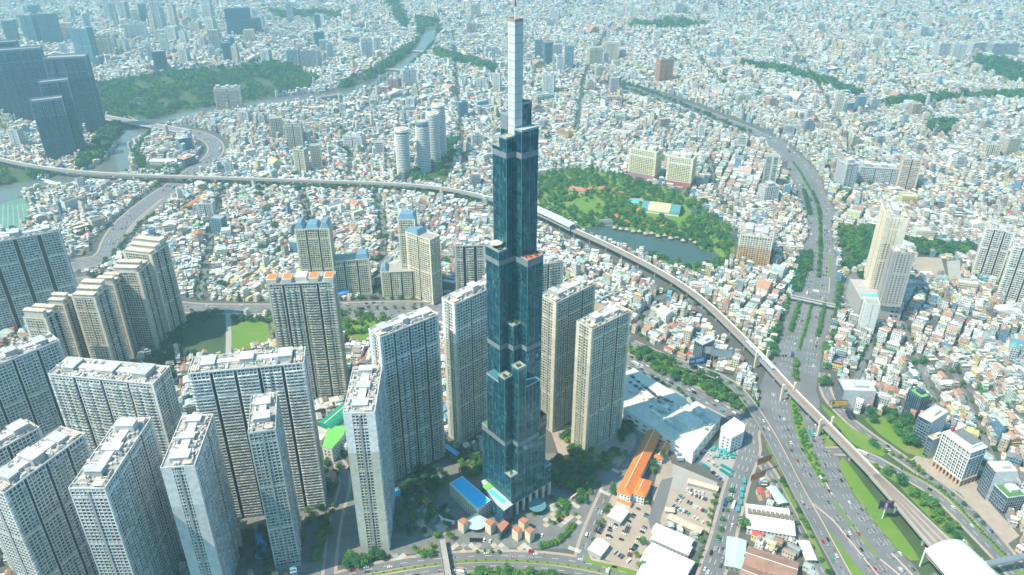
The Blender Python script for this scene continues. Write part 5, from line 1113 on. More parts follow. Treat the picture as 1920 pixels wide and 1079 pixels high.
for i in range(14):
    f = i/13; px = 1152 + f*152; py = 430 + 26*f + 2*math.sin(i*3); cx, cy = G(px, py)
    t = thing("stilt_hut", "small thatched hut on stilts over the lake edge", "hut", (cx, cy, 0), i*.7, "thatched huts lining the lake edge"); cyl("thatch_roof", 0, 0, 4.5, 3, 6.5, mat("thatch", (.40, .33, .28), .95, var=.3), t, n=8, r1=.4); cyl("floor", 0, 0, 3.4, .8, 1.2, BARK, t, n=8)
    for a in range(4): cyl("stilt", 2.4*math.cos(a*1.57), 2.4*math.sin(a*1.57), .2, 0, 3, BARK, t, n=5)
# orange U-shaped school, green mesh field, stadium etc. in the middle distance
for k, (a, b_, dep) in enumerate([((345, 392), (372, 376), 9), ((373, 375), (396, 382), 9)]): gable("orange_school_wing", ["left wing of the orange roofed court school", "rear wing of the orange roofed court school"][k], "school", None, a, b_, 9, 2.5, CREAM, ORANGE, depth=dep)
gable("white_depot", "long white shed on the river bend island", "shed", None, (280, 303), (334, 303), 7, 2, WHITE, SHED, depth=16)
gable("pink_roof_house", "pink roofed long house on the river bend island", "house", None, (290, 262), (324, 258), 8, 2, CREAM, mat("pink_sheet", (.55, .25, .2), .8), depth=12)
glassblock("white block with an orange roof terrace on the river bend island", None, (345, 300), (366, 292), 16, wallc=(.7, .7, .68), roofc=(.6, .25, .15), depth=22, fins=False, blank=())
glassblock("blue white office on the river bend island", None, (334, 262), (358, 258), 30, wallc=(.6, .68, .74), roofc=(.7, .7, .7), depth=20, fins=False, blank=())
x, y = G(263, 205, 0); t = thing("ferris_wheel", "small pale ferris wheel at the edge of the zoo woods", "ferris wheel", (x, y, 0), .2)
me = bpy.data.meshes.new("rim"); n = 24; me.from_pydata([(r*math.cos(2*math.pi*i/n), yy, 16 + r*math.sin(2*math.pi*i/n)) for r in (13, 14) for yy in (-.5, .5) for i in range(n)], [], [[i, (i+1) % n, n+(i+1) % n, n+i] for i in range(n)] + [[2*n+i, 2*n+(i+1) % n, 3*n+(i+1) % n, 3*n+i] for i in range(n)]); me.materials.append(WHITE); link(bpy.data.objects.new("rim", me), t)
for i in range(8): q = box("spoke", -.2, .2, -.2, .2, 0, 13.4, WHITE, t, bottom=True); q.location = (0, 0, 16); q.rotation_euler = (0, i*math.pi/4, 0)
for s in (-1, 1): q = box("leg", -.4, .4, -.4, .4, 0, 17, WHITE, t, bottom=True); q.location = (s*6, 0, 0); q.rotation_euler = (0, -s*.36, 0)
# ---------------------------------------------------------------- far towers: left px, right px, top px, foot px, colour
CO = {'d': ((.12, .19, .25), "dark blue"), 'w': ((.66, .67, .66), "white"), 'c': ((.64, .57, .44), "cream"), 'g': ((.42, .45, .47), "grey"), 'b': ((.14, .28, .36), "blue glass"), 'r': ((.62, .50, .44), "pinkish white"), 'p': ((.45, .22, .22), "maroon"), 'o': ((.62, .26, .14), "orange and grey"), 'm': ((.6, .45, .5), "white and magenta"), 's': ((.58, .40, .34), "salmon")}
FT = """10,33,40,80,d;45,75,30,82,d;78,115,28,85,d;115,140,45,80,w;140,185,55,120,b;180,207,68,105,c;128,140,12,50,c;160,171,28,60,g;208,222,8,52,g;225,243,5,42,g;240,275,45,75,w;222,240,75,100,w;288,314,98,138,d;287,305,0,58,w;320,335,10,60,c;358,372,18,38,w;385,405,35,65,w;422,475,17,68,d;456,478,58,82,c;437,450,88,122,c;418,436,82,118,d;310,335,52,80,w;535,560,95,125,w;562,598,97,130,g;490,510,95,125,w;401,455,168,210,r;335,360,253,283,w;505,533,224,262,c;535,570,234,282,c;553,580,283,330,c;582,605,275,318,c;642,685,258,284,w;675,700,75,110,w;700,716,72,98,w;726,752,150,170,p;752,783,133,167,w;708,732,165,180,p;857,878,193,223,b;880,903,10,35,c;924,940,140,175,w;906,937,92,112,w;1002,1017,76,116,d;1018,1036,81,125,d;1042,1057,108,138,w;1058,1075,88,132,b;1100,1131,91,126,c;1133,1163,83,114,c;1229,1262,113,156,o;1141,1160,148,182,m;1016,1042,143,178,w;1097,1115,155,175,c;1180,1190,5,38,w;1262,1280,8,28,w;1415,1433,25,43,c;1367,1379,20,41,w;1752,1782,83,112,w;1783,1812,84,114,w;1815,1850,82,102,w;1852,1915,84,108,g;1563,1582,178,212,c;1583,1600,195,215,b;1603,1623,183,213,b;1625,1650,188,210,w;1705,1728,197,219,s;1845,1876,273,299,c;1878,1912,262,294,c;1308,1322,236,263,w;1592,1610,258,276,c;370,402,385,411,w;395,424,412,440,b;1425,1460,353,382,w;338,352,60,88,w;250,262,20,50,c;505,530,60,75,w;590,612,30,48,w;655,670,8,30,c;20,45,245,280,w;1480,1500,105,125,c;1650,1668,60,78,w;1030,1050,20,40,w;1340,1352,88,108,w;60,76,560,572,c;960,975,62,80,g;1380,1400,180,195,c;1225,1240,60,76,w"""
REFS = [(30, 75, "above the darkest riverside towers"), (115, 80, "behind the tallest riverside tower"), (165, 105, "just right of the riverside towers"), (170, 50, "on the top left skyline"), (235, 45, "at the top edge, left downtown"), (240, 85, "above the left end of the zoo woods"), (305, 130, "at the left end of the zoo woods"), (320, 65, "in the middle of the downtown skyline"), (395, 55, "left of the big dark downtown slab"), (450, 75, "by the big dark downtown slab"), (435, 120, "on the upper edge of the zoo woods"), (520, 120, "above the right part of the zoo woods"), (590, 130, "at the right end of the zoo woods"), (428, 205, "inside the river curve below the zoo"), (350, 280, "on the river bend island"), (545, 275, "left of the round towers, above the viaduct"), (600, 320, "just above the viaduct left of the round towers"), (665, 285, "left of the lone round tower"), (690, 105, "left of the far canal"), (745, 170, "just right of the far canal"), (868, 220, "left of the spire foot"), (915, 120, "left of the spire"), (1010, 115, "right of the spire"), (1060, 135, "in the second cluster right of the spire"), (1130, 120, "by the cream pair right of the spire"), (1105, 170, "below the cream pair right of the spire"), (1245, 155, "near the avenue far end"), (1160, 185, "above the avenue far end"), (1220, 40, "at the top edge, middle"), (1400, 40, "at the top edge, right of middle"), (1800, 110, "near the top right wood"), (1600, 210, "along the far tree belt"), (1710, 215, "below the far tree belt"), (1315, 260, "left of the avenue bend"), (1600, 275, "right of the avenue bend"), (1870, 295, "near the right edge, middle height"), (390, 410, "by the orange court school"), (1440, 380, "below the grey striped slab"), (60, 570, "by the terraced cream towers")]
fi = 0; used_ = {}
fr_ = random.Random(11); zp = GL(greens['zoo'])
def extra(n, x0, x1, y0, y1, hmin, hmax, cols):
    global FT
    k = 0
    while k < n:
        x = fr_.uniform(x0, x1); yb = fr_.uniform(y0, y1); w = fr_.uniform(11, 24); hp = fr_.uniform(hmin, hmax)
        gx_, gy_ = G(x + w/2, yb); i_, j_ = int((gx_-X0)/RES), int((gy_-Y0)/RES)
        if not (0 <= i_ < NX and 0 <= j_ < NY) or occ[max(0, j_-8):j_+14, max(0, i_-6):i_+6].any(): continue
        FT += f";{x:.0f},{x+w:.0f},{yb-hp:.0f},{yb:.0f},{fr_.choice(cols)}"; occ[max(0, j_-4):j_+6, max(0, i_-4):i_+4] = 1; k += 1
extra(40, 5, 620, 25, 135, 16, 40, "wwcgdbwr"); extra(26, 640, 1900, 20, 240, 10, 20, "wwcgrs"); extra(12, 340, 900, 200, 330, 12, 22, "wwcg"); extra(14, 1330, 1900, 230, 330, 9, 18, "wwcgs")
for s_ in FT.split(";"):
    xl, xr, yt, yb, c_ = s_.split(","); xl, xr, yt, yb = map(float, (xl, xr, yt, yb))
    dy = yb - 539.5; D0 = G((xl+xr)/2, yb)[1]; dt = yt - 539.5
    h = max(9.0, H - (FPX*math.sin(TILT) + dt*math.cos(TILT))/(FPX*math.cos(TILT) - dt*math.sin(TILT))*D0)
    wpx = xr - xl; sc_ = (H)/(FPX*math.sin(TILT) + dy*math.cos(TILT)); W = wpx*sc_*.86; dep = max(12, min(26, W*.7)); an = [.22, -.18, .3, .12, -.28][fi % 5]
    ctr = np.array(G((xl+xr)/2, yb)) + np.array([0, dep/2 + W*.1]); wall, nm = CO[c_]
    fl_ = int(h/3.5); zone = "left" if xl < 640 else ("middle" if xl < 1200 else "right")
    ref = min(REFS, key=lambda r: (r[0]-(xl+xr)/2)**2 + ((r[1]-yb)*1.6)**2)[2]
    lab = f"{'slim' if W < 26 else 'broad'} {nm} {fl_} storey tower {ref}"
    tower(lab, None, None, None, h, name="distant_tower", cat="tower", group="distant towers rising from the city", rectd=(ctr, W, dep, an), wings=1 if W < 24 else 2, bal=0, near=False, wall=wall, glass=WINB if c_ in 'db' else None, bay=4.2, pier=.9, band=1.5, fh=3.6, endnotch=False, roofk='plant' if fi % 3 else 'none')
    fi += 1
# ================================================================ THE CITY OF SMALL HOUSES
PAL = [((.74, .74, .72), "white", 22), ((.66, .60, .48), "cream", 20), ((.50, .52, .52), "pale grey", 15), ((.44, .56, .50), "mint", 9), ((.30, .36, .38), "slate grey", 9), ((.42, .22, .15), "terracotta", 3.2),
       ((.34, .24, .19), "rust brown", 8), ((.62, .25, .10), "orange", 1.2), ((.16, .34, .50), "blue", 1.3), ((.12, .38, .36), "teal", 1.6), ((.64, .54, .24), "yellow", 2.5), ((.58, .44, .38), "pale pink", 3.5), ((.20, .21, .22), "charcoal", 8), ((.34, .46, .44), "weathered green", 7), ((.10, .42, .12), "bright green", .5), ((.55, .08, .07), "red", 1)]
PW = np.array([p[2] for p in PAL]); PW = PW/PW.sum(); PC = np.array([p[0] for p in PAL])
WALLI = np.array([0, 0, 0, 0, 1, 1, 2, 2, 3, 10, 11, 4, 0, 1, 12, 8])
seeds = []
R = rng
for i in range(230):
    y = 420 + 3700*R.random()**.8; x = (R.random()*2 - 1)*(.66*y + 250); seeds.append((x, y))
seeds = np.array(seeds); sang = R.uniform(-.55, .75, len(seeds)) + np.where(R.random(len(seeds)) < .3, .6, 0)
def nearest_seed(x, y):
    out = np.empty(len(x), int)
    for a in range(0, len(x), 20000):
        d = (x[a:a+20000, None] - seeds[None, :, 0])**2 + (y[a:a+20000, None] - seeds[None, :, 1])**2; out[a:a+20000] = d.argmin(1)
    return out
HX, HY, HW, HD, HA, HS = [], [], [], [], [], []
for s, (sx, sy) in enumerate(seeds):
    rad = 330 + .05*sy; big = 1.0 + max(0, (sy - 1500)/2400)*.42
    c, sn = math.cos(sang[s]), math.sin(sang[s]); v = -rad; row = 0
    while v < rad:
        dep = R.uniform(9.5, 15.5)*big; n = int(2*rad/(4.4*big)) + 2; w = R.choice([4.0, 4.6, 5.2, 6.4, 8.5, 13], n, p=[.2, .24, .22, .16, .12, .06])*big
        gap = (R.random(n) < .055)*R.uniform(2.5, 6, n) + (R.random(n) < .15)*1.2
        u = -rad + np.cumsum(w + gap + .12) - w/2
        if 1: u = u[u < rad]
        k = len(u); vv = v + dep/2 + R.normal(0, .8, k); x = sx + u*c - vv*sn; y = sy + u*sn + vv*c
        HX.append(x); HY.append(y); HW.append(w[:k]); HD.append(np.full(k, dep)*R.uniform(.72, 1.02, k)); HA.append(sang[s] + R.normal(0, .02, k)); HS.append(np.full(k, s))
        v += dep + (R.uniform(2.4, 4.2) if row % 2 else R.uniform(.2, 1.2)); row += 1
        if row % 9 == 0: v += R.uniform(4, 10)
HX, HY, HW, HD, HA, HS = map(np.concatenate, (HX, HY, HW, HD, HA, HS))
ok = (np.abs(HX) < .66*HY + 170) & (HY > 440) & (HY < 4250)
HX, HY, HW, HD, HA, HS = (a[ok] for a in (HX, HY, HW, HD, HA, HS))
ok = nearest_seed(HX, HY) == HS
ca_, sa_ = np.cos(HA), np.sin(HA)
for fu, fv in ((0, 0), (1, 1), (1, -1), (-1, 1), (-1, -1), (0, 1), (0, -1)):
    du, dv = fu*(HW/2 + .6), fv*(HD/2 + .6); ok &= free_at(HX + du*ca_ - dv*sa_, HY + du*sa_ + dv*ca_)
HX, HY, HW, HD, HA = (a[ok] for a in (HX, HY, HW, HD, HA))
# second pass: small houses squeezed into whatever is still open
ca_, sa_ = np.cos(HA), np.sin(HA); ho = (occ > 0).copy()
for fu in (-1, -.5, 0, .5, 1):
    for fv in (-1, -.66, -.33, 0, .33, .66, 1):
        x = HX + fu*HW/2*ca_ - fv*HD/2*sa_; y = HY + fu*HW/2*sa_ + fv*HD/2*ca_; i = ((x-X0)/RES).astype(int).clip(0, NX-1); j = ((y-Y0)/RES).astype(int).clip(0, NY-1); ho[j, i] = True
fr = ~ho; f4 = fr[:-1, :-1] & fr[1:, :-1] & fr[:-1, 1:] & fr[1:, 1:]
jj, ii = np.where(f4); sel = np.zeros_like(f4); order_ = R.permutation(len(jj)); tk_ = np.zeros(fr.shape, bool); keep_ = []
for q in order_:
    j, i = jj[q], ii[q]
    if tk_[j, i] or tk_[j+1, i] or tk_[j, i+1] or tk_[j+1, i+1]: continue
    tk_[j:j+2, i:i+2] = True; keep_.append(q)
jj, ii = jj[keep_], ii[keep_]; x = X0 + (ii + 1)*RES; y = Y0 + (jj + 1)*RES; k_ = (np.abs(x) < .66*y + 150) & (y > 440) & (y < 4250) & (R.random(len(x)) < .86); x, y = x[k_], y[k_]
an_ = sang[nearest_seed(x, y)]; n2_ = len(x)
HX = np.concatenate([HX, x + R.normal(0, .4, n2_)]); HY = np.concatenate([HY, y + R.normal(0, .4, n2_)]); HW = np.concatenate([HW, R.uniform(4.5, 7.2, n2_)]); HD = np.concatenate([HD, R.uniform(5.5, 8, n2_)]); HA = np.concatenate([HA, an_])
N = len(HX)
bigs = np.where((R.random(N) < .012) & (HY > 760))[0]; gw, gd = HW[bigs]*R.uniform(2.2, 4.5, len(bigs)), HD[bigs]*R.uniform(1.2, 2.0, len(bigs)); okb = np.ones(len(bigs), bool); cb_, sb_ = np.cos(HA[bigs]), np.sin(HA[bigs])
for fu, fv in ((1, 1), (1, -1), (-1, 1), (-1, -1), (1, 0), (-1, 0), (0, 1), (0, -1)): okb &= free_at(HX[bigs] + fu*gw/2*cb_ - fv*gd/2*sb_, HY[bigs] + fu*gw/2*sb_ + fv*gd/2*cb_)
bigs = bigs[okb]; HW[bigs] = gw[okb]; HD[bigs] = gd[okb]
lowf = .5 + .5*np.sin(HX*.006 + 1.3)*np.cos(HY*.005) # quarters of taller and of lower houses
HH = np.clip(R.gamma(3.6, 1.6, N)*(.75 + .5*lowf) + 2.0, 3.2, 22); HH[R.random(N) < .012] += 16
HH = np.where((HX < -80) & (HY < 1250), np.clip(HH*.85, 3, 22), HH)
PVd = resample(smooth(VL), 12)[:, :2]; near_v = np.zeros(N, bool)
for q in PVd: near_v |= (HX - q[0])**2 + (HY - q[1])**2 < 28**2
HH[bigs] = np.maximum(HH[bigs], R.uniform(11, 19, len(bigs)))
HH = np.where(near_v, np.minimum(HH, 8.5), HH)
rk = R.choice(4, N, p=[.42, .33, .15, .10])     # flat with stair room, low gable sheet, tiled gable, lean-to
wi = WALLI[R.integers(0, len(WALLI), N)]; ri = R.choice(len(PAL), N, p=PW)
ri = np.where((rk == 2) & (R.random(N) < .75), 5, ri)
bandx = np.clip((HX + 200)/1500, 0, 1)
wc = PC[wi]*R.uniform(.8, 1.05, (N, 1)); rc = PC[ri]*R.uniform(.72, 1.08, (N, 1))
print("houses", N)
# how large each shows, to pick the three hundred that get parts of their own
px, py = px_of(HX, HY, HH); inf = (px > 8) & (px < 1912) & (py > 8) & (py < 1072)
dist = np.sqrt(HX**2 + HY**2 + H*H); show = (HW*HD*.8 + HW*HH*.5)/dist**2; show[~inf] = 0
top = np.argsort(-show)[:300]; ismass = np.ones(N, bool); ismass[top] = False
def house_arrays(idx):
    i = idx; n = len(i); z = np.zeros(n); off = np.stack([HX[i], HY[i]], 1); hw, hd = HW[i]/2, HD[i]/2
    return hw, hd, HH[i], off, HA[i]
VV, LL, CCt, UU, COLS, MI = [], [], [], [], [], []; vo = 0
def addpack(V, L, c, uv, col, mi):
    global vo
    VV.append(V); LL.append(L + vo); CCt.append(c); UU.append(uv); COLS.append(col); MI.append(np.full(len(c), mi) if np.isscalar(mi) else mi); vo += len(V)
def packboxes(B, rot, off, wall, roof, mi_wall=0, mi_roof=1):
    V, L, c, uv, nf = box_arrays(B, rot, off); n = len(B)
    col = np.repeat(wall[:, None, :], 5, 1); col[:, 4] = roof; mi = np.tile([mi_wall]*4 + [mi_roof], n)
    addpack(V, L, c, uv, col.reshape(-1, 3), mi)
def packgables(B, rise, rot, off, roof, wall):
    """B: x0 x1 y0 y1 z ; ridge along local y (the depth)"""
    n = len(B); xm = (B[:, 0] + B[:, 1])/2
    P = np.stack([np.stack([B[:, 0], B[:, 2], B[:, 4]], 1), np.stack([B[:, 1], B[:, 2], B[:, 4]], 1), np.stack([B[:, 1], B[:, 3], B[:, 4]], 1), np.stack([B[:, 0], B[:, 3], B[:, 4]], 1), np.stack([xm, B[:, 2], B[:, 4]+rise], 1), np.stack([xm, B[:, 3], B[:, 4]+rise], 1)], 1)
    c, s = np.cos(rot)[:, None], np.sin(rot)[:, None]
    V = np.stack([P[:, :, 0]*c - P[:, :, 1]*s + off[:, 0:1], P[:, :, 0]*s + P[:, :, 1]*c + off[:, 1:2], P[:, :, 2]], 2).reshape(-1, 3)
    F = np.array([0, 4, 5, 3, 1, 2, 5, 4, 0, 1, 4, 2, 3, 5]); L = (np.arange(n)[:, None]*6 + F).ravel(); cnt = np.tile([4, 4, 3, 3], n)
    col = np.repeat(roof[:, None, :], 4, 1); col[:, 2:] = wall[:, None, :]
    addpack(V, L, cnt, -np.ones((n*14, 2)), col.reshape(-1, 3), np.tile([1, 1, 0, 0], n))
I = np.where(ismass)[0]; hw, hd, hh, off, rot = house_arrays(I); n = len(I)
packboxes(np.stack([-hw, hw, -hd, hd, np.zeros(n), hh], 1), rot, off, wc[I], rc[I])
k = rk[I]
f = k == 0; J = np.where(f)[0]  # stair rooms and tin shades on flat roofs
m1 = len(J); a = R.uniform(-.8, 0, m1); b1 = R.uniform(.15, .5, m1)
packboxes(np.stack([-hw[J]*.92, hw[J]*R.uniform(-.1, .9, m1), hd[J]*a, hd[J]*(a + b1 + .3), hh[J], hh[J] + R.uniform(2.2, 3.2, m1)], 1), rot[J], off[J], wc[I][J], PC[R.choice(len(PAL), m1, p=PW)]*.95)
J2 = J[R.random(m1) < .55]; m2 = len(J2); sz = R.uniform(.6, 1.1, m2)
packboxes(np.stack([hw[J2]*.1, hw[J2]*.1 + sz*1.6, hd[J2]*.5, hd[J2]*.5 + sz*1.6, hh[J2], hh[J2] + 2*sz], 1), rot[J2], off[J2], np.tile([.6, .63, .66], (m2, 1)), np.tile([.7, .72, .75], (m2, 1)))
g_ = (k == 1) | (k == 2); J = np.where(g_)[0]; ov = .25
packgables(np.stack([-hw[J]-ov, hw[J]+ov, -hd[J]-ov, hd[J]+ov, hh[J]+.02], 1), np.where(k[J] == 2, hw[J]*.62, hw[J]*.33), rot[J], off[J], rc[I][J], wc[I][J])
J = np.where(k == 3)[0]; m3 = len(J)
packboxes(np.stack([-hw[J]-.3, hw[J]+.3, -hd[J]*.5, hd[J]+.4, hh[J]-.3, hh[J] + .9], 1), rot[J], off[J], rc[I][J]*.8, rc[I][J])
# awnings and back sheds, lower than the house
J = np.where(R.random(n) < .4)[0]; m4 = len(J)
packboxes(np.stack([-hw[J]*.95, hw[J]*.95, -hd[J]-R.uniform(.8, 2.2, m4), -hd[J]-.01, hh[J]*R.uniform(.35, .6, m4), hh[J]*.62], 1), rot[J], off[J], wc[I][J]*.9, PC[R.choice(len(PAL), m4, p=PW)])
J = np.where(R.random(n) < .35)[0]; m5 = len(J) # upper storey set back
packboxes(np.stack([-hw[J]*.98, hw[J]*.98, -hd[J]*R.uniform(-.2, .6, m5), hd[J]*.97, hh[J], hh[J] + R.uniform(1.5, 3.4, m5)], 1)[k[J] == 0], rot[J][k[J] == 0], off[J][k[J] == 0], wc[I][J][k[J] == 0], rc[I][J][k[J] == 0]*1.05)
me = raw_mesh("row_houses", np.concatenate(VV), np.concatenate(LL), np.concatenate(CCt), [HOUSE, ROOF], np.concatenate(MI), np.concatenate(COLS), np.concatenate(UU))
o = link(bpy.data.objects.new("row_houses", me)); o["kind"] = "stuff"; o["label"] = "dense sea of small pale row houses filling the city"; print("house polys", len(me.polygons))
# the three hundred nearest houses, each with its own parts
ZONES = [(1745, 905, "by the white hotel"), (1690, 760, "behind the navy box building"), (1600, 700, "beside the avenue street trees"), (1640, 640, "under the grey hotel podium"), (1800, 700, "right of the avenue"), (1880, 800, "above the white hotel"), (1880, 620, "below the right edge slabs"),
         (1420, 700, "between the viaduct and the flyover"), (1300, 640, "near the twin grey billboards"), (1250, 600, "right of the cream twin towers"), (1430, 600, "between the viaduct and the avenue"), (1430, 950, "by the twin red billboards"), (1430, 1010, "beside the louvred factory"), (330, 700, "behind the broad grey block"), (700, 640, "in the gap behind the white topped towers"), (1150, 560, "behind the cream twin towers"), (600, 850, "by the green roofed school"), (1560, 740, "by the triangle lawn"), (1340, 560, "left of the viaduct below the lake")]
names = {i: p[1] for i, p in enumerate(PAL)}; cnts = {}
kinds = ["flat roofed", "ridged sheet roofed", "tile roofed", "lean-to roofed"]
for q, i in enumerate(top):
    hw, hd, h = HW[i]/2, HD[i]/2, HH[i]; ppx, ppy = px[i], py[i]
    zone = min(ZONES, key=lambda z: (z[0]-ppx)**2 + (z[1]-ppy)**2)[2]; fl = max(1, round(h/3.3))
    tank = R.random() < .45; stair = rk[i] == 0; shade = R.random() < .35
    feat = "tank" if tank else ("tin shade" if shade and stair else ("stair room" if stair else "bare ridge"))
    if ri[i] == wi[i]: lab = f"{fl}-storey {names[wi[i]]} {kinds[rk[i]]} house with {feat} {zone}"
    else: lab = f"{fl}-storey {names[wi[i]]} house, {names[ri[i]]} {['flat','ridged','tiled','lean-to'][rk[i]]} roof, {feat}, {zone}"
    if len(lab.split()) > 12: lab = lab.replace(', ' + feat + ',', ',').replace(' with ' + feat, '')
    t = thing("row_house", lab, "house", (HX[i], HY[i], 0), float(HA[i]), "small houses seen largest, nearest the camera")
    boxes("wall", [[-hw, hw, -hd, hd, 0, h]], [FAC], t, col=[wc[i]])
    Bw = []; nw = max(1, int(2*hw/2.3)); nd = max(2, int(2*hd/3.4))
    for f in range(fl):
        z = f*3.3 + 1.0
        if z + 1.7 > h: break
        Bw += [[-hw + 2*hw*(j+.25)/nw, -hw + 2*hw*(j+.75)/nw, -hd-.06, -hd+.02, z, z+1.6] for j in range(nw)]
        if R.random() < .8: Bw += [[s*hw-.05, s*hw+.05, -hd + 2*hd*(j+.35)/nd, -hd + 2*hd*(j+.65)/nd, z, z+1.3] for j in range(nd) for s in (-1, 1) if R.random() < .55]
    if Bw: boxes("window", Bw, DARK, t, kind="stuff")
    Bb = [[-hw, hw, -hd-.9, -hd-.07, f*3.3+.1, f*3.3+1.0] for f in range(1, fl) if f*3.3+1 < h]
    if Bb and R.random() < .7: boxes("balcony", Bb, FAC, t, col=[wc[i]*.92]*len(Bb))
    if rk[i] in (1, 2):
        rise = hw*(.62 if rk[i] == 2 else .33); V = [(-hw-.3, -hd-.3, h+.02), (hw+.3, -hd-.3, h+.02), (hw+.3, hd+.3, h+.02), (-hw-.3, hd+.3, h+.02), (0, -hd-.3, h+rise), (0, hd+.3, h+rise)]
        V = np.array(V); me = raw_mesh("roof", V, [0, 4, 5, 3, 1, 2, 5, 4, 0, 1, 4, 2, 3, 5], [4, 4, 3, 3], [ROOF], col=np.tile(rc[i], (4, 1))); r_ = link(bpy.data.objects.new("roof", me), t)
        if R.random() < .5: boxes("skylight", [[hw*.2, hw*.8, -hd*.4, -hd*.1, h+rise*.4, h+rise*.9]], FAC, r_, col=[(.7, .72, .7)])
    else:
        boxes("roof", [[-hw+.2, hw-.2, -hd+.2, hd-.2, h, h+.1]], FAC, t, col=[rc[i]])
        boxes("parapet", [[-hw, hw, -hd, -hd+.2, h, h+.9], [-hw, hw, hd-.2, hd, h, h+.9], [-hw, -hw+.2, -hd+.2, hd-.2, h, h+.9], [hw-.2, hw, -hd+.2, hd-.2, h, h+.9]], FAC, t, col=[wc[i]]*4)
        if stair:
            a = R.uniform(-.1, .3); s_ = boxes("stair_room", [[-hw+.22, hw*.4, hd*a, hd*(a+.5), h+.1, h+2.8]], FAC, t, col=[wc[i]*.95]); boxes("stair_roof", [[-hw+.1, hw*.5, hd*a-.3, hd*(a+.5)+.3, h+2.8, h+3.0]], FAC, s_, col=[PC[R.choice(len(PAL), p=PW)]])
            if shade: boxes("tin_shade", [[-hw*.8, hw*.8, -hd*.8, -hd*.15, h+2.3, h+2.5]], FAC, t, col=[PC[R.choice([0, 2, 3, 6, 8, 9])]])
    if tank:
        zt = h + (.1 if rk[i] in (0, 3) else hw*.3); cyl("water_tank", hw*.35, hd*.55, .65, zt, zt+1.9, STEEL, t, n=8)
    for _ in range(int(R.integers(0, 4))):
        if rk[i] == 0: x, y = R.uniform(-hw*.7, hw*.6), R.uniform(-hd*.8, -hd*.1); g2 = R.uniform(.2, .7); boxes("roof_clutter", [[x, x+R.uniform(.4, 1.3), y, y+R.uniform(.4, 1.3), h+.1, h+R.uniform(.4, 1.4)]], FAC, t, col=[PC[R.choice(len(PAL))]*.9])

# ================================================================ TREES
def crown_mesh(name, m, n, rad, hgt, lumps, leaf, seed, palm=False):
    r = np.random.default_rng(seed); cs = r.normal(0, 1, (lumps, 3)); cs /= np.linalg.norm(cs, axis=1)[:, None]; cs *= np.array([rad*.55, rad*.55, hgt*.32]); cs[:, 2] += hgt*.0
    cs[0] = 0; rr = rad*r.uniform(.38, .62, lumps)
    which = r.integers(0, lumps, n); d = r.normal(0, 1, (n, 3)); d /= np.linalg.norm(d, axis=1)[:, None]; d[:, 2] = np.abs(d[:, 2])*.9 - .25*(r.random(n) < .4)
    P = cs[which] + d*rr[which, None]*r.uniform(.75, 1.08, (n, 1))*np.array([1, 1, .85])
    nrm = d + r.normal(0, .45, (n, 3)); nrm /= np.linalg.norm(nrm, axis=1)[:, None]
    t1 = np.cross(nrm, r.normal(0, 1, (n, 3))); t1 /= np.linalg.norm(t1, axis=1)[:, None]; t2 = np.cross(nrm, t1)
    s = leaf*r.uniform(.6, 1.25, (n, 1)); V = np.stack([P - t1*s, P - t2*s*.7, P + t1*s, P + t2*s*.7], 1)
    col = np.clip(r.random(n)*.7 + (which[:]*0.37 % 1)*.3, 0, 1)
    return raw_mesh(name, V.reshape(-1, 3), np.arange(4*n), np.full(n, 4), [m], col=np.repeat(col[:, None], 3, 1))
CR = [crown_mesh("crown_a", LEAF, 620, 4.6, 6.0, 9, .55, 1), crown_mesh("crown_b", LEAFD, 620, 5.0, 6.5, 11, .6, 2), crown_mesh("crown_c", LEAFY, 420, 3.6, 4.5, 6, .5, 3), crown_mesh("crown_d", LEAF, 560, 4.2, 7.5, 8, .55, 4)]
def trunk_mesh():
    V = []; F = []; n = 6
    for (r, z, ox) in ((.38, 0, 0), (.26, 2.2, .1), (.16, 4.6, .0)):
        V += [(ox + r*math.cos(2*math.pi*i/n), r*math.sin(2*math.pi*i/n), z) for i in range(n)]
    for k in (0, 1): F += [[k*n+i, k*n+(i+1) % n, (k+1)*n+(i+1) % n, (k+1)*n+i] for i in range(n)]
    for a in range(4):
        an = a*1.6; b = len(V); dx, dy = math.cos(an), math.sin(an); V += [(0.1, 0, 2.0), (.15+dx*.1, dy*.1, 2.3), (dx*2.3, dy*2.3, 5.0)]; F += [[b, b+1, b+2]]
    me = bpy.data.meshes.new("trunk"); me.from_pydata(V, [], F); me.materials.append(BARK); return me
TRK = trunk_mesh()
trees = []   # x, y, scale, kind, place
def row_of(px_pts, step, off, kinds, sc, place, jit=1.0):
    P = resample(smooth(GL(px_pts)), step); T, Nn = frame2(P)
    for i in range(len(P)):
        for o_ in off: trees.append((P[i, 0] + Nn[i, 0]*o_ + R.normal(0, jit), P[i, 1] + Nn[i, 1]*o_ + R.normal(0, jit), R.uniform(*sc), int(R.choice(kinds)), place))
def wood(px_pts, dens, kinds, sc, place, raw=None, maxn=900):
    pts = raw or GL(px_pts); P = np.array(pts); x0, y0 = P.min(0); x1, y1 = P.max(0); n = min(int((x1-x0)*(y1-y0)*dens), 12000)
    x = R.uniform(x0, x1, n); y = R.uniform(y0, y1, n); ok = inside(pts, x, y); x, y = x[ok][:maxn], y[ok][:maxn]
    for a, b_ in zip(x, y): trees.append((a, b_, R.uniform(*sc), int(R.choice(kinds)), place))
row_of([(1522, 572), (1512, 610), (1498, 657)], 6, (0,), [0], (.45, .6), "in the avenue centre median", .3)
row_of([(1500, 566), (1490, 595), (1482, 622)], 5, (0,), [0, 3], (.65, .9), "in the left avenue median below the footbridge", .4)
row_of([(1545, 572), (1540, 600), (1533, 632)], 5, (0,), [0, 3], (.65, .9), "in the right avenue median below the footbridge", .4)
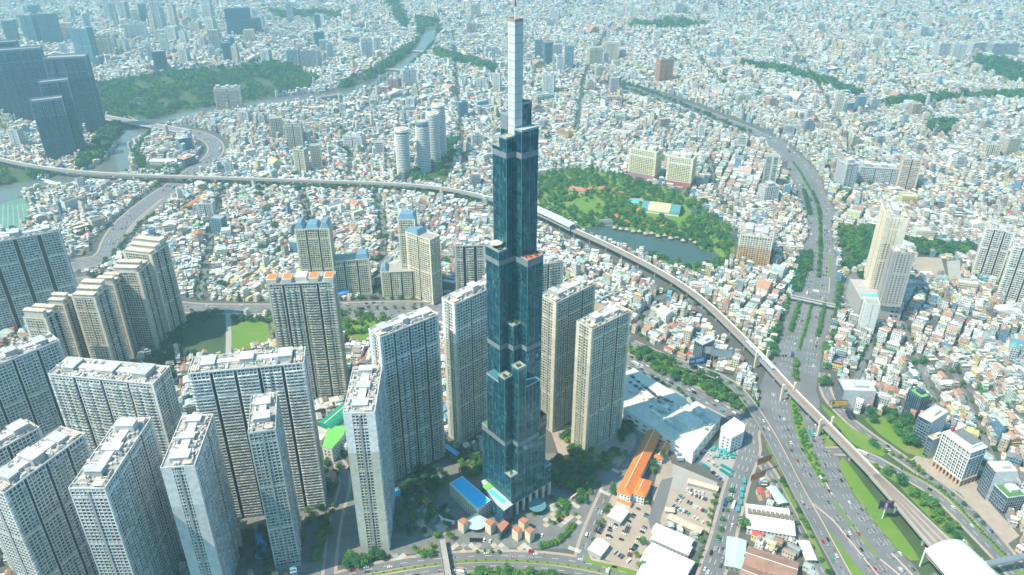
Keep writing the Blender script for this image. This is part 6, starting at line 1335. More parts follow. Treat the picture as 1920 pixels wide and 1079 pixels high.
row_of([(1493, 678), (1491, 713)], 6, (0, ), [0, 2], (.8, 1.0), "in the median before the viaduct crossing", .5)
row_of([(1523, 362), (1533, 387), (1537, 407), (1538, 453), (1537, 483), (1534, 520)], 7, (0,), [1, 0], (.6, .9), "in the upper avenue median", .3)
row_of([(1507, 360), (1514, 385), (1517, 403)], 6, (0,), [1], (.8, 1.0), "in the upper left median", .3); row_of([(1517, 475), (1515, 507)], 6, (-1, 2), [0, 1], (.8, 1.0), "in the short thick median", .4)
row_of([(1487, 307), (1500, 323), (1508, 338), (1519, 358)], 8, (0,), [0], (.5, .7), "in the far avenue median", .3)
row_of([(1504, 480), (1496, 520), (1486, 545)], 6, (-4, 2, 7), [0, 1], (.9, 1.2), "on the left avenue pavement by the green sheds", 1)
row_of([(1478, 560), (1466, 590), (1458, 630)], 10, (0,), [1, 0], (.8, 1.1), "on the left avenue pavement", 1); row_of([(1454, 622), (1447, 650), (1440, 672)], 6, (-3, 2), [1, 0], (.9, 1.2), "in the dark clump left of the avenue", 1)
row_of([(1572, 530), (1566, 560), (1562, 600), (1555, 650), (1548, 690)], 10, (3,), [0, 1], (.8, 1.15), "on the right avenue pavement", 1.2)
row_of([(1562, 632), (1575, 637)], 6, (0,), [2], (1.1, 1.4), "in the yellow green clump right of the avenue", .5); row_of([(1545, 650), (1547, 690)], 6, (0, 5), [0, 2], (.9, 1.1), "in the green clump right of the avenue", 1)
row_of([(1520, 745), (1490, 760)], 500, (), [0], (1, 1), ""); wood([(1484, 760), (1497, 765), (1508, 803), (1522, 845), (1540, 885), (1549, 905), (1540, 905), (1520, 870), (1500, 830), (1488, 790)], .09, [0], (.3, .45), "in the planted median of the avenue", maxn=260)
wood([(1462, 905), (1470, 903), (1484, 935), (1508, 975), (1530, 1015), (1520, 1012), (1499, 970)], .03, [1, 0], (.5, .8), "on the lawn strip beside the flyover piers", maxn=45)
wood([(1178, 645), (1240, 670), (1300, 697), (1350, 712), (1385, 737), (1402, 778), (1325, 743), (1330, 738), (1285, 725), (1240, 704), (1178, 664)], .028, [0, 0, 1, 2], (.7, 1.15), "in the tree belt between the two boulevards")
wood([(1622, 868), (1660, 882), (1700, 905), (1750, 950), (1798, 998), (1790, 1018), (1760, 988), (1720, 948), (1680, 908), (1645, 885)], .03, [0, 1, 2, 0], (.7, 1.2), "in the wood beside the metro track")
wood([(1615, 770), (1640, 775), (1700, 785), (1718, 805), (1722, 830), (1705, 845), (1690, 830), (1660, 800), (1625, 795)], .022, [0, 1], (.9, 1.4), "in the little square before the navy glass front")
row_of([(1640, 828), (1680, 848), (1710, 862), (1740, 885)], 7, (-8,), [0, 1, 2], (.6, 1.0), "along the pavement left of the white hotel", 1.2); wood([(1598, 745), (1612, 742), (1622, 752), (1605, 758)], .03, [1], (1, 1.3), "beside the yellow billboard"); wood([(1530, 712), (1548, 708), (1555, 725), (1535, 728)], .025, [0, 1], (1, 1.2), "at the avenue bend by the portal")
row_of([(1730, 880), (1775, 910), (1820, 945), (1860, 985)], 13, (-8,), [3, 1], (.35, .55), "on the hotel forecourt", 1.5); row_of([(1690, 880), (1737, 902), (1783, 934), (1833, 991), (1883, 1041)], 3.4, (0,), [0], (.28, .36), "in the hedge between the two side roads", .2)
row_of([(560, 1122), (650, 1089), (740, 1070), (840, 1055), (930, 1051), (1020, 1055), (1100, 1066), (1180, 1086)], 9, (0,), [2], (.2, .26), "in the ring road median", .2)
wood([(880, 1074), (960, 1070), (1060, 1082), (1080, 1100), (870, 1100)], .04, [2, 0, 0], (.7, 1.0), "in the bottom edge garden", maxn=60)
wood([(645, 1050), (720, 1035), (722, 1050), (650, 1075)], .04, [2, 0, 1], (.7, 1.1), "at the foot of the slim white topped tower"); wood([(775, 1030), (825, 1020), (850, 1025), (830, 1042), (780, 1048)], .035, [0, 2], (.6, .9), "either side of the plaza footbridge"); wood([(808, 1010), (818, 1005), (828, 1015)], .05, [2], (.7, .9), "near the plaza footbridge head")
row_of([(895, 1040), (935, 1040)], 5, (2,), [0, 3], (.4, .5), "in the small drop-off island", .3); row_of([(1015, 1028), (1045, 1022), (1065, 1005), (1075, 988)], 3.4, (0, 2.5), [0, 2], (.5, .65), "in the curved hedge by the car ramp", .4)
wood([(1022, 975), (1040, 965), (1050, 975), (1035, 990)], .035, [2, 0], (.5, .7), "in the small court by two red cars"); row_of([(1058, 958), (1078, 968)], 6, (0,), [2], (.5, .6), "on the court edge", .5)
wood([(1035, 870), (1075, 855), (1115, 890), (1110, 915), (1095, 925), (1060, 920), (1035, 905)], .035, [1, 1, 0], (.8, 1.2), "in the dark garden right of the skyscraper", maxn=110)
wood([(1075, 925), (1110, 905), (1115, 920), (1090, 960), (1080, 950)], .03, [0, 2, 1], (.6, .9), "beside the tower access road"); wood([(1040, 810), (1080, 805), (1120, 850), (1180, 840), (1180, 855), (1140, 885), (1085, 870)], .022, [1, 0, 2], (.6, 1.0), "around the foot of the cream twin towers", maxn=90)
wood([(1150, 790), (1185, 795), (1190, 820), (1165, 830)], .03, [1], (.7, 1), "behind the cream twin tower by the access road"); wood([(1150, 905), (1160, 900), (1135, 975), (1115, 1020), (1108, 1015), (1125, 975)], .03, [0, 1, 2], (.6, .9), "between the access road and the tan lot")
wood([(840, 860), (905, 850), (905, 900), (870, 890)], .018, [1, 0], (.6, 1), "in the garden left of the skyscraper"); wood([(745, 915), (800, 880), (830, 905), (800, 950), (745, 960)], .014, [1], (.6, 1.0), "in the shaded plaza garden", maxn=60); wood([(812, 965), (835, 950), (855, 975), (845, 990)], .03, [1, 3], (.5, .7), "in the walled plaza garden")
wood([(740, 985), (790, 975), (800, 1000), (745, 1015)], .02, [1], (.4, .7), "on the dark patterned plaza"); wood([(640, 910), (655, 840), (730, 850), (742, 905)], .006, [1], (.6, .9), "between the slim tower and its neighbour")
wood([(570, 960), (640, 940), (615, 1060), (570, 1075)], .012, [0, 1, 2], (.7, 1.0), "by the shaded garden road"); wood([(445, 980), (475, 990), (500, 990), (520, 1079), (440, 1079)], .015, [1], (.7, 1), "around the shaded garden pool"); wood([(600, 840), (650, 845), (655, 905), (610, 930)], .012, [1, 0], (.6, .9), "below the green roofed school")
wood([(300, 590), (420, 587), (424, 598), (350, 610), (345, 650), (340, 700), (300, 720), (270, 690), (318, 640)], .018, [1], (.8, 1.2), "in the shaded orchard", maxn=260); wood([(500, 590), (640, 588), (740, 592), (720, 620), (655, 640), (640, 620), (520, 640)], .014, [0, 0, 2], (.7, 1.1), "in the grove below the boulevard", maxn=200); wood([(432, 596), (500, 598), (505, 606), (440, 606)], .02, [1], (.7, 1), "along the vacant lot")
row_of([(620, 566), (700, 563), (810, 565)], 14, (3,), [0, 1], (.6, .8), "before the cream palace block", 1.0); row_of([(640, 583), (700, 580), (790, 580)], 12, (0,), [0], (.6, .8), "in the boulevard verge", 1.0)
row_of([(1200, 632), (1250, 650), (1300, 672)], 12, (0,), [0, 2], (.6, .9), "on the pavement above the flyover start", 1.5); wood([(1410, 735), (1425, 730), (1422, 765), (1412, 765)], .03, [0], (.7, .9), "at the small white kiosk by the flyover")
for (x, y, s, k, pl) in ((1390, 993, 1.6, 0, "standing alone before the louvred factory"), (1240, 862, 1.3, 1, "round beside the small orange roofed house"), (1225, 880, 1.1, 1, "round beside the orange tiled wing"), (1224, 888, .9, 0, "behind the orange tiled wing"), (1211, 945, .9, 2, "bright at the head of the tan lot"), (1205, 1022, .9, 0, "beside the second long white shed"), (1192, 1046, .9, 2, "at the corner of the broad white shed"), (1203, 1070, 1.1, 0, "on the verge by the broad white shed"), (1437, 980, .8, 1, "under the lower red billboard"), (845, 1012, 1.1, 2, "bright at the right of the plaza footbridge"), (842, 1008, .9, 2, "bright at the head of the plaza footbridge"), (1400, 1050, .9, 2, "small by the rusty hall")): 
    cx, cy = G(x, y); trees.append((cx, cy, s, k, pl))
wood([(742, 900), (800, 872), (838, 895), (845, 950), (800, 1000), (745, 1020)], .012, [1, 0, 0], (.5, .95), "in the leafy court left of the blue pool", maxn=90)
wood([(905, 860), (870, 865), (868, 892), (905, 905)], .03, [0, 2], (.5, .8), "between the blue pool and the skyscraper", maxn=30); wood([(1035, 925), (1075, 945), (1060, 975), (1030, 960)], .03, [0, 1], (.5, .8), "beside the round canopy disc", maxn=30)
wood([(930, 1000), (960, 996), (965, 1012), (935, 1015)], .03, [0, 2], (.4, .55), "before the glass corner", maxn=14); wood([(995, 955), (1015, 948), (1025, 965), (1005, 975)], .03, [0], (.5, .7), "under the skyscraper columns", maxn=14)
wood([(600, 850), (640, 900), (600, 960), (560, 960)], .012, [1, 0], (.7, 1.0), "behind the widest block foot", maxn=40); row_of([(1160, 700), (1178, 690), (1240, 718), (1300, 752)], 9, (0,), [0, 1], (.5, .8), "along the near boulevard kerb", 1)
row_of([(1440, 905), (1470, 965), (1505, 1020), (1540, 1079)], 14, (5,), [0, 1], (.5, .8), "along the service road", 1); row_of([(1370, 1020), (1385, 965), (1395, 930)], 12, (12,), [0], (.5, .8), "on the market street pavement", 1); row_of([(1300, 1060), (1325, 990), (1345, 920)], 10, (0,), [0, 2], (.5, .8), "on the verge left of the market street", 1)
for p_ in CS: row_of(p_, 26, (-4, 4), [1, 0], (.5, .9), "along a city street", 1.5)
near_n = len(trees)
# woods farther off
for nm_, dens, kd in (('park', .011, [0, 0, 1, 2]), ('zoo', .0075, [1, 1, 0]), ('bank_wood', .012, [0, 1]), ('bank_east', .02, [1, 0]), ('bank_west', .015, [1]), ('side_wood', .02, [1, 0]), ('hotel_wood', .012, [1, 0]), ('north_wood', .02, [1]), ('canal_wood', .005, [1]), ('canal_wood_upper', .004, [1]), ('canal_wood_top', .004, [1]), ('far_wood', .0035, [1]), ('far_belt', .008, [1]), ('top_wood', .003, [1]), ('city_wood', .008, [1]), ('canal_east', .012, [1]), ('tower_garden', .01, [1, 0]), ('stream_wood', .009, [1]), ('north_stream', .01, [1]), ('north_top', .002, [1])):
    big = 1.0 if nm_ in ('park', 'bank_east', 'side_wood', 'hotel_wood', 'north_wood') else (1.3 if nm_ in ('zoo', 'bank_wood', 'tower_garden') else 1.9)
    pts = GL(greens[nm_]); k0 = len(trees); wood(None, dens*1.35, kd + [0, 2] if nm_ in ('zoo', 'bank_wood', 'side_wood') else kd + [0], (.55*big, 1.35*big), nm_, raw=pts, maxn=3400)
    q_ = [t_ for t_ in trees[k0:] if math.sin(t_[0]*.021 + 1)*math.cos(t_[1]*.017) + .5*math.sin(t_[0]*.07 + t_[1]*.05) > (-.62 if nm_ != 'park' else -1.2) + R.normal(0, .12)]; trees[k0:] = q_
    if nm_ == 'park':
        lk = GL(lake); opens = [GL([(1060, 385), (1100, 372), (1135, 378), (1132, 398), (1085, 402)]), GL([(1100, 350), (1140, 352), (1135, 360), (1100, 362)]), GL([(1205, 383), (1290, 400), (1283, 425), (1205, 405)]), GL([(1172, 372), (1205, 372), (1205, 385), (1172, 385)])]
        keep = []
        for t_ in trees[k0:]:
            a_, b_ = np.array([t_[0]]), np.array([t_[1]])
            if inside(lk, a_, b_)[0] or (any(inside(op, a_, b_)[0] for op in opens) and R.random() < .93): continue
            keep.append(t_)
        trees[k0:] = keep
row_of([(1390, 250), (1300, 212), (1200, 172), (1150, 155)], 10, (18, -16), [1], (.8, 1.3), "far", 4); row_of([(1560, 400), (1550, 350), (1520, 300), (1480, 270)], 11, (-22,), [1, 0], (.9, 1.2), "far", 3); row_of([(1490, 370), (1475, 330), (1450, 300)], 11, (14,), [1, 0], (.9, 1.2), "far", 3)
row_of([(450, 345), (600, 350), (750, 355), (850, 362), (915, 385)], 7, (-8, -14), [1, 0], (.7, 1.2), "far", 3); row_of([(300, 335), (400, 340), (500, 343)], 9, (-8,), [1], (.8, 1.1), "far", 3); row_of([(340, 370), (290, 395), (250, 425), (225, 455), (150, 530)], 9, (12,), [1], (.7, 1.1), "far", 2)
row_of([(790, 60), (800, 90), (760, 118), (725, 140), (690, 165), (640, 185)], 14, (26, -26), [1], (1.1, 1.6), "far", 3); row_of([(1385, 447), (1420, 452), (1450, 480)], 9, (0,), [1], (.8, 1.2), "far", 3); row_of([(1230, 512), (1300, 555), (1370, 625), (1420, 680), (1455, 725)], 8, (10,), [0, 1], (.5, .8), "far", 2)
n_ = 4200; y = 450 + 3600*R.random(n_)**.75; x = (R.random(n_)*2-1)*(.66*y + 100); lane = free_at(x, y)
clump = np.sin(x*.013+2)*np.sin(y*.011) + R.normal(0, .5, n_)
for a_, b_ in zip(x[lane & (clump > np.where(y < 1500, -.1, .3))], y[lane & (clump > np.where(y < 1500, -.1, .3))]): trees.append((a_, b_, R.uniform(.7, 1.25)*(1 + b_/5000), int(R.choice([0, 1, 1])), "far"))
CNL = resample(smooth(GL(canal)), 12)[:, :2]
trees = trees[:near_n] + [t_ for t_ in trees[near_n:] if ((CNL[:, 0]-t_[0])**2 + (CNL[:, 1]-t_[1])**2).min() > 26**2]
TR = np.array([(t[0], t[1], t[2], t[3]) for t in trees]); tpx, tpy = px_of(TR[:, 0], TR[:, 1], 4.0)
d2 = TR[:, 0]**2 + TR[:, 1]**2 + H*H; shw = TR[:, 2]**2/d2; shw[(tpx < 5) | (tpx > 1915) | (tpy < 5) | (tpy > 1074)] = 0; shw[near_n:] *= .2
order = np.argsort(-shw)[:300]; solo = set(order.tolist())
hue = ["mid green", "dark green", "yellow green", "tall leafy green"]
for q in order:
    x, y, s, k, place = trees[q]; sz = "small" if s < .6 else ("medium" if s < .95 else "large")
    px_, py_ = tpx[q], tpy[q]
    t = thing("broadleaf_tree" if s >= .4 else "shrub", f"{sz} {hue[k]} {'tree' if s >= .4 else 'shrub'} {place}", "tree" if s >= .4 else "shrub", (x, y, .1), R.uniform(0, 6.28), "trees " + place)
    t.scale = (s, s, s*R.uniform(.85, 1.15)); tk = link(bpy.data.objects.new("trunk", TRK), t); c_ = link(bpy.data.objects.new("crown", CR[k]), t); c_.location = (0, 0, 5.6 if s >= .4 else 3.6)
def scatter(name, idx, me):
    P = np.zeros((len(idx), 3), np.float32); P[:, :2] = TR[idx, :2]; P[:, 2] = 5.4*TR[idx, 2]*.9
    pm = bpy.data.meshes.new(name); pm.vertices.add(len(idx)); pm.vertices.foreach_set("co", P.ravel())
    a = pm.attributes.new("s", 'FLOAT', 'POINT'); a.data.foreach_set("value", TR[idx, 2].astype(np.float32)); a = pm.attributes.new("r", 'FLOAT', 'POINT'); a.data.foreach_set("value", R.uniform(0, 6.28, len(idx)).astype(np.float32))
    o = link(bpy.data.objects.new(name, pm)); o["kind"] = "stuff"
    src = bpy.data.objects.new(name + "_crown", me)
    ng = bpy.data.node_groups.new(name, 'GeometryNodeTree'); ng.interface.new_socket("Geometry", in_out='INPUT', socket_type='NodeSocketGeometry'); ng.interface.new_socket("Geometry", in_out='OUTPUT', socket_type='NodeSocketGeometry')
    gi, go = ng.nodes.new("NodeGroupInput"), ng.nodes.new("NodeGroupOutput"); ip = ng.nodes.new("GeometryNodeInstanceOnPoints"); oi = ng.nodes.new("GeometryNodeObjectInfo"); oi.inputs[0].default_value = src
    na = ng.nodes.new("GeometryNodeInputNamedAttribute"); na.data_type = 'FLOAT'; na.inputs[0].default_value = "s"; nb = ng.nodes.new("GeometryNodeInputNamedAttribute"); nb.data_type = 'FLOAT'; nb.inputs[0].default_value = "r"
    cx = ng.nodes.new("ShaderNodeCombineXYZ"); L = ng.links; L.new(nb.outputs[0], cx.inputs[2]); L.new(gi.outputs[0], ip.inputs['Points']); L.new(oi.outputs['Geometry'], ip.inputs['Instance']); L.new(cx.outputs[0], ip.inputs['Rotation']); L.new(na.outputs[0], ip.inputs['Scale']); L.new(ip.outputs[0], go.inputs[0])
    md = o.modifiers.new("scatter", 'NODES'); md.node_group = ng
CRF = [crown_mesh("far_crown_a", LEAF, 240, 4.8, 6.0, 7, .85, 11), crown_mesh("far_crown_b", LEAFD, 240, 5.2, 6.5, 8, .95, 12), crown_mesh("far_crown_c", LEAFY, 200, 4.2, 5, 6, .8, 13), crown_mesh("far_crown_d", LEAF, 240, 4.2, 7.5, 7, .85, 14)]
for k in range(4):
    idx = np.array([i for i in range(len(trees)) if i not in solo and trees[i][3] == k])
    if len(idx): scatter("distant_foliage", idx, CRF[k])
print("trees", len(trees))

# ================================================================ VEHICLES
def prism_mesh(name, prof, hw, glassidx=(), mats=(PAINT, CGLASS, TYRE), wheels=(-1.35, 1.35), taper=.86, zmid=.85):
    V = []; F = []; M = []; n = len(prof)
    for s in (-1, 1): V += [(x, s*hw*(taper if z > zmid else 1), z) for x, z in prof]
    for i in range(n): F.append([i, (i+1) % n, n+(i+1) % n, n+i]); M.append(1 if i in glassidx else 0)
    F.append(list(range(n-1, -1, -1))); M.append(0); F.append(list(range(n, 2*n))); M.append(0)
    return V, F, M
def car_mesh():
    lower = [(-2.2, .3), (2.2, .3), (2.25, .75), (1.2, .92), (-1.9, .95), (-2.25, .8)]; V, F, M = prism_mesh("b", lower, .9, taper=1)
    cab = [(1.15, .925), (.45, 1.42), (-1.05, 1.45), (-1.75, .955)]; b = len(V); V2, F2, M2 = prism_mesh("c", cab, .82, taper=.86, glassidx=(0, 2)); V += V2; F += [[k+b for k in f] for f in F2]; M += [m_ if j != 4 and j != 5 else 1 for j, m_ in enumerate(M2)]
    roof = [(.4, 1.43), (-1.0, 1.46), (-1.0, 1.5), (.4, 1.47)]; b = len(V); V2, F2, M2 = prism_mesh("r", roof, .7, taper=1); V += V2; F += [[k+b for k in f] for f in F2]; M += M2
    for x in (-1.35, 1.35):
        for s in (-1, 1):
            b = len(V); n = 8; V += [(x+.33*math.cos(6.283*i/n), s*(.93 if q else .7), .33+.33*math.sin(6.283*i/n)) for q in (0, 1) for i in range(n)]
            F += [[b+i, b+(i+1) % n, b+n+(i+1) % n, b+n+i] for i in range(n)] + [[b+n+i for i in range(n)]]; M += [2]*(n+1)
    me = bpy.data.meshes.new("car"); me.from_pydata(V, [], F); [me.materials.append(m_) for m_ in (PAINT, CGLASS, TYRE)]; me.polygons.foreach_set("material_index", M); return me
def van_mesh(L=5.2, h=2.1, bus=False):
    prof = [(-L/2, .4), (L/2, .4), (L/2+.05, 1.1), (L/2-.5, h), (-L/2, h)]; V, F, M = prism_mesh("v", prof, 1.25 if bus else .98, taper=.95, glassidx=(2,))
    b = len(V); Bx = [[-L/2+.3, L/2-1.0, -1.27 if bus else -.97, 1.27 if bus else .97, h*.55, h*.8]]; v_, l_, c_, u_, nf = box_arrays(Bx); V += [tuple(p) for p in v_]; F += [[int(k)+b for k in l_[4*i:4*i+4]] for i in range(nf)]; M += [1]*nf
    for x in (-L/2+1.1, L/2-1.0):
        for s in (-1, 1):
            b = len(V); n = 8; w_ = 1.26 if bus else .99; V += [(x+.42*math.cos(6.283*i/n), s*(w_+.03 if q else .7), .42+.42*math.sin(6.283*i/n)) for q in (0, 1) for i in range(n)]
            F += [[b+i, b+(i+1) % n, b+n+(i+1) % n, b+n+i] for i in range(n)] + [[b+n+i for i in range(n)]]; M += [2]*(n+1)
    me = bpy.data.meshes.new("van"); me.from_pydata(V, [], F); [me.materials.append(m_) for m_ in (PAINT, CGLASS, TYRE)]; me.polygons.foreach_set("material_index", M); return me
def bike_mesh():
    V, F, M = [], [], []
    def bx(b_, m_):
        o_ = len(V); v_, l_, c_, u_, nf = box_arrays([b_]); V.extend([tuple(p) for p in v_]); F.extend([[int(k)+o_ for k in l_[4*i:4*i+4]] for i in range(nf)]); M.extend([m_]*nf)
    for x in (-.62, .62):
        o_ = len(V); n = 8; V += [(x+.29*math.cos(6.283*i/n), y, .29+.29*math.sin(6.283*i/n)) for y in (-.06, .06) for i in range(n)]; F += [[o_+i, o_+(i+1) % n, o_+n+(i+1) % n, o_+n+i] for i in range(n)] + [[o_+i for i in range(n)], [o_+n+i for i in range(n-1, -1, -1)]]; M += [2]*(n+2)
    bx([-.7, .25, -.14, .14, .42, .78], 2); bx([.25, .6, -.1, .1, .45, .95], 2); bx([.42, .52, -.34, .34, .95, 1.02], 2)
    me = bpy.data.meshes.new("bike"); me.from_pydata(V, [], F); [me.materials.append(m_) for m_ in (PAINT, CGLASS, TYRE)]; me.polygons.foreach_set("material_index", M)
    V, F, M = [], [], []   # rider: tapered seated figure
    rings = [(-.25, .78, .19, .17), (-.22, 1.0, .17, .15), (-.12, 1.25, .24, .15), (-.05, 1.4, .2, .12), (-.03, 1.47, .08, .08), (0, 1.52, .1, .1), (0.02, 1.64, .15, .15), (0, 1.76, .1, .1)]; n = 8
    for (x, z, ry, rx) in rings: V += [(x+rx*math.cos(6.283*i/n), ry*math.sin(6.283*i/n), z) for i in range(n)]
    for k in range(len(rings)-1): F += [[k*n+i, k*n+(i+1) % n, (k+1)*n+(i+1) % n, (k+1)*n+i] for i in range(n)]; M += [1 if k >= 4 else 0]*n
    F.append([(len(rings)-1)*n+i for i in range(n)]); M.append(1)
    for s in (-1, 1):
        for (a_, b_, r0, r1) in (((-.15, s*.2, 1.32), (.42, s*.3, 1.05), .065, .045), ((-.2, s*.12, .82), (.25, s*.2, .72), .1, .08), ((.25, s*.2, .72), (.12, s*.2, .28), .075, .05)):
            o_ = len(V); d_ = Vector(b_) - Vector(a_); p_ = d_.orthogonal().normalized(); q_ = d_.normalized().cross(p_)
            for (c0, r_) in ((a_, r0), (b_, r1)): V += [tuple(Vector(c0) + (p_*math.cos(6.283*i/5) + q_*math.sin(6.283*i/5))*r_) for i in range(5)]
            F += [[o_+i, o_+(i+1) % 5, o_+5+(i+1) % 5, o_+5+i] for i in range(5)]; M += [0]*5
    mr = bpy.data.meshes.new("rider"); mr.from_pydata(V, [], F); mr.materials.append(PAINT); mr.materials.append(mat("helmet", (.3, .3, .32), .4)); mr.polygons.foreach_set("material_index", M)
    return me, mr
CAR, VAN, BUS = car_mesh(), van_mesh(), van_mesh(10.5, 3.0, True); BIKE, RIDER = bike_mesh()
VC = [((.75, .75, .75), "white", 30), ((.02, .02, .025), "black", 18), ((.35, .36, .38), "silver", 14), ((.10, .11, .12), "dark grey", 12), ((.45, .03, .03), "red", 6), ((.02, .08, .25), "blue", 5), ((.02, .35, .33), "teal", 8), ((.45, .38, .28), "beige", 4)]
VP = np.array([v[2] for v in VC]); VP = VP/VP.sum()
cars = []
def put(me, name, cat, x, y, an, ci, place, group, z=.31):
    o = link(bpy.data.objects.new(name, me)); o.location = (x, y, z); o.rotation_euler = (0, 0, an); o.color = (*VC[ci][0], 1); tag(o, f"{VC[ci][1]} {cat} {place}", cat, group); return o
ncar = 0
def traffic(px_pts, offs, gap, place, rev=False, z=.31, P3=None, bikes=0):
    global ncar
    P = resample(smooth(P3 or GL(px_pts)), 2.0); T, Nn = frame2(P); L = len(P)*2.0
    for o_ in offs:
        s = R.uniform(0, gap)
        while s < L - 4:
            i = min(len(P)-1, int(s/2)); an = math.atan2(T[i, 1], T[i, 0]) + (math.pi if (rev if not isinstance(rev, str) else o_ > 0) else 0)
            zz = P[i, 2] + .03 if P.shape[1] > 2 else z; ci = int(R.choice(len(VC), p=VP)); x, y = P[i, 0] + Nn[i, 0]*o_, P[i, 1] + Nn[i, 1]*o_; r_ = R.random()
            if r_ < .82: put(CAR, "car", "car", x, y, an, ci, "driving " + place, "cars " + place, zz)
            elif r_ < .95: put(VAN, "van", "van", x, y, an, ci, "driving " + place, "vans " + place, zz)
            else: put(BUS, "bus", "bus", x, y, an, int(R.choice([5, 6, 0])), "driving " + place, "buses " + place, zz)
            ncar += 1; s += R.exponential(gap) + 7
    for _ in range(bikes):
        i = int(R.integers(2, len(P)-2)); o_ = R.uniform(min(offs)-2, max(offs)+2); an = math.atan2(T[i, 1], T[i, 0]) + (math.pi if (rev if not isinstance(rev, str) else o_ > 0) else 0); ci = int(R.choice(len(VC), p=VP)); zz = P[i, 2] + .03 if P.shape[1] > 2 else z
        b_ = put(BIKE, "motorbike", "motorbike", P[i, 0] + Nn[i, 0]*o_, P[i, 1] + Nn[i, 1]*o_, an, ci, "with rider " + place, "motorbikes " + place, zz); r = link(bpy.data.objects.new("rider", RIDER), b_); r.color = (*VC[int(R.choice([0, 0, 1, 4, 5, 6, 7]))][0], 1)
traffic(LAN_A, (-6, -2, 2, 6), 48, "on the avenue left carriageway", bikes=60); traffic(LAN_B, (-5, -1.6, 2, 6), 50, "on the avenue right carriageway", rev=True, bikes=60)
traffic(LAN_C, (-5, -1.6, 2, 5), 50, "on the upper avenue left side", bikes=42); traffic(LAN_D, (-5, -1.6, 2), 50, "on the upper avenue right side", rev=True, bikes=42)
traffic(None, (-3, 2.5), 55, "on the curved flyover", P3=FL, bikes=42); 
for (pp, of, gp, pl, bk) in (([(1332, 1079), (1352, 1025), (1368, 960), (1382, 905), (1398, 865)], (-5, -2, 2.5, 6), 45, "on the market street", 12), ([(1178, 672), (1250, 712), (1300, 737), (1350, 762), (1397, 787)], (-7, -3.5, 0, 4), 28, "on the boulevard beside the tree belt", 8), ([(345, 579), (500, 580), (640, 577), (740, 573), (830, 575)], (-8, -4, 4, 8), 40, "on the boulevard before the cream palace", 8), ([(1600, 795), (1667, 843), (1752, 903), (1808, 946), (1893, 1042)], (-2.5, 2.5), 60, "on the upper side road", 5),
        ([(1600, 846), (1680, 885), (1767, 936), (1833, 1004), (1877, 1050)], (-2.5, 2.5), 60, "on the lower side road", 5), ([(640, 1080), (720, 1062), (800, 1050), (880, 1043), (960, 1042), (1040, 1047), (1110, 1058), (1180, 1076)], (-2.5, 2.5), 40, "on the ring road", 8), ([(680, 1096), (840, 1066), (1000, 1063), (1150, 1090)], (-2,), 70, "on the lower ring road", 3), ([(1092, 1050), (1112, 985), (1142, 915), (1185, 862), (1203, 835)], (-3, 3), 30, "on the tower access road", 6),
        ([(330, 243), (380, 253), (408, 272), (400, 296), (362, 320), (330, 345), (290, 370), (252, 400), (226, 425), (210, 450), (204, 475)], (-9, -4, 4, 9), 55, "on the looping road", 0), ([(1425, 860), (1458, 915), (1517, 1026)], (-2.5,), 60, "on the service road", 4), ([(640, 590), (760, 589), (830, 593)], (-6, 0, 6), 35, "on the near boulevard lanes", 3)): traffic(pp, of, gp, pl, rev="split", bikes=bk)
def parked(a, b_, n, place, cis=None, ang=None, me=CAR, z=.31, fill=.88):
    global ncar
    (x0, y0), (x1, y1) = G(*a, z), G(*b_, z); an = math.atan2(y1-y0, x1-x0) + (math.pi/2 if ang is None else ang)
    for i in range(n):
        if R.random() > fill: continue
        f = (i+.5)/n; ci = int(R.choice(cis)) if cis else int(R.choice(len(VC), p=VP)); put(me, "parked_car" if me is CAR else "parked_van", "car" if me is CAR else "van", x0*(1-f)+x1*f, y0*(1-f)+y1*f, an + R.normal(0, .03), ci, "parked " + place, "cars parked " + place, z); ncar += 1
parked((1198, 953), (1178, 980), 7, "in the right row of the tan lot"); parked((1172, 995), (1162, 1020), 5, "in the middle row of the tan lot"); parked((1133, 983), (1122, 1002), 5, "in the left row of the tan lot", [1, 1, 5, 3]); parked((1148, 985), (1142, 998), 3, "beside the left row of the tan lot")
parked((1210, 988), (1203, 1000), 4, "on the right rim of the tan lot"); parked((1200, 1008), (1188, 1032), 7, "in the lower right row of the tan lot"); parked((1150, 1035), (1182, 1055), 5, "by the hedge at the tan lot foot", me=VAN); parked((1140, 1002), (1140, 1015), 2, "by the blue tarpaulin")
parked((1268, 938), (1278, 943), 4, "in the short upper depot row"); parked((1290, 925), (1325, 938), 10, "in the second upper depot row"); parked((1255, 975), (1290, 992), 9, "behind the long tan carport"); parked((1300, 950), (1328, 962), 8, "in the right depot row"); parked((1215, 960), (1208, 975), 4, "by the tan lot gate")
parked((1160, 975), (1150, 995), 5, "in the upper middle row of the tan lot"); parked((1180, 985), (1172, 1003), 5, "in the centre row of the tan lot"); parked((1185, 1030), (1180, 1045), 4, "by the broad white shed corner"); parked((1262, 948), (1282, 962), 6, "in the lower depot row"); parked((1278, 956), (1320, 982), 8, "before the long tan carport"); parked((1272, 928), (1282, 935), 3, "in the upper left depot row"); parked((1285, 918), (1322, 926), 5, "in the upper depot row"); parked((1282, 938), (1298, 946), 3, "in the depot centre", [1]); parked((1290, 908), (1335, 917), 9, "under the tan carport at the depot top", [1, 3, 5])
parked((1183, 705), (1232, 745), 15, "in the upper row of the mall roof", [0, 1, 3, 5], z=16.05); parked((1178, 715), (1208, 735), 10, "in the lower row of the mall roof", [0, 1, 3, 5], z=16.05); parked((1232, 745), (1265, 757), 10, "at the right end of the mall roof", [7, 3, 4], z=16.05)
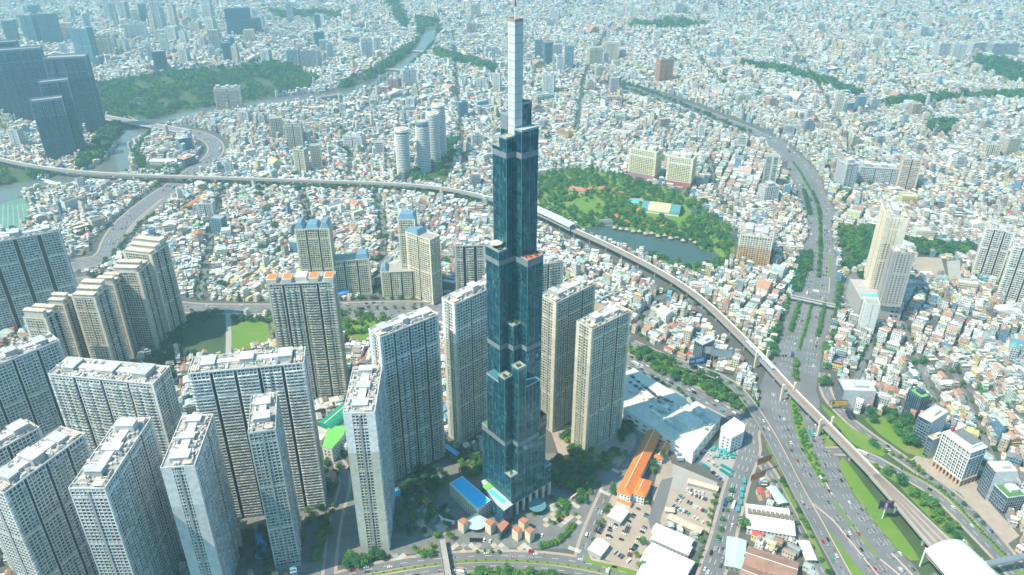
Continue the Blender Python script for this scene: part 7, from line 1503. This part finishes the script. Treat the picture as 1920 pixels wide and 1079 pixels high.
for k, (a, b_, n, cs) in enumerate([((1318, 845), (1340, 860), 6, [0, 2]), ((1325, 862), (1345, 876), 8, [0, 7]), ((1308, 865), (1330, 880), 7, [6, 6, 2]), ((1335, 885), (1352, 900), 7, [1, 5, 2]), ((1352, 872), (1375, 885), 8, [6]), ((1350, 880), (1372, 895), 7, [6]), ((1312, 850), (1318, 853), 2, [4])]): parked(a, b_, n, f"in market yard row {['nearest the mall', 'of mostly white cars', 'of teal and silver cars', 'of navy and silver cars', 'of teal cars by the street', 'of teal cars, lower', 'at the corner'][k]}", cs)
parked((880, 1013), (905, 1014), 5, "in the dark row before the fan canopy", [1]); parked((905, 1013), (922, 1016), 3, "in the white row before the fan canopy", [0]); parked((1046, 978), (1054, 974), 3, "in the small court", [4, 1, 4]); parked((990, 1034), (1006, 1036), 3, "in the drop-off bay", [0, 4, 4]); parked((1570, 560), (1592, 575), 5, "in the hotel car park"); parked((1582, 590), (1580, 555), 7, "along the hotel car park kerb")
parked((1130, 1013), (1160, 1000), 1, "alone", [5]); parked((1012, 1004), (1020, 1006), 1, "white on the plaza ramp", [0])
cyl_ = None
x, y = G(1357, 850); 
for i in range(46):
    a = R.uniform(0, 6.28); rr = 11*math.sqrt(R.random()); cx, cy = x + rr*math.cos(a)*1.3, y + rr*math.sin(a); t = thing("market_umbrella", "teal square market umbrella in the crowded yard by the white office", "umbrella", (cx, cy, .15), R.uniform(0, 3), "teal umbrellas of the market yard")
    cyl("umbrella_cloth", 0, 0, 1.7, 2.3, 3.0, TEALM, t, n=4, r1=.1); cyl("pole", 0, 0, .05, 0, 2.3, STEEL, t, n=5)
for i, (px_, py_) in enumerate([(1395, 905), (1392, 920), (1390, 932), (1388, 945), (1383, 958)]): 
    cx, cy = G(px_, py_); t = thing("teal_awning", ["teal awning uppermost in the row along the market street", "second teal awning down the market street", "third teal awning along the market street", "fourth teal awning along the market street", "teal awning lowest in the row along the market street"][i], "awning", (cx, cy, 0), 1.35); box("awning_sheet", -3.5, 3.5, -1.5, 1.5, 2.8, 3.0, TEALM, t); [box("post", sx-.08, sx+.08, sy-.08, sy+.08, 0, 2.8, STEEL, t) for sx in (-3.2, 3.2) for sy in (-1.3, 1.3)]
# ---------------------------------------------------------------- billboards
def text_on(parent, s, size, loc, rot, m):
    cu = bpy.data.curves.new("lettering", 'FONT'); cu.body = s; cu.size = size; cu.align_x = 'CENTER'; cu.align_y = 'CENTER'; cu.extrude = .06; cu.materials.append(m)
    o = bpy.data.objects.new("lettering", cu); link(o, parent); o.location = loc; o.rotation_euler = rot; return o
def billboard(label, px, z, W, Hh, face, rz, post=STEEL, marks=(), poles=(0,), frame=DARK):
    x, y = G(*px, 0); t = thing("billboard", label, "billboard", (x, y, 0), rz)
    for p in poles: cyl("pole", p, .4, .55, 0, z + Hh*.3, post, t, n=10)
    box("frame", -W/2-.3, W/2+.3, 0, 1.1, z-.3, z+Hh+.3, frame, t, bottom=True); f = box("panel", -W/2, W/2, -.08, -.005, z, z+Hh, face, t)
    for (a, b_, c_, d_, m_) in marks: box("print_block", a*W, b_*W, -.16, -.085, z + c_*Hh, z + d_*Hh, m_, f)
    for i in range(-3, 4): box("lamp_arm", i*W/7.5-.08, i*W/7.5+.08, -1.4, -.2, z+Hh+.1, z+Hh+.25, STEEL, t)
    return t
REDB = mat("billboard_red", (.45, .02, .02), .5); YEL = mat("billboard_yellow", (.70, .42, .03), .5); NAVY = mat("billboard_navy", (.02, .03, .09), .4); BLUEB = mat("billboard_blue", (.02, .13, .36), .4); PRW = mat("print_white", (.75, .72, .68), .5)
billboard("upper of two angled red and yellow billboards beside the flyover", (1430, 885), 12, 17, 7, REDB, .45, marks=((-.5, .5, 0, .32, YEL), (-.42, .42, .1, .22, REDB), (-.45, .3, .62, .7, YEL)), poles=(0,))
billboard("lower of two angled red and yellow billboards beside the flyover", (1418, 915), 12, 17, 7, REDB, .45, marks=((-.5, .5, 0, .32, YEL), (-.42, .42, .1, .22, REDB), (-.45, .3, .62, .7, YEL)), poles=(0,))
billboard("dark billboard with pale vertical print and red flower on a white pole in the lawn", (1654, 974), 13, 12, 10, NAVY, -.1, post=WHITE, marks=((-.12, .1, .15, .85, mat("print_mauve", (.35, .2, .4), .5)), (-.05, .32, .82, 1.08, RED), (-.4, .4, .03, .14, MATS["print_mauve"]), (-.06, .05, .3, .7, PRW)))
billboard("blue billboard on a dark pole standing among the belt trees", (1305, 700), 14, 22, 9, BLUEB, .32, post=DARK, marks=((-.1, .38, .25, .75, mat("print_pale_blue", (.3, .5, .75), .5)), (-.44, -.2, .4, .62, PRW)))
billboard("yellow orange billboard by the street trees right of the viaduct", (1570, 768), 6, 19, 6, YEL, -.02, marks=((-.4, -.25, .2, .85, DARK), (-.1, .35, .35, .6, mat("print_orange", (.7, .22, .02), .5))), poles=(-6, 6))
billboard("left of two blank grey rooftop style billboards above the small houses", (1322, 682), 15, 17, 10, GREYW, -.12, poles=(-6, 6)); billboard("right of two blank grey billboards above the small houses", (1350, 688), 15, 26, 10, mat("blank_blue_grey", (.24, .30, .36), .6), -.16, poles=(-9, 0, 9))
# street lamps along the avenue
for (pp, of, st_, pl) in ((LAN_A, 11, 38, "on the left carriageway edge"), ([(1497, 762), (1510, 803), (1522, 840), (1540, 880)], 0, 30, "in the planted median"), (LAN_C, -10, 45, "along the upper avenue")):
    P = resample(smooth(GL(pp)), st_); T, Nn = frame2(P)
    for i in range(len(P)):
        t = thing("street_lamp", f"grey double armed street lamp {pl} of the avenue", "street lamp", (P[i, 0]+Nn[i, 0]*of, P[i, 1]+Nn[i, 1]*of, 0), math.atan2(T[i, 1], T[i, 0]) + 1.57, "street lamps " + pl)
        cyl("pole", 0, 0, .16, 0, 10.5, STEEL, t, n=6, r1=.1); box("arm", -2.6, 2.6, -.07, .07, 10.5, 10.65, STEEL, t); [box("lamp_head", s*2.6-.5, s*2.6+.5, -.2, .2, 10.35, 10.5, WHITE, t) for s in (-1, 1)]
# ---------------------------------------------------------------- haze
hz = box("haze", -8900, 8900, -2900, 11900, -1, 553, GROUND, None, bottom=True); hz.data.materials.clear()
hm = bpy.data.materials.new("haze_air"); hm.use_nodes = True; nt = hm.node_tree; nt.nodes.remove(nt.nodes["Principled BSDF"]); pv = nt.nodes.new("ShaderNodeVolumePrincipled")
pv.inputs['Color'].default_value = (.62, .91, 1.0, 1); pv.inputs['Density'].default_value = HAZE_DENSITY; pv.inputs['Anisotropy'].default_value = .6
nt.links.new(pv.outputs[0], nt.nodes["Material Output"].inputs['Volume']); hz.data.materials.append(hm); hz["kind"] = "stuff"; hz.display_type = 'WIRE'
print("cars", ncar)

# ---------------------------------------------------------------- no two look-alikes share a label
def ordn(k): return f"{k}{'th' if 10 <= k % 100 <= 20 else {1: 'st', 2: 'nd', 3: 'rd'}.get(k % 10, 'th')}"
by = {}
for o in C.objects:
    if o.get("label") and o.parent is None: by.setdefault(o["label"], []).append(o)
for lab, os_ in by.items():
    if len(os_) < 2: continue
    P_ = [px_of(o.location.x, o.location.y, o.location.z)[0 if True else 1] for o in os_]
    for r_, k in enumerate(sorted(range(len(os_)), key=lambda i: P_[i])):
        w_ = lab.split(); w_ = w_[:13]
        while len(w_) > 10 and w_[-1].strip(",") in ("the", "of", "and", "a", "to", "by", "in", "between", "left", "right", "above", "below"): w_.pop()
        os_[k]["label"] = " ".join(w_).rstrip(",") + f", {ordn(r_+1)} from left"
